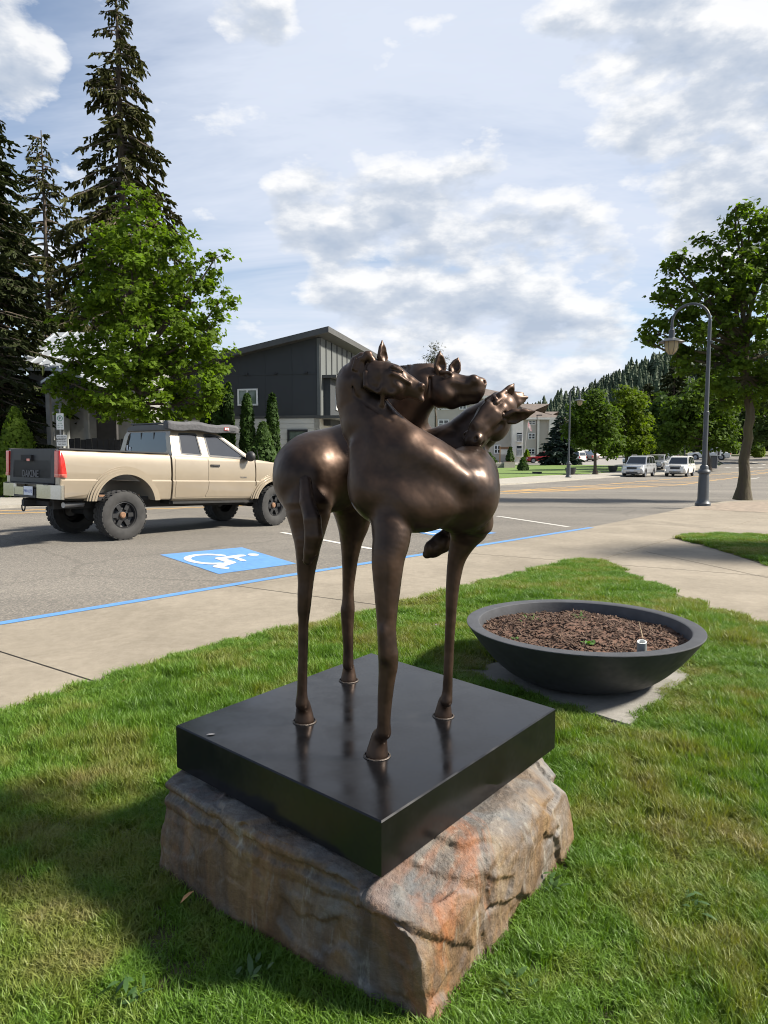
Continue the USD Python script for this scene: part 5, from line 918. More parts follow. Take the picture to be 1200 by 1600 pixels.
# ---------------------------------------------------------------- ordinary cars further off
CARP = {}
def car_paint(name, c, metal=0.3):
    if name not in CARP: CARP[name] = mat('car_paint_' + name, c, 0.3, metal=metal, var=0.03, coat=0.7, coat_rough=0.08)
    return CARP[name]
def car(name, label, cat, paint, px, py, face, kind='suv', group=None, off=RO, L=4.4, W=1.78, Hh=1.66, rim='rim_silver', loc=None, detail=1, hood_patch=False, up=1.0):
    """face: compass direction of the nose, degrees from +y towards +x. (px, py): where the middle of the car meets the ground."""
    q = gp(px, py, off) if loc is None else np.array([*loc, G(*loc) + off]); r = thing(name, label, cat, q, 90 - face, group)
    b = 0.62*up; wb = L*0.60; xf_, xr = wb*0.5 + L*0.01, -wb*0.5 + L*0.01; wr = 0.335*up
    hw = W/2; zt = Hh; belt = Hh*0.585; low = 0.26*up
    if kind == 'suv': body = [(-L/2+.03, low+.10), (-L/2+.25, low), (L/2-.3, low), (L/2-.02, low+.08), (L/2, low+.32), (L/2-.05, belt*0.88), (L/2-.22, belt*0.95), (L*0.20, belt*1.02), (L*0.2, belt), (-L/2+.10, belt), (-L/2, belt*0.8)]; gh = [(L*0.235, belt*0.99), (L*0.075, zt*0.96), (L*0.0, zt*0.993), (-L*0.2, zt), (-L*0.40, zt*0.975), (-L*0.445, zt*0.93), (-L/2+.06, belt*0.98)]
    elif kind == 'sedan': body = [(-L/2+.03, low+.10), (-L/2+.25, low), (L/2-.3, low), (L/2-.02, low+.08), (L/2, low+.28), (L/2-.10, belt*0.80), (L*0.20, belt*1.0), (-L*0.33, belt), (-L/2+.04, belt*0.97), (-L/2, belt*0.7)]; gh = [(L*0.22, belt*0.97), (L*0.06, zt*0.96), (-L*0.02, zt), (-L*0.16, zt*0.985), (-L*0.36, belt*0.98)]
    else: body = [(-L/2+.02, low+.10), (-L/2+.2, low), (L/2-.3, low), (L/2-.02, low+.08), (L/2, belt*0.85), (L*0.24, belt*1.0), (-L/2, belt), ]; gh = [(L*0.22, belt*0.98), (L*0.11, zt*0.97), (L*0.03, zt), (-L*0.08, zt*0.98), (-L*0.11, belt*0.98)]
    half = [(hw*0.90, low-.05), (hw*0.975, low+.10), (hw, belt*0.62), (hw*0.985, belt*0.80), (hw*0.93, belt*1.03)]
    plan = rpoly([(-L/2-.01, -hw*0.80), (-L/2+.12, -hw*1.01), (L/2-.35, -hw*1.01), (L/2+.01, -hw*0.70), (L/2+.01, hw*0.70), (L/2-.35, hw*1.01), (-L/2+.12, hw*1.01), (-L/2-.01, hw*0.80)], 0.08)
    bm = MN(side_prism(rpoly(body, 0.05), -2, 2)) ^ MN(cross_prism(mirror_pts(half), -4, 4)) ^ MN(prism(plan, 3, 0))
    for x_ in (xf_, xr): bm = bm - MN(side_prism(arch(x_, wr, wr*1.17, wr*1.17), hw*0.55, 2)) - MN(side_prism(arch(x_, wr, wr*1.17, wr*1.17), -2, -hw*0.55))
    ghh = [(hw*0.94, belt*0.95), (hw*0.90, belt*1.05), (hw*0.76, zt*0.955), (hw*0.68, zt*0.99), (hw*0.4, zt*1.004)]
    gm = MN(side_prism(rpoly(gh, 0.04), -2, 2)) ^ MN(cross_prism(mirror_pts(ghh), -4, 4))
    bmp = part('body', TMn(bm + gm), paint, r, 32)
    # glass: side bands and the front and rear screens, standing 6 mm proud of the cabin
    glp = Polygon(gh).buffer(-0.085); z0 = belt*1.03; glp = glp.intersection(Polygon([(-9, z0), (9, z0), (9, 9), (-9, 9)]))
    sl = (hw*0.90 - hw*0.76)/(zt*0.955 - belt*1.05); pil = [(-L*0.055, 0.035), (-L*0.27, 0.035)] if kind == 'suv' else [(-L*0.07, 0.035)]
    for x_, w_ in pil: glp = glp.difference(Polygon([(x_-w_, 0), (x_+w_, 0), (x_+w_, 9), (x_-w_, 9)]))
    for s in (-1, 1):
        for gq in getattr(glp, 'geoms', [glp]):
            gq = gq.buffer(-0.02).buffer(0.02)
            if gq.area > 0.01: part('side_window', panel_y(gq, s*(hw*0.90 - 0.004), sl, belt*1.05, 0.010), M['car_glass'], r)
    def screen(p0, p1, lift):
        (x0, z0_), (x1, z1_) = p0, p1; n = np.array([z1_-z0_, -(x1-x0)]); n = n/np.linalg.norm(n)*lift
        a, c_ = np.array(p0) + (np.array(p1)-p0)*0.10 + n, np.array(p0) + (np.array(p1)-p0)*0.90 + n
        yw = lambda z: np.interp(z, [q_[1] for q_ in ghh], [q_[0] for q_ in ghh]) - 0.07
        vv = [(a[0], -yw(a[1]), a[1]), (a[0], yw(a[1]), a[1]), (c_[0], yw(c_[1]), c_[1]), (c_[0], -yw(c_[1]), c_[1])]
        return T(vv, [[0, 1, 2], [0, 2, 3]] if lift > 0 else [[0, 2, 1], [0, 3, 2]])
    part('windscreen', screen(gh[0], gh[1], 0.012), M['car_glass'], r); part('rear_window', screen(gh[-1], gh[-2], -0.012), M['car_glass'], r)
    nf = 28 if detail else 18
    ty, ri, hu = wheel_meshes(wr, 0.21, wr*0.66, nf, False)
    for x_ in (xf_, xr):
        for s in (-1, 1):
            M4 = np.eye(4) if s < 0 else trimesh.transformations.rotation_matrix(math.pi, [0, 0, 1]).copy(); M4[:3, 3] = (x_, s*(hw-0.115), wr)
            w = part('wheel', xf(ty, M4), M['tyre'], r, 30); part('rim', xf(ri, M4), M[rim], w, 30)
    part('underside', bbox(-L*0.46, L*0.45, -hw*0.5, hw*0.5, low*0.8, low+.12), M['under'], r)
    # face and tail
    nz = belt*0.74; xn = L/2 - 0.01
    part('grille', bbox(xn-.06, xn+.012, -hw*0.42, hw*0.42, nz-.10, nz+.07), M['black_plastic'], r); part('bumper_intake', bbox(xn-.06, xn+.012, -hw*0.5, hw*0.5, low+.10, low+.19), M['black_plastic'], r)
    part('licence_plate', bbox(xn, xn+.016, -.16, .16, low+.21, low+.30), M['white_plate'], r)
    for s in (-1, 1):
        part('headlight', MN_box_round(xn-.12, s*hw*0.66, nz, 0.22, 0.30, 0.15, plan, s), M['clear_lens'], r)
        part('tail_light', MN_box_round(-L/2+.08, s*hw*0.84, belt*0.80, 0.18, 0.20, 0.26, plan, s), M['red_lens'], r)
        mm = part('mirror', xf(box((0, 0, 0), (0.10, 0.16, 0.11)), trimesh.transformations.translation_matrix((L*0.185, s*(hw+0.06), belt*1.05))), paint, r)
        for x_ in ((-L*0.03, -L*0.24) if kind == 'suv' else (-L*0.05,)): part('door_handle', box((x_, s*(hw*0.975), belt*0.88), (0.13, 0.03, 0.03)), M['grey_trim'], r)
    if hood_patch: part('bonnet_guard', bbox(xn-.30, xn-.02, -hw*0.5, hw*0.5, belt*0.86, belt*0.935), M['black_plastic'], r, label='black guard on the bonnet edge')
    if kind == 'suv':
        for s in (-1, 1): part('roof_rail', tube([(L*0.02, s*hw*0.66, zt*0.985), (0, s*hw*0.66, zt*1.02), (-L*0.34, s*hw*0.66, zt*1.02), (-L*0.37, s*hw*0.66, zt*0.985)], 0.02, 6), M['grey_trim'], r)
    return r
def MN_box_round(x, y, z, sx, sy, sz, plan, s):
    b = MN(box((x, y, z), (sx, sy, sz))) ^ MN(prism(plan.buffer(0.008), 4, 0)); return TMn(b)
car('parked_suv', 'silver boxy SUV with dark grille, left of the two SUVs by the kerb', 'SUV', car_paint('silver', (0.46, 0.47, 0.48), 0.5), 998, 744.5, 214, L=4.44, W=1.80, Hh=1.72)
car('parked_suv', 'white SUV with a black bonnet guard, right of the two SUVs by the kerb', 'SUV', car_paint('white', (0.66, 0.65, 0.61), 0.0), 1062, 744, 213, L=4.25, W=1.76, Hh=1.69, hood_patch=True)
car('parked_car', 'red estate car parked on the car park beyond the grass', 'car', car_paint('red', (0.30, 0.018, 0.020), 0.3), 849, 723.6, 275, off=-0.02, L=4.5, W=1.74, Hh=1.50, group=None)
car('parked_car', 'dark red car half hidden behind the red estate car', 'car', car_paint('maroon', (0.17, 0.02, 0.03), 0.3), 876, 722.8, 300, off=-0.02, L=4.5, Hh=1.55)
car('parked_car', 'white hatchback parked tail first behind the far lamp post', 'car', car_paint('white', (0.66, 0.65, 0.61)), 890, 722.8, 318, off=-0.02, L=4.1, Hh=1.52)
car('parked_car', 'grey brown sedan parked beyond the white hatchback', 'car', car_paint('bronze', (0.17, 0.15, 0.14), 0.5), 909, 720.6, 322, 'sedan', off=-0.02, L=4.6, Hh=1.44)
car('parked_car', 'white sedan nose to the trees in the car park', 'car', car_paint('white', (0.66, 0.65, 0.61)), 915, 718.6, 322, 'sedan', off=-0.02, L=4.7, Hh=1.46)
car('parked_car', 'silver sedan parked behind the gap between the two kerb SUVs', 'car', car_paint('silver', (0.46, 0.47, 0.48), 0.5), 1028, 733, 214, 'sedan', L=4.7, Hh=1.5, off=0.0)
car('parked_car', 'white SUV further up the street behind the silver sedan', 'car', car_paint('white', (0.66, 0.65, 0.61)), 1020, 728, 216, L=4.6, Hh=1.75, off=0.0)
car('parked_car', 'white high van roofed car at the back of the parked row', 'car', car_paint('white', (0.66, 0.65, 0.61)), 1024, 724, 300, L=5.2, W=1.95, Hh=1.95, off=0.0)
car('parked_car', 'pale blue car left of the row behind the silver SUV', 'car', car_paint('pale_blue', (0.33, 0.38, 0.44), 0.4), 992, 726, 216, 'sedan', L=4.5, Hh=1.45, off=0.0)
car('far_pickup', 'white pickup truck standing beyond the lamp post far up the street', 'pickup truck', car_paint('white', (0.66, 0.65, 0.61)), 1108, 718.5, 300, 'pickup', L=5.4, W=1.95, Hh=1.85, up=1.15)
# ================================================================ lamp posts, signs, bins
M['lamp_metal'] = mat('grey_lamp_metal', (0.050, 0.056, 0.064), 0.45, var=0.12, scale=8, metal=0.2)
M['lamp_glass'] = mat('lamp_glass', (0.40, 0.33, 0.22), 0.3, var=0.15, coat=0.5, trans=0.3)
M['steel'] = mat('steel_post', (0.30, 0.30, 0.30), 0.5, metal=0.5)
def lamp(label, px, py, top_py, arm, off=0.0, rad=0.52, lean=0.0):
    q = gp(px, py, off); k = CAMZ + (HORIZ - top_py)/FPX*q[1] - q[2]; r = thing('lamp_post', label, 'street lamp', q, 0, 'hook necked street lamps along the street')
    h = k - rad; a = np.array([math.cos(arm), math.sin(arm), 0]); lm = M['lamp_metal']
    part('base', lathe([(0.0, 0), (0.215, 0), (0.215, 0.07), (0.19, 0.10), (0.165, 0.14), (0.155, 0.20), (0.145, 0.80), (0.135, 0.92), (0.175, 0.95), (0.18, 1.0), (0.155, 1.03), (0.12, 1.06), (0.115, 1.14), (0.085, 1.18)], 18), lm, r, smooth=35)
    part('pole', lathe([(0.072, 1.15), (0.068, 2.6), (0.078, 2.62), (0.078, 2.70), (0.060, 2.72), (0.048, h), (0.0, h)], 14), lm, r, smooth=35)
    t = np.linspace(0, np.pi, 22); pts = [np.array([0, 0, h]) + a*(rad - rad*math.cos(x)) + np.array([0, 0, rad*math.sin(x)*1.0]) for x in t] + [a*2*rad + np.array([0, 0, h-0.18])]
    part('arm', tube([np.array([0, 0, h-0.25])] + pts, [0.045]*2 + [0.036]*22, 10), lm, r, smooth=True)
    c = a*2*rad; z = h - 0.18
    part('socket', lathe([(0.05, z+0.06), (0.055, z), (0.085, z-0.03), (0.085, z-0.24), (0.11, z-0.27), (0.0, z-0.27)][::-1], 16, c), lm, r, smooth=30)
    part('shade', lathe([(0.09, z-0.26), (0.18, z-0.27), (0.36, z-0.36), (0.365, z-0.375), (0.19, z-0.33), (0.0, z-0.33)][::-1], 22, c), lm, r, smooth=30)
    part('globe', lathe([(0.0, z-0.72), (0.08, z-0.715), (0.15, z-0.64), (0.195, z-0.52), (0.20, z-0.33)], 20, c), M['lamp_glass'], r, smooth=True)
    for i in range(8): an = i*np.pi/4; part('cage_wire', tube([c + np.array([x*math.cos(an), x*math.sin(an), zz]) for x, zz in ((0.206, z-0.33), (0.201, z-0.52), (0.156, z-0.645), (0.082, z-0.722))], 0.006, 4), lm, r)
    part('bracket', cyl((0, 0, h-0.62), (-a*0.09 + [0, 0, h-0.62]), 0.05, n=8), lm, r)
    return r
arm0 = math.atan2(math.sin(math.radians(42)), -math.cos(math.radians(42)))
lamp('tall grey hook necked street lamp in front of the large right hand tree', 1098, 790, 478, arm0 + 0.25, 0.004, 0.50)
lamp('hook necked street lamp on the far pavement left of the round street trees', 888, 746, 607, arm0 + math.pi - 0.2, 0.0, 0.42)
lamp('small distant hook necked street lamp among the trees behind the white SUV', 1069, 731, 641, arm0 + math.pi - 0.2, 0.0, 0.52)
def panel(poly_w, poly_h, t=0.01): return box((0, 0, 0), (poly_w, t, poly_h))
# parking sign with the market notice on one post (left, behind the truck bed)
M['sign_white'] = mat('sign_white', (0.55, 0.56, 0.55), 0.5, var=0.06); M['sign_green'] = mat('sign_green', (0.02, 0.16, 0.09), 0.5); M['sign_black'] = mat('sign_black', (0.02, 0.02, 0.02), 0.6)
sq = gp(98, 777, 0.0); sg = thing('sign_post', 'thin steel post with a green P parking sign above a market notice', 'sign', sq)
zz = lambda py: CAMZ + (HORIZ - py)/FPX*sq[1] - sq[2]; ppm = FPX/sq[1]
part('post', cyl((0, 0.03, 0), (0, 0.03, zz(640)), 0.025, n=8), M['steel'], sg)
w1_, h1_ = 11.5/ppm, 25/ppm; z1_ = zz(659); x1_ = (98.5-98)/ppm
pp_ = part('parking_sign', box((x1_, 0, z1_), (w1_, 0.006, h1_)), M['sign_white'], sg)
part('ring', xf(lathe([(0.070, 0), (0.088, 0), (0.088, 0.003), (0.070, 0.003)], 24), axes((x1_, -0.004, z1_ + h1_*0.19), (1, 0, 0), (0, 0, 1), (0, -1, 0))), M['sign_green'], pp_)
part('letter', on_plane('P', 0.085, (x1_, -0.0035, z1_ + h1_*0.19), (1, 0, 0), (0, 0, 1), 0.003, True), M['sign_black'], pp_)
for k, (t_, hh_) in enumerate((('2 HR', .035), ('9AM - 6PM', .024), ('MON - SAT', .022))): part('lettering', on_plane(t_, hh_, (x1_, -0.0035, z1_ - h1_*(0.13 + 0.13*k)), (1, 0, 0), (0, 0, 1), 0.002), M['sign_green'], pp_)
w2_, h2_ = 16/ppm, 17.5/ppm; z2_ = zz(688.5); x2_ = 2.0/ppm
p2_ = part('notice_board', box((x2_, 0, z2_), (w2_, 0.008, h2_)), M['sign_white'], sg)
for k, (t_, hh_, b_) in enumerate((('SATURDAY', .038, False), ('MARKET', .056, True), ('Road Open', .040, False), ('Park Here', .038, False))):
    m_ = on_plane(t_, hh_, (x2_, -0.0045, z2_ + h2_*(0.34 - 0.22*k)), (1, 0, 0), (0, 0, 1), 0.003, b_); part('lettering', m_, M['sign_black'], p2_)
# far end of the street: bin, information board, round sign
q = gp(1114.5, 732, 0.0); s_ = q[1]/FPX
bn = thing('litter_bin', 'tall grey litter bin on the far pavement corner', 'bin', q); part('body', [box((0, 0, 9.5*s_), (7.0*s_, 7*s_, 19*s_))], M['lamp_metal'], bn); part('lid', box((0, 0, 19.4*s_), (7.6*s_, 7.6*s_, 1.0*s_)), M['black_plastic'], bn); part('edge_strip', box((4.0*s_, -3.4*s_, 9*s_), (0.9*s_, 0.6*s_, 18*s_)), M['steel'], bn)
q = gp(1122, 725, 0.0); s_ = q[1]/FPX
ib = thing('street_sign', 'white board with a dark figure on a post beyond the litter bin', 'sign', q); part('post', cyl((0, .05, 0), (0, .05, 26*s_), 0.04, n=8), M['lamp_metal'], ib); bd = part('board', box((0, 0, 20*s_), (8.4*s_, .04, 15*s_)), M['sign_white'], ib)
part('figure', [box((0, -.025, 17*s_), (3.2*s_, .02, 7*s_)), xf(trimesh.creation.icosphere(1, 1.6*s_), np.diag([1, .12, 1, 1.0])).apply_translation((0, -.025, 23*s_))], M['sign_black'], bd)
q = gp(1134.5, 717, 0.0); s_ = q[1]/FPX
rs = thing('road_sign', 'pale round sign over a small yellow plate far up the street', 'sign', q); part('post', cyl((0, .06, 0), (0, .06, 20*s_), .05, n=6), M['steel'], rs); part('disc', xf(trimesh.creation.cylinder(2.4*s_, .05, sections=16), axes((0, 0, 19*s_), (1, 0, 0), (0, 0, 1), (0, -1, 0))), M['sign_white'], rs); part('plate', box((0, -.01, 13.5*s_), (2.6*s_, .04, 3*s_)), mat('sign_yellow', (.45, .48, .12), .5), rs)
# small bowl planters, box and stones by the far kerb
def far_bowl(px, py, w, label):
    q = gp(px, py, 0.03); s_ = q[1]/FPX; r_, h_ = w*s_/2, w*s_*0.62; t = thing('bowl_planter', label, 'planter', q, 0, 'small dark bowl planters by the far kerb'); part('bowl', lathe([(0, 0), (r_*.62, 0), (r_*.72, h_*.12), (r_*.9, h_*.5), (r_, h_*.97), (r_, h_), (r_*.9, h_), (r_*.86, h_*.86)], 24), M['bowl'], t, smooth=35); part('soil', lathe([(r_*.88, h_*.88), (r_*.5, h_*.95), (0, h_*.97)], 20), M['mulch'], t, smooth=True)
far_bowl(891.5, 741.5, 17, 'dark bowl planter on the far grass just right of the far lamp post'); far_bowl(957.5, 737, 15, 'dark bowl planter on the far grass left of the silver SUV')
M['stone'] = mat('kerb_stone', (0.20, 0.19, 0.17), .9, bump=.4, bscale=6)
for px, py, w, lab in ((924, 738.5, 5, 'small grey stone beside the far street tree, left one'), (936, 738.5, 6, 'small grey stone beside the far street tree, middle one'), (944, 737.5, 4, 'small grey stone beside the far street tree, right one')):
    q = gp(px, py, 0.02); s_ = q[1]/FPX; m_ = trimesh.creation.icosphere(2, 1.0); m_.apply_scale((w*s_*.6, w*s_*.5, w*s_*.32)); m_ = roughen(m_, .05, 4, 3); m_.apply_translation(q); solo('stone', m_, M['stone'], lab, 'stone')
q = gp(839, 740, 0.03); s_ = q[1]/FPX; bx = thing('utility_box', 'low black box on the far grass left of the far lamp post', 'box', q); part('body', box((0, 0, 1.3*s_), (14*s_, 6*s_, 2.6*s_)), M['black_plastic'], bx); part('lid', box((0, 0, 2.8*s_), (15*s_, 6.6*s_, .5*s_)), M['grey_trim'], bx)
# ================================================================ buildings
def mk_box_face(o, ux, uy=(0, 0, 1)):
    """returns place(x0, x1, z0, z1, d0, d1): a box on a facade; d is measured outwards along the facade's normal"""
    ux = np.asarray(ux, float)/np.linalg.norm(ux); n = np.array([ux[1], -ux[0], 0])
    def f(x0, x1, z0, z1, d0, d1):
        m = bbox(x0, x1, d0, d1, z0, z1); v = m.vertices; m.vertices = np.asarray(o) + v[:, [0]]*ux + v[:, [1]]*n + np.column_stack([np.zeros((len(v), 2)), v[:, 2]]); 
        if np.dot(np.cross(ux, n), (0, 0, 1)) < 0: m.faces = m.faces[:, ::-1]
        return m
    return f
M['charcoal'] = mat('charcoal_siding', (0.026, 0.029, 0.031), 0.7, var=0.1, scale=0.8)
M['grey_board'] = mat('grey_green_board', (0.085, 0.092, 0.088), 0.7, var=0.08, scale=1)
M['pale_siding'] = mat('pale_lap_siding', (0.50, 0.49, 0.44), 0.75, var=0.06, scale=1.2)
M['roof_edge'] = mat('dark_roof_edge', (0.055, 0.055, 0.052), 0.6, var=0.15)
M['frame_white'] = mat('window_white', (0.62, 0.62, 0.60), 0.5)
M['frame_black'] = mat('window_black', (0.02, 0.021, 0.022), 0.5)
M['blind_glass'] = mat('green_blind_glass', (0.10, 0.125, 0.10), 0.08, coat=0.6, coat_rough=0.02)
M['pale_glass'] = mat('pale_blind_glass', (0.33, 0.36, 0.28), 0.1, coat=0.5, coat_rough=0.02)
M['dark_glass'] = mat('dark_window_glass', (0.03, 0.034, 0.036), 0.05, coat=0.6, coat_rough=0.02)
def window(f, x0, x1, z0, z1, root, frame, glass, fr=0.06, mull=(), out=0.05, bars=()):
    w = part('window', [f(x0, x1, z0, z0+fr, -.02, out), f(x0, x1, z1-fr, z1, -.02, out), f(x0, x0+fr, z0+fr, z1-fr, -.02, out), f(x1-fr, x1, z0+fr, z1-fr, -.02, out)] + [f(m-fr*.5, m+fr*.5, z0+fr, z1-fr, -.02, out*.9) for m in mull] + [f(x0+fr, x1-fr, m-fr*.4, m+fr*.4, -.02, out*.8) for m in bars], frame, root)
    part('pane', f(x0+fr*.8, x1-fr*.8, z0+fr*.8, z1-fr*.8, -.02, out*.35), glass, w); return w
def dark_house():
    Y0 = 30.0; o = np.array([at(500, 700, Y0)[0], Y0, 0.0]); o[2] = G(o[0], o[1]) - 0.1; th = math.radians(13)
    ul, ur = np.array([-math.cos(th), math.sin(th), 0]), np.array([math.sin(th), math.cos(th), 0])
    W, D, zs = 9.6, 11.0, 2.95 - o[2]; z_hi, z_lo = 6.22 - o[2], 4.35 - o[2]; slope = (z_hi - z_lo)/W
    r = thing('charcoal_house', 'two storey charcoal house with sloping roof above pale siding', 'house', o)
    L_ = np.array; fl = mk_box_face((0, 0, 0), -ul); fr_ = mk_box_face((0, 0, 0), ur)                          # facade axes: left one runs from -W to 0
    def wall_poly(z0, z1a, z1b, th_, d):                                # trapezoid on the left facade
        P = Polygon([(-W, z0), (0, z0), (0, z1a), (-W, z1b)]); m = prism(P, th_); v = m.vertices; n = np.array([(-ul)[1], -(-ul)[0], 0]); m.vertices = v[:, [0]]*(-ul) + np.column_stack([np.zeros((len(v), 2)), v[:, 1]]) + (v[:, [2]] + d)*n; return m
    part('upper_wall', wall_poly(zs, z_hi, z_lo, 0.2, -0.2), M['charcoal'], r)
    # board joints of the upper wall: narrow battens, and the horizontal joint
    for k in range(1, 8): part('batten', wall_poly(zs, z_hi, z_lo, 0.012, 0) if False else fl(-k*1.22-.006, -k*1.22+.006, zs+.02, z_hi - slope*(k*1.22) - .03, 0, .006), M['charcoal'], r)
    part('joint_strip', fl(-W, 0, 4.72 - o[2]-.025, 4.72 - o[2]+.025, 0, .018), M['charcoal'], r); part('lower_trim', fl(-W, .02, zs-.10, zs+.02, -.02, .03), M['roof_edge'], r)
    part('corner_trim', fl(-.10, .03, zs, z_hi-.05, 0, .03), M['grey_board'], r)
    nb = 14
    part('lower_wall', fl(-W, 0, 0, zs-.1, -.25, -.03), M['pale_siding'], r)
    for k in range(nb): part('siding_board', fl(-W, 0, k*(zs-.1)/nb, (k+1)*(zs-.1)/nb - .012, -.03, 0.0), M['pale_siding'], r)
    # right facade
    zr = z_hi + 0.1
    part('side_wall', fr_(0.05, D, zs, zr, -.2, 0), M['grey_board'], r); part('side_lower_wall', fr_(0.0, D, 0, zs, -.25, -.02), M['pale_siding'], r)
    for k in range(0, 13): part('batten', fr_(0.05 + k*.82, 0.11 + k*.82, zs, zr, 0, .035), M['charcoal'], r)
    def shed(f, x0, x1, z, out, drop): 
        m = f(x0, x1, z-.09, z, -.05, out); return m
    # roof slab: slopes down to the left
    n_ = np.array([(-ul)[1], -(-ul)[0], 0]); ov = 0.45
    P = [np.array(p) for p in ((0, 0, z_hi), (0, 0, z_hi+.26))]
    def rp(xl, dep, z): return (-ul)*xl*1.0 + ur*dep + np.array([0, 0, z])
    a = [rp(0.55, -ov, z_hi + slope*.55), rp(0.55, D+ov, z_hi + slope*.55), rp(-W-.4, D+ov, z_lo - slope*.4), rp(-W-.4, -ov, z_lo - slope*.4)]; t = np.array([0, 0, .24]); V_ = np.array(a + [p + t for p in a]); rf = T(V_, [[0, 1, 2], [0, 2, 3], [4, 6, 5], [4, 7, 6], [0, 4, 1], [1, 4, 5], [1, 5, 2], [2, 5, 6], [2, 6, 3], [3, 6, 7], [3, 7, 0], [0, 7, 4]]); rf.fix_normals(); part('roof', rf, M['roof_edge'], r)
    # windows
    X = lambda px, dep=0: (px - 500)/FPX*Y0*1.04; Z = lambda py, yy=30.4: CAMZ + (HORIZ - py)/FPX*yy - o[2]
    window(fl, X(369), X(402), Z(634), Z(608), r, M['frame_white'], M['blind_glass'], .07, mull=(X(385),)); window(fl, X(449), X(481), Z(702), Z(671.5), r, M['frame_black'], M['blind_glass'], .09, bars=(Z(688),)); window(fl, X(310), X(320), Z(634), Z(608), r, M['frame_white'], M['pale_glass'], .07)
    # bay on the right facade with its own little roofs
    part('bay', fr_(0.55, 3.4, zs-.4, 4.55-o[2], 0, .30), M['charcoal'], r); window(mk_box_face(np.cross(ur, (0, 0, 1))*0.30, ur), 1.3, 2.9, 3.25-o[2], 4.35-o[2], r, M['frame_white'], M['pale_glass'], .09, mull=(2.1,)); part('bay_roof', fr_(0.35, 3.7, 4.56-o[2], 4.68-o[2], -.05, .62), M['roof_edge'], r); part('entry_roof', fr_(-0.55, 3.7, zs-.14, zs-.02, 0.03, 1.1), M['roof_edge'], r); part('entry_post', fr_(3.3, 3.42, 0, zs-.15, .9, 1.02), M['roof_edge'], r); part('door', fr_(1.6, 2.6, 0.05, 2.15, -.03, .04), M['frame_black'], r)
    for px in (385, 432, 480): part('wall_lamp', fl(X(px)-.05, X(px)+.05, Z(587), Z(584), .012, .10), M['black_plastic'], r)
dark_house()
def left_house():
    Y0 = 27.0; o = np.array([0, Y0, G(-11, Y0) - .1]); r = thing('metal_roof_house', 'old house with ribbed metal roof and dark porch behind the left trees', 'house', o)
    X = lambda px, Y=Y0: (px-600)/FPX*Y; Z = lambda py, Y=Y0: CAMZ + (HORIZ-py)/FPX*Y - o[2]
    M['metal_roof'] = mat('pale_metal_roof', (0.40, 0.43, 0.46), 0.35, metal=0.4, var=0.1, scale=1.5); M['house_grey'] = mat('house_grey', (0.20, 0.20, 0.19), .8, var=.2, scale=2); M['dark_wood'] = mat('dark_wood', (0.030, 0.028, 0.027), .85, var=.3, scale=3); M['brown_board'] = mat('brown_board', (0.075, 0.055, 0.035), .9, var=.35, scale=5, stretch=(.3, 1, 4))
    x0, x1, ze, zr_ = X(28), X(236), Z(572), Z(527, 30.5)
    part('wall', bbox(x0+.4, x1-.4, 0.4, 6.5, 0, ze), M['house_grey'], r)
    def slab(p, q, w, t_=.08): pass
    a = [(x0, -.2, ze-.25), (x1, -.2, ze-.25), (x1, 3.5, zr_), (x0, 3.5, zr_)]; b = [(x, y, z+.1) for x, y, z in a]; rf = T(a+b, [[0, 2, 1], [0, 3, 2], [4, 5, 6], [4, 6, 7], [0, 1, 5], [0, 5, 4], [1, 2, 6], [1, 6, 5], [2, 3, 7], [2, 7, 6], [3, 0, 4], [3, 4, 7]]); rfp = part('roof', rf, M['metal_roof'], r)
    a2 = [(x, 7-y, z) for x, y, z in a]; part('rear_roof', T([*a2, *[(x, y, z+.1) for x, y, z in a2]], [[0, 1, 2], [0, 2, 3], [4, 6, 5], [4, 7, 6]]), M['metal_roof'], r)
    for x in np.arange(x0+.15, x1, .42): part('roof_rib', tube([(x, -.21, ze-.13), (x, 3.5, zr_+.12)], .025, 4), M['metal_roof'], rfp)
    # porch gable towards the street
    Yp = -2.6; yp = Y0+Yp; xa, xb, xc = X(70, yp), X(106, yp), X(142, yp); za, zb = Z(601, yp), Z(580, yp)
    for s, (p, q_) in enumerate(((xa, xb), (xc, xb))): 
        v = [(p, Yp, za), (q_, Yp, zb), (q_, .3, zb), (p, .3, za)]; m_ = T(v + [(x, y, z+.09) for x, y, z in v], [[0, 1, 2], [0, 2, 3], [4, 6, 5], [4, 7, 6], [0, 4, 1], [1, 4, 5], [3, 2, 6], [3, 6, 7], [0, 3, 7], [0, 7, 4]]); m_.fix_normals(); part('porch_roof', m_, M['metal_roof'], r)
    part('porch_gable', T([(xa+.15, Yp+.25, za), (xc-.15, Yp+.25, za), (xb, Yp+.25, zb-.05)], [[0, 1, 2]]), M['dark_wood'], r); part('porch_beam', bbox(xa, xc, Yp+.1, Yp+.28, za-.22, za-.02), M['dark_wood'], r)
    for x in (xa+.15, xc-.15): part('porch_post', bbox(x-.07, x+.07, Yp+.12, Yp+.26, 0, za-.2), M['house_grey'], r)
    part('porch_back', bbox(X(108, yp), xc, -.1, .1, 0, za), M['dark_wood'], r); part('pale_wall_panel', bbox(X(84), X(106), -.25, .35, 0, ze-.6), mat('pale_wall', (.27, .28, .27), .8, var=.15, scale=3), r)  # dark porch back, and a wall panel of paler grey than the house
    f = mk_box_face((0, -.25, 0), (1, 0, 0)); window(f, X(85), X(93), Z(688), Z(645), r, M['frame_white'], M['dark_glass'], .05, bars=(Z(655), Z(665), Z(675))); 
    # dark side fence and retaining boards to the right of the porch
    fe = thing('dark_fence', 'dark board fence standing between the old house and the charcoal house', 'fence', (X(110, 24.5), 24.5, G(-9, 24.5)-.05)); n_ = 26; w_ = (X(345, 24.5)-X(112, 24.5))/n_
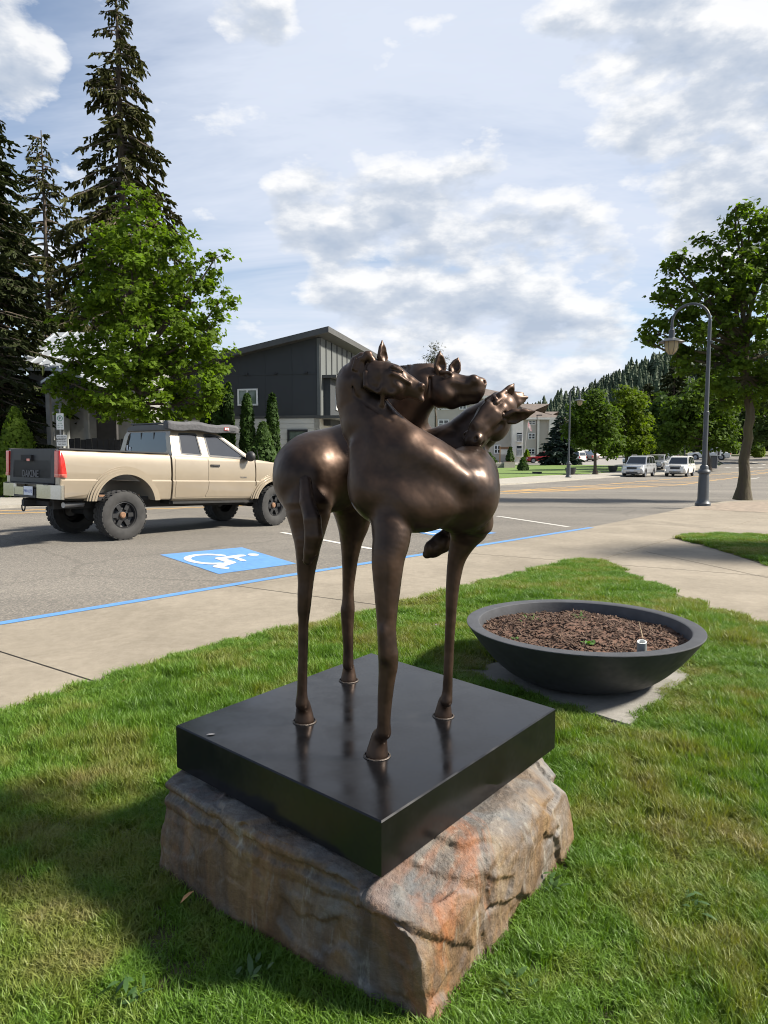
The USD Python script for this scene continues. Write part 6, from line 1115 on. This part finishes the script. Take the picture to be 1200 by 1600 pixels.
    for i in range(n_): part('board', bbox(i*w_+.012, (i+1)*w_-.012, -.02, .02, 0.05, 1.95 + .03*math.sin(i*2.1)), M['dark_wood'], fe)
    part('rail', bbox(0, n_*w_, .02, .08, .4, .5), M['dark_wood'], fe); part('rail', bbox(0, n_*w_, .02, .08, 1.5, 1.6), M['dark_wood'], fe)
    rw = thing('retaining_wall', 'low stepped wall of brown timber boards behind the market notice', 'retaining wall', (X(113, 22.6), 22.6, G(-9.5, 22.6)-.05))
    for i in range(6): part('timber', bbox(0, (168-113)/FPX*22.6 + .03*(i % 2), 0 + .03*(i % 2), .22, i*.19, i*.19+.175), M['brown_board'], rw)
    part('post', bbox(-.16, -.03, -.06, .12, 0, 1.45), M['brown_board'], rw); part('post', bbox(.02, .10, -.09, -.01, 0, 1.3), M['brown_board'], rw)
left_house()
def apartments():
    M['tan_wall'] = mat('tan_siding', (0.42, 0.385, 0.33), .8, var=.05, scale=.4); M['cream_wall'] = mat('cream_siding', (0.64, 0.61, 0.54), .8, var=.05, scale=.4); M['shingle'] = mat('brown_shingle', (0.115, 0.092, 0.078), .9, var=.2, scale=2)
    def hip(x0, x1, y0, y1, ze, zr_, ov, ins):
        a = [(x0-ov, y0-ov, ze), (x1+ov, y0-ov, ze), (x1+ov, y1+ov, ze), (x0-ov, y1+ov, ze)]; ym = (y0+y1)/2; b = [(x0+ins, ym, zr_), (x1-ins, ym, zr_)]
        t = T(a + b + [(x, y, z-.35) for x, y, z in a], [[0, 1, 5], [0, 5, 4], [2, 3, 4], [2, 4, 5], [1, 2, 5], [3, 0, 4], [0, 6, 1], [1, 6, 7], [1, 7, 2], [2, 7, 8], [2, 8, 3], [3, 8, 9], [3, 9, 0], [0, 9, 6], [6, 8, 7], [6, 9, 8]]); t.fix_normals(); return t
    def block(name, label, Y, px0, px1, eave, ridge, dep, wins, base=0.3, bays=(), ins=6, pipes=()):
        X = lambda p, Yq=Y: (p-600)/FPX*Yq; o = (0, Y, G(X((px0+px1)/2), Y) - .2); Z = lambda p, Yq=Y: CAMZ + (HORIZ-p)/FPX*Yq - o[2]
        r = thing(name, label, 'apartment block', o); x0, x1 = X(px0), X(px1); f = mk_box_face((0, 0, 0), (1, 0, 0))
        part('wall', bbox(x0, x1, 0, dep, 0, Z(eave)), M['tan_wall'], r); rf = part('roof', hip(x0, x1, 0, dep, Z(eave), Z(ridge, Y+dep/2), .9, ins), M['shingle'], r); part('fascia', bbox(x0-.92, x1+.92, -.95, -.85, Z(eave)-.42, Z(eave)-.02), M['cream_wall'], r)
        for a, b, c, d in wins: window(f, X(a), X(b), Z(d), Z(c), r, M['frame_white'], M['dark_glass'], .14, mull=(X((a+b)/2),), bars=(Z((c+d)/2),), out=.12)
        for a, b, top, out, mt in bays: part('bay', bbox(X(a), X(b), -out, .01, 0, Z(top)), M[mt], r)
        for p in pipes: part('downpipe', bbox(X(p)-.18, X(p)+.18, -.3, 0, 0, Z(eave)-.4), M['frame_white'], r)
        return r, X, Z, f
    W = [(a, b, c, d) for a, b in ((622, 634), (648, 666), (684, 701), (716, 728), (744, 756), (771, 782)) for c, d in ((628, 641), (656, 669.5), (695, 709))]
    r, X, Z, f = block('apartment_block', 'large tan apartment block with brown hip roof seen between the bronze heads', 100, 560, 797, 620, 602, 15, W, ins=6)
    part('gable_bay', bbox(X(797), X(813.5), -1.2, 6, 0, Z(645)), M['cream_wall'], r); gp_ = [(X(795.5), Z(645)), (X(815), Z(645)), (X(805), Z(633))]; m_ = prism(Polygon(gp_), 7.4); v = m_.vertices; m_.vertices = np.column_stack([v[:, 0], -1.5 + v[:, 2], v[:, 1]]); m_.fix_normals(); part('gable_roof', m_, M['shingle'], r)
    for a, b in ((677, 690), (697, 712)): bl_ = part('balcony', bbox(X(804), X(811.5), -1.25, -.9, Z(b), Z(a)), M['dark_glass'], r); part('railing', [bbox(X(803.5), X(812), -1.75, -1.68, Z(b)+.9, Z(b)+1.0), bbox(X(803.5), X(812), -1.75, -1.2, Z(b)-.12, Z(b))] + [bbox(X(803.7)+i*.16, X(803.7)+i*.16+.05, -1.74, -1.69, Z(b), Z(b)+.95) for i in range(5)], M['frame_white'], bl_)
    W2 = [(824, 835, c, d) for c, d in ((657, 664), (677, 686.5), (701, 710))]
    block('apartment_block', 'smaller tan apartment wing with cream corners beside the blue spruce', 138, 813.5, 862, 653, 632, 14, W2, ins=7, bays=((837, 840.5, 653.5, .5, 'cream_wall'), (855, 869, 654, .9, 'cream_wall')), pipes=(838.5,))
    block('apartment_block', 'furthest apartment roof showing just left of the blue spruce', 175, 850, 885, 656, 644, 14, [], ins=5)
    q = gp(838, 716, 0); s_ = q[1]/FPX; lp = thing('car_park_lamp', 'thin dark car park lamp in front of the tan apartments', 'lamp', q); part('pole', cyl((0, 0, 0), (0, 0, 66*s_), .09, .06, 8), M['black_plastic'], lp); part('head', box((.35, 0, 66.5*s_), (.9, .3, .16)), M['black_plastic'], lp)
    q = gp(781, 723, 0.0); s_ = q[1]/FPX; bd = thing('wooden_sign', 'wooden framed notice sign on the far grass before the apartments', 'sign', q); wd = mat('sign_wood', (.30, .17, .07), .8, var=.2)
    part('post', bbox(-.7*s_, .7*s_, -.08, .08, 0, 27*s_), wd, bd); part('post', bbox(13*s_, 14*s_, -.08, .08, 0, 25*s_), wd, bd); part('top_board', bbox(.7*s_, 13*s_, -.05, .05, 21*s_, 24.5*s_), mat('sign_brown', (.16, .09, .05), .8), bd); part('face', bbox(.7*s_, 13*s_, -.04, .04, 13*s_, 20.5*s_), M['pale_siding'], bd)
    q = gp(794, 731, 0.0); s_ = q[1]/FPX; pl_ = thing('stone_planter', 'square pale stone planter at the foot of the wooden sign', 'planter', q, 12); part('box', bbox(-9*s_, 9*s_, -6*s_, 6*s_, 0, 9*s_), M['far_concrete'], pl_); part('soil', bbox(-8*s_, 8*s_, -5*s_, 5*s_, 9*s_, 9.4*s_), M['mulch'], pl_); part('side_wall', bbox(-24*s_, -9.2*s_, -3*s_, 5*s_, 0, 7*s_), M['stone'], pl_)
    fq = at(826, 668, 112); fg = thing('flag', 'small red and white flag hanging on a pole before the apartments', 'flag', (fq[0], fq[1], fq[2])); part('pole', cyl((-.6, 0, -4.2), (-.1, 0, 1.1), .04, n=6), M['steel'], fg); part('cloth', T([(-.1, 0, 1.0), (.3, .05, .3), (.55, 0, -.6), (.25, .05, -.5), (-.2, 0, .3)], [[0, 1, 4], [1, 3, 4], [1, 2, 3]]), mat('flag_cloth', (.45, .10, .11), .7, col2=(.6, .55, .55), scale=1.6), fg)
apartments()
# ================================================================ trees and shrubs
M['bark'] = mat('grey_bark', (0.075, 0.058, 0.042), .95, var=.35, scale=9, bump=.8, bscale=22, bdist=.03, stretch=(1, 1, .25))
M['bark_moss'] = mat('mossy_bark', (0.045, 0.033, 0.024), .95, col2=(0.075, 0.066, 0.028), scale=3, bump=1.0, bscale=18, bdist=.04, stretch=(1, 1, .3))
def leaf_mat(name, col, isl=0.35, trans=0.35, scale=0.9, spread=0.35):
    c = np.array(col); return mat(name, c*(1-spread), 0.65, col2=c*(1+spread), scale=scale, detail=3, island=isl, trans=trans, spec=0.12)
M['leaf_maple'] = leaf_mat('maple_leaves', (0.160, 0.250, 0.022), .45, .48); M['leaf_dark'] = leaf_mat('dark_maple_leaves', (0.140, 0.220, 0.026), .5, .48); M['leaf_street'] = leaf_mat('street_tree_leaves', (0.105, 0.170, 0.022), .4, .40, .5)
M['leaf_lime'] = leaf_mat('lime_leaves', (0.150, 0.215, 0.016), .35, .42, .5); M['leaf_far'] = leaf_mat('far_leaves', (0.065, 0.110, 0.028), .3, .3, .3); M['leaf_far2'] = leaf_mat('far_olive_leaves', (0.085, 0.125, 0.034), .3, .3, .3)
M['needle'] = leaf_mat('spruce_needles', (0.078, 0.080, 0.022), .45, .10, .7, .4); M['needle_dark'] = leaf_mat('dark_spruce_needles', (0.044, 0.056, 0.017), .45, .10, .7, .35); M['needle_blue'] = leaf_mat('blue_spruce_needles', (0.050, 0.072, 0.062), .3, .08, .4)
M['cedar'] = leaf_mat('cedar_foliage', (0.040, 0.080, 0.014), .4, .2, 1.2); M['shrub'] = leaf_mat('shrub_leaves', (0.070, 0.125, 0.030), .4, .3, 1.5); M['hillwood'] = leaf_mat('hill_conifers', (0.062, 0.092, 0.048), .4, .0, .012, .3)
def leaf_cloud(pos, nrm, L, W, rng, lobes=3, fold=0.3):
    """Leaves of flat rhombic blades; lobes=3 gives a maple-like trefoil."""
    n = len(pos); nrm = nrm/np.linalg.norm(nrm, axis=1, keepdims=True); r = rng.normal(0, 1, (n, 3)); u = np.cross(nrm, r); u /= np.linalg.norm(u, axis=1, keepdims=True) + 1e-9; w = np.cross(nrm, u)
    sc = rng.uniform(.65, 1.2, n)[:, None]; Vs, Fs = [], []; angs = [0.0] if lobes == 1 else [-0.95, 0.0, 0.95]
    for k, a in enumerate(angs):
        d = u*math.cos(a) + w*math.sin(a); s = -u*math.sin(a) + w*math.cos(a); l = L*sc*(1.0 if k == len(angs)//2 else .78)
        P = np.stack([pos, pos + d*l*.45 + s*W*sc*.5 - nrm*l*fold*.12, pos + d*l - nrm*l*fold*.45, pos + d*l*.45 - s*W*sc*.5 - nrm*l*fold*.12], 1); Vs.append(P)
    P = np.concatenate(Vs, 1); m = P.shape[1]; f = np.array([[4*k + q for q in t] for k in range(len(angs)) for t in ((0, 1, 2), (0, 2, 3))])
    F = (np.arange(n)*m)[:, None, None] + f[None]
    if lobes == 3:                                                   # share the stalk point so that each leaf is one island
        F = np.where((F % m == 4) | (F % m == 8), F - F % m, F)
    return T(P.reshape(-1, 3), F.reshape(-1, 3))
def limb(a, b, r0, r1, rng, n=5, sag=0.0, wob=.12):
    a, b = np.asarray(a, float), np.asarray(b, float); t = np.linspace(0, 1, n)[:, None]; L = np.linalg.norm(b-a); p = a + (b-a)*t + rng.normal(0, wob*L/6, (n, 3))*np.sin(np.pi*t) + np.array([0, 0, 1])*sag*L*np.sin(np.pi*t); return tube(p, np.linspace(r0, r1, n), 6, False)
def broadleaf(name, label, Y, base_px, lobes, trunk_r, fork_py, leaf, mt, n_leaf, L, W, seed, cluster=26, spread=.34, bark='bark', lobe3=3, group=None, depth=1.0, trunk_pts=None, base_off=0.0):
    rng = np.random.default_rng(seed); b = gp(base_px[0], base_px[1], base_off) if base_px[1] > 0 else None
    if b is None: q = at(base_px[0], 700, Y); b = np.array([q[0], Y, G(q[0], Y)])
    Yb = b[1]; r = thing(name, label, 'tree', b, 0, group)
    Wd = lambda px, py, dy=0.0: np.array(at(px, py, Yb + dy)) - b; k = Yb/FPX
    LB = [(Wd(px, py), rx*k, rz*k) for px, py, rx, rz in lobes]; vol = np.array([a*a*c for _, a, c in LB]); vol = vol**.8; vol /= vol.sum()
    top = max(LB, key=lambda q: q[0][2])[0]; fork = Wd(*fork_py) if np.ndim(fork_py) else Wd(base_px[0], fork_py)
    tp = [np.zeros(3)] + ([Wd(*q) for q in trunk_pts] if trunk_pts else []) + [fork]; m = len(tp); cr = trunk_r
    pts, rad = [], []
    for i in range(m-1):
        for t in np.linspace(0, 1, 5)[:-1] if i < m-2 else np.linspace(0, 1, 5): pts.append(tp[i]*(1-t) + tp[i+1]*t); s = (i+t)/(m-1); rad.append(cr*(1 - .38*s) * (1 + .75*math.exp(-s*16)))
    pts = np.array(pts); pts[1:-1, :2] += rng.normal(0, cr*.12, (len(pts)-2, 2))
    trunk = roughen(tube(pts, rad, 14), cr*.10, 5/cr*.12, seed); 
    limbs, clus = [], []
    hub = fork
    for i, (c, a, h) in enumerate(LB):
        st = fork + (top - fork)*np.clip((c[2] - fork[2])*.35/max(top[2]-fork[2], .1), 0, .6); limbs.append(limb(st, c, cr*.42, cr*.13, rng, 6, -.05))
        nc = max(3, int(n_leaf*vol[i]/cluster))
        d = rng.normal(0, 1, (nc, 3)); d /= np.linalg.norm(d, axis=1, keepdims=True); rr = rng.uniform(.12, 1.0, nc)**.42; p = c + d*rr[:, None]*np.array([a, a*depth, h]); clus.append((p, np.full(nc, i)))
        for j in rng.choice(nc, min(nc, 9), replace=False): limbs.append(limb(c + (p[j]-c)*.08, p[j], cr*.10, cr*.025, rng, 4, .03))
    limbs.append(limb(fork, top - [0, 0, .1], cr*.5, cr*.10, rng, 7))
    part('trunk', trunk, M[bark], r, 40); part('limbs', limbs, M[bark], r, True)
    P = np.vstack([p for p, _ in clus]); I = np.concatenate([i for _, i in clus]); ctr = np.array([LB[i][0] for i in I])
    nl = rng.poisson(cluster, len(P)); X = np.repeat(P, nl, 0); CT = np.repeat(ctr, nl, 0); X = X + rng.normal(0, spread*.5, X.shape)*np.array([1, 1, .62]); out = X - CT; nr = out/(np.linalg.norm(out, axis=1, keepdims=True)+1e-6)*.55 + np.array([0, 0, .75]) + rng.normal(0, .55, X.shape)
    part('crown', leaf_cloud(X, nr, L, W, rng, lobe3), M[mt], r); return r
broadleaf('maple_tree', 'bright green maple tree rising behind the pickup truck cab', 23.5, (222, -1), [(214, 318, 26, 34), (205, 365, 52, 45), (250, 395, 55, 48), (170, 420, 45, 48), (215, 455, 80, 60), (300, 430, 40, 38), (335, 405, 26, 22), (345, 470, 30, 26), (140, 500, 48, 55), (250, 510, 85, 55), (320, 520, 42, 38), (115, 560, 38, 40), (190, 575, 85, 50), (280, 580, 70, 48), (335, 560, 30, 26), (120, 620, 50, 32), (220, 632, 90, 32), (300, 630, 45, 30), (85, 590, 22, 22), (340, 615, 16, 16)], .17, 640, None, 'leaf_maple', 16000, .15, .09, 21, cluster=32, spread=.31)
broadleaf('street_tree', 'large dark green leafy tree on the right behind the tall lamp post', 20, (1160, 781), [(1150, 322, 22, 26), (1172, 350, 36, 34), (1120, 385, 34, 30), (1185, 400, 50, 45), (1075, 425, 32, 24), (1135, 430, 55, 40), (1040, 455, 26, 22), (1100, 470, 55, 36), (1170, 480, 70, 50), (1050, 500, 36, 26), (1035, 522, 34, 20), (1008, 534, 22, 9), (1040, 470, 22, 12), (1050, 405, 16, 10), (1100, 530, 60, 36), (1180, 550, 70, 45), (1075, 560, 36, 22), (1140, 590, 60, 32), (1195, 610, 48, 32), (1125, 625, 30, 18), (1240, 430, 60, 60), (1270, 520, 70, 70), (1250, 600, 50, 40), (1215, 360, 34, 40)], .185, (1166, 590), None, 'leaf_dark', 13000, .155, .10, 33, cluster=30, spread=.30, bark='bark_moss', trunk_pts=[(1166, 700), (1172, 640)])
# the tree off to the right whose shade falls across the path
broadleaf('street_tree', 'young street tree off to the right that shades the path', 9.9, (1800, -1), [(1800, 330, 120, 70), (1740, 400, 80, 50), (1880, 390, 110, 60), (1810, 240, 70, 60)], .10, 500, None, 'leaf_dark', 3000, .15, .10, 44, cluster=20, spread=.5, bark='bark_moss')
broadleaf('street_tree', 'round green street tree with a slim trunk right of the far lamp post', 45, (930, 741), [(925, 640, 26, 26), (905, 650, 18, 22), (945, 655, 24, 28), (914, 682, 26, 22), (945, 690, 26, 26), (930, 620, 14, 13), (896, 672, 13, 20), (962, 690, 12, 22)], .16, 705, None, 'leaf_street', 6500, .22, .15, 51, cluster=18, spread=.55, group=None)
broadleaf('street_tree', 'yellow green street tree behind the silver SUV', 50, (979, 733), [(985, 630, 24, 22), (968, 650, 22, 28), (1000, 660, 20, 26), (985, 690, 32, 24), (1005, 690, 14, 18), (975, 612, 12, 10)], .18, 700, None, 'leaf_lime', 5500, .26, .17, 52, cluster=18, spread=.6)
broadleaf('street_tree', 'tall broad street tree behind the white SUV and distant lamp', 60, (1106, 735), [(1070, 640, 30, 28), (1095, 625, 32, 34), (1125, 645, 30, 34), (1055, 670, 24, 26), (1090, 675, 40, 26), (1130, 685, 28, 20), (1110, 602, 18, 16), (1050, 690, 20, 16)], .24, 700, None, 'leaf_street', 7000, .30, .19, 53, cluster=18, spread=.7)
for i, (px, Y, lb, mt, lab) in enumerate(((1038, 78, [(1035, 650, 20, 34), (1022, 680, 16, 24), (1048, 685, 18, 24)], 'leaf_far', 'dark tree between the yellow green and the broad street trees'), (1160, 88, [(1155, 640, 26, 40), (1180, 660, 24, 36), (1140, 675, 22, 26)], 'leaf_far', 'dense far tree to the right of the litter bin'), (1215, 84, [(1200, 610, 30, 40), (1230, 650, 30, 40), (1205, 670, 26, 26)], 'leaf_far2', 'olive far tree at the right picture edge'), (1010, 112, [(1010, 660, 24, 30), (990, 685, 22, 20), (1035, 690, 22, 18)], 'leaf_far2', 'far olive tree above the parked row of cars'), (1085, 118, [(1085, 660, 26, 34), (1065, 690, 20, 18), (1105, 690, 20, 18)], 'leaf_far', 'far dark tree behind the white pickup truck'), (1148, 120, [(1150, 675, 20, 28), (1135, 695, 16, 14), (1166, 695, 16, 14)], 'leaf_far2', 'far olive tree on the bank at the end of the street'), (955, 110, [(955, 690, 20, 20), (940, 700, 14, 12)], 'leaf_far', 'low dark far tree behind the yellow green street tree'), (1300, 95, [(1290, 600, 50, 60), (1330, 660, 40, 40)], 'leaf_far', 'large far tree outside the right picture edge'))):
    broadleaf('far_tree', lab, Y, (px, -1), lb, .25, 695, None, mt, 2600, .42, .28, 60+i, cluster=16, spread=.95)
broadleaf('pine_tree', 'slim dark pine top rising behind the second bronze head', 88, (681, -1), [(679, 545, 7, 8), (676, 562, 11, 10), (686, 570, 12, 11), (680, 592, 15, 13), (680, 620, 17, 15)], .22, 650, None, 'needle', 2400, .42, .10, 71, cluster=16, spread=.8, lobe3=1)
# ---------------------------------------------------------------- conifers
def conifer(name, label, Y, px, tip_py, half_px, mt, seed, droop=.55, nw=46, per=6, dens=30, bare=0.0, tw=.42, trunk_r=.3, group=None, shape=.85, base_z=None, hang=.75, skip=0.0):
    rng = np.random.default_rng(seed); q = at(px, 700, Y); b = np.array([q[0], Y, G(q[0], Y)]); r = thing(name, label, 'tree', b, 0, group); H = CAMZ + (HORIZ - tip_py)/FPX*Y - b[2]; k = Y/FPX
    part('trunk', tube([(0, 0, 0), (0.02, 0, H*.5), (0, 0, H)], [trunk_r, trunk_r*.58, .02], 10), M['bark'], r, True); zs = bare + (H*.985 - bare)*(np.linspace(0, 1, nw)**.92)
    BR, pos, dr, ln = [], [], [], []
    for z in zs:
        f = 1 - (z/H); hw = half_px*k*(f**shape) + .12
        for j in range(per):
            if rng.random() < skip: continue
            a = rng.uniform(0, 2*np.pi); L = hw*rng.uniform(.62, 1.12)*(.55 if rng.random() < .12 else 1); zz_ = z + rng.normal(0, .12); d = np.array([math.cos(a), math.sin(a), 0]); n = 6; t = np.linspace(0, 1, n)
            up0 = .22*f**0 if z > H*.8 else .06; p = d*(L*t)[:, None] + np.array([0, 0, 1])*(zz_ + L*(up0*t - droop*t**1.6 + .22*droop*np.clip(t-.7, 0, 1)*3))[:, None]
            if L > .5: BR.append(tube(p, np.linspace(.03+.012*L, .008, n), 4, False))
            m = max(5, int(dens*L/2.6)); s = rng.uniform(.10, 1.0, m)**.8; ii = s*(n-1); i0 = np.clip(ii.astype(int), 0, n-2); fr_ = (ii - i0)[:, None]; pp = p[i0]*(1-fr_) + p[i0+1]*fr_; sd = np.where(rng.random(m) < .5, 1, -1)[:, None]*np.array([-d[1], d[0], 0])
            dv = sd*rng.uniform(.25, .9, (m, 1)) + d*rng.uniform(.2, .9, (m, 1)) + np.array([0, 0, -1])*rng.uniform(.1, hang*1.5, (m, 1)); pos.append(pp); dr.append(dv); ln.append(tw*rng.uniform(.5, 1.15, m)*(0.55 + .45*min(1, L/1.5)))
    pos, dr, ln = np.vstack(pos), np.vstack(dr), np.concatenate(ln); dr /= np.linalg.norm(dr, axis=1, keepdims=True); n = len(pos); u = np.cross(dr, rng.normal(0, 1, (n, 3))); u /= np.linalg.norm(u, axis=1, keepdims=True); w = np.cross(dr, u)
    VV, FF, m = [], [], 0
    for ax_ in (u, w):                                               # two crossed sprays with ragged sides
        l = ln[:, None]; wd = l*.17; P = np.stack([pos, pos + dr*l*.30 + ax_*wd, pos + dr*l*.42 + ax_*wd*.35, pos + dr*l*.66 + ax_*wd*.8, pos + dr*l, pos + dr*l*.6 - ax_*wd*.8, pos + dr*l*.38 - ax_*wd*.35, pos + dr*l*.26 - ax_*wd], 1); VV.append(P)
    P = np.concatenate(VV, 1); f = np.array([[0, 1, 2], [0, 2, 6], [0, 6, 7], [2, 3, 4], [2, 4, 6], [6, 4, 5]]); f = np.vstack([f, f + 8]); f[f == 8] = 0
    F = (np.arange(n)*16)[:, None, None] + f[None]; part('branches', BR, M['bark'], r, True); part('needles', T(P.reshape(-1, 3), F.reshape(-1, 3)), M[mt], r); return r
conifer('spruce_tree', 'very tall slim spruce reaching the top of the picture behind the maple', 34, 203, -6, 168, 'needle', 81, .66, 66, 8, 32, 1.5, .52, .34, shape=.83, hang=1.25, skip=.24)
conifer('spruce_tree', 'thin mid height spruce between the tallest spruce and the left edge', 38, 84, 226, 100, 'needle', 82, .35, 46, 6, 24, 1.0, .55, .24, shape=.62, hang=.9, skip=.22)
conifer('spruce_tree', 'dark dense spruce cut by the left picture edge', 27, -14, 120, 138, 'needle_dark', 83, .34, 58, 9, 44, .2, .48, .30, shape=.72, hang=.6)
conifer('spruce_tree', 'low dark bushy spruce in front of the old house at the left edge', 24, 2, 520, 84, 'needle_dark', 84, .3, 28, 10, 42, .1, .42, .2, shape=.55, hang=.5)
conifer('blue_spruce', 'blue grey spruce in front of the tan apartments by the far lamp post', 86, 875, 652, 30, 'needle_blue', 85, .12, 22, 10, 26, .3, .9, .22, shape=.8, hang=.3)
for i, (px, tip, hw, Y, lab) in enumerate(((1050, 570, 60, 150, 'tall far conifer rising over the street trees at the right, left one'), (1100, 560, 60, 160, 'tall far conifer rising over the street trees at the right, middle one'), (1185, 575, 60, 150, 'tall far conifer rising over the street trees at the right, right one'), (1010, 600, 45, 170, 'far conifer standing low on the hill foot above the silver SUV'))):
    conifer('far_conifer', lab, Y, px, tip, hw, 'needle_dark', 90+i, .25, 22, 8, 12, 1, 1.6, .3, shape=.8, hang=.5)
# ---------------------------------------------------------------- clipped cedars and shrubs
def column(label, px, py0, py1, hw, Y, seed, mt='cedar', name='cedar_shrub', group=None, L=.13, taper=.8, n=3600, cat='shrub'):
    rng = np.random.default_rng(seed); q = at(px, py1, Y); b = np.array([q[0], Y, G(q[0], Y)]); r = thing(name, label, cat, b, 0, group); k = Y/FPX; H = CAMZ + (HORIZ - py0)/FPX*Y - b[2]; z = rng.uniform(.02, 1, n); a = rng.uniform(0, 2*np.pi, n)
    prof = hw*k*np.clip(np.minimum(1, .55 + z*2.2)*np.clip(1 - z, 0, 1)**(.5*taper)*1.12, .03, None); lump = .8 + .45*meshkit.fbm(np.column_stack([np.cos(a)*1.7, np.sin(a)*1.7, z*H*1.1]) + seed, 3, seed); rr = prof*lump*rng.uniform(.72, 1.03, n)
    P = np.column_stack([rr*np.cos(a), rr*np.sin(a), z*H]); nr = np.column_stack([np.cos(a), np.sin(a), np.full(n, .4)]) + rng.normal(0, .45, (n, 3)); part('stem', cyl((0, 0, 0), (0, 0, H*.8), .06, .02, 7), M['bark'], r); part('foliage', leaf_cloud(P, nr, L, L*.62, rng, 3, .4), M[mt], r)
for i, (px, a, b, w, Y, lab) in enumerate(((387, 617, 692, 14, 28.2, 'clipped column cedar standing before the white framed house window'), (426, 617, 692, 12.5, 28.2, 'clipped column cedar right of the white framed house window'), (358, 600, 690, 10.5, 28.5, 'slim column cedar left of the white framed house window'), (341, 596, 690, 12, 28.6, 'column cedar at the right side of the maple crown'), (322, 612, 690, 12, 28.8, 'column cedar half hidden by the maple crown'))): column(lab, px, a, b, w, Y, 100+i)
column('loose light green shrub at the foot of the right hand cedar behind the truck', 412, 662, 720, 30, 25.5, 111, 'shrub', 'leafy_shrub', L=.14, taper=1.3, n=2600)
column('dark round shrub under the maple left of the truck cab', 245, 668, 740, 36, 23.0, 112, 'leaf_dark', 'leafy_shrub', L=.14, taper=1.2, n=1800)
column('broad dark shrub behind the truck tailgate', 28, 640, 745, 40, 22.5, 113, 'leaf_dark', 'leafy_shrub', L=.15, taper=1.3, n=2600)
column('round green bush before the apartment block left of the wooden sign', 763, 708, 724, 14, 94, 114, 'shrub', 'leafy_shrub', L=.3, taper=1.5, n=700); column('dark red bush beside the wooden sign', 797, 700, 722, 7, 92, 115, 'leaf_far', 'leafy_shrub', L=.3, taper=1.3, n=500); column('yellow green bush in front of the tan apartment wing', 823, 704, 722, 7, 96, 116, 'leaf_lime', 'leafy_shrub', L=.3, taper=1.5, n=500)
column('spreading green bush on the far grass left of the red car', 817, 716, 732, 9, 72, 117, 'shrub', 'leafy_shrub', L=.24, taper=1.4, n=700); column('bright conical bush on the bank at the right of the large tree trunk', 1185, 688, 716, 9, 104, 118, 'leaf_lime', 'leafy_shrub', L=.4, taper=1.2, n=700); column('low green bush left of the stone planter on the far grass', 747, 712, 726, 10, 90, 119, 'shrub', 'leafy_shrub', L=.3, taper=1.5, n=600)
# ---------------------------------------------------------------- wooded hill
def hill():
    prof_px = [(-400, 690), (300, 695), (640, 690), (760, 678), (840, 662), (870, 650), (900, 640), (930, 626), (960, 606), (1000, 592), (1040, 582), (1080, 575), (1150, 570), (1250, 572), (1500, 600), (1900, 640)]
    Yr = 640.0; xs = np.array([(p-600)/FPX*Yr for p, _ in prof_px]); zs = np.array([CAMZ + (HORIZ-p)/FPX*Yr for _, p in prof_px])
    def hz(x, y):
        t = np.clip((y - 300)/(Yr - 300), 0, 1); xr = x*Yr/np.maximum(y, 1)*0.35 + x*.65; h = np.interp(xr, xs, zs); s = t*t*(3-2*t); back = np.clip((y - Yr)/420, 0, 1); return (-1 + (h+1)*s)*(1 - back*back*.9) + (meshkit.fbm(np.stack([x*.012, y*.012, 0*x], -1), 3, 7) - .5)*10*s
    X, Yg = np.meshgrid(np.linspace(-650, 1100, 90), np.linspace(290, 1060, 46)); Z = hz(X, Yg); V_ = np.column_stack([X.ravel(), Yg.ravel(), Z.ravel()]); n, m = X.shape; F = [t for i in range(n-1) for j in range(m-1) for t in ([i*m+j, i*m+j+1, (i+1)*m+j+1], [i*m+j, (i+1)*m+j+1, (i+1)*m+j])]
    solo('hill', T(V_, F), mat('hill_ground', (.035, .05, .022), .95, scale=.02, col2=(.05, .07, .03)), 'wooded hill rising to the right beyond the town', 'hill', kind='structure', smooth=True)
    rng = np.random.default_rng(77); N = 9000; x = rng.uniform(-100, 760, N); y = rng.uniform(330, 690, N); vis = (x > y*.1) & (x < y*.75 + 60); x, y = x[vis], y[vis]; z = hz(x, y); pr = []
    for k in range(5):
        r2 = np.random.default_rng(200+k); V_, F_ = [], []
        for lv in range(9):                                          # ragged tiers
            f = lv/9; c = len(V_); R0 = .23*(1-f)**.85; nn = 9; V_.append((0, 0, min(1, f + .26))); 
            for j in range(nn): a = 2*np.pi*(j + r2.uniform(-.3, .3))/nn; rr = R0*r2.uniform(.6, 1.25); V_.append((rr*math.cos(a), rr*math.sin(a), f + .05 + r2.uniform(-.03, .02)))
            F_ += [[c, c+1+j, c+1+(j+1) % nn] for j in range(nn)]
        pr.append(('conifer', T(np.array(V_), F_), M['hillwood']))
    s = rng.uniform(9, 19, len(x))*(1 + .25*(rng.random(len(x)) < .1)); p = instancer('hill_wood', pr, np.column_stack([x, y, z - .4]), rng.uniform(0, 6.28, len(x)), np.column_stack([s*rng.uniform(.8, 1.2, len(x)), s, s]), rng.integers(0, 5, len(x))); tag(p, 'dark conifer wood covering the far hill', 'wood', kind='stuff')
hill()
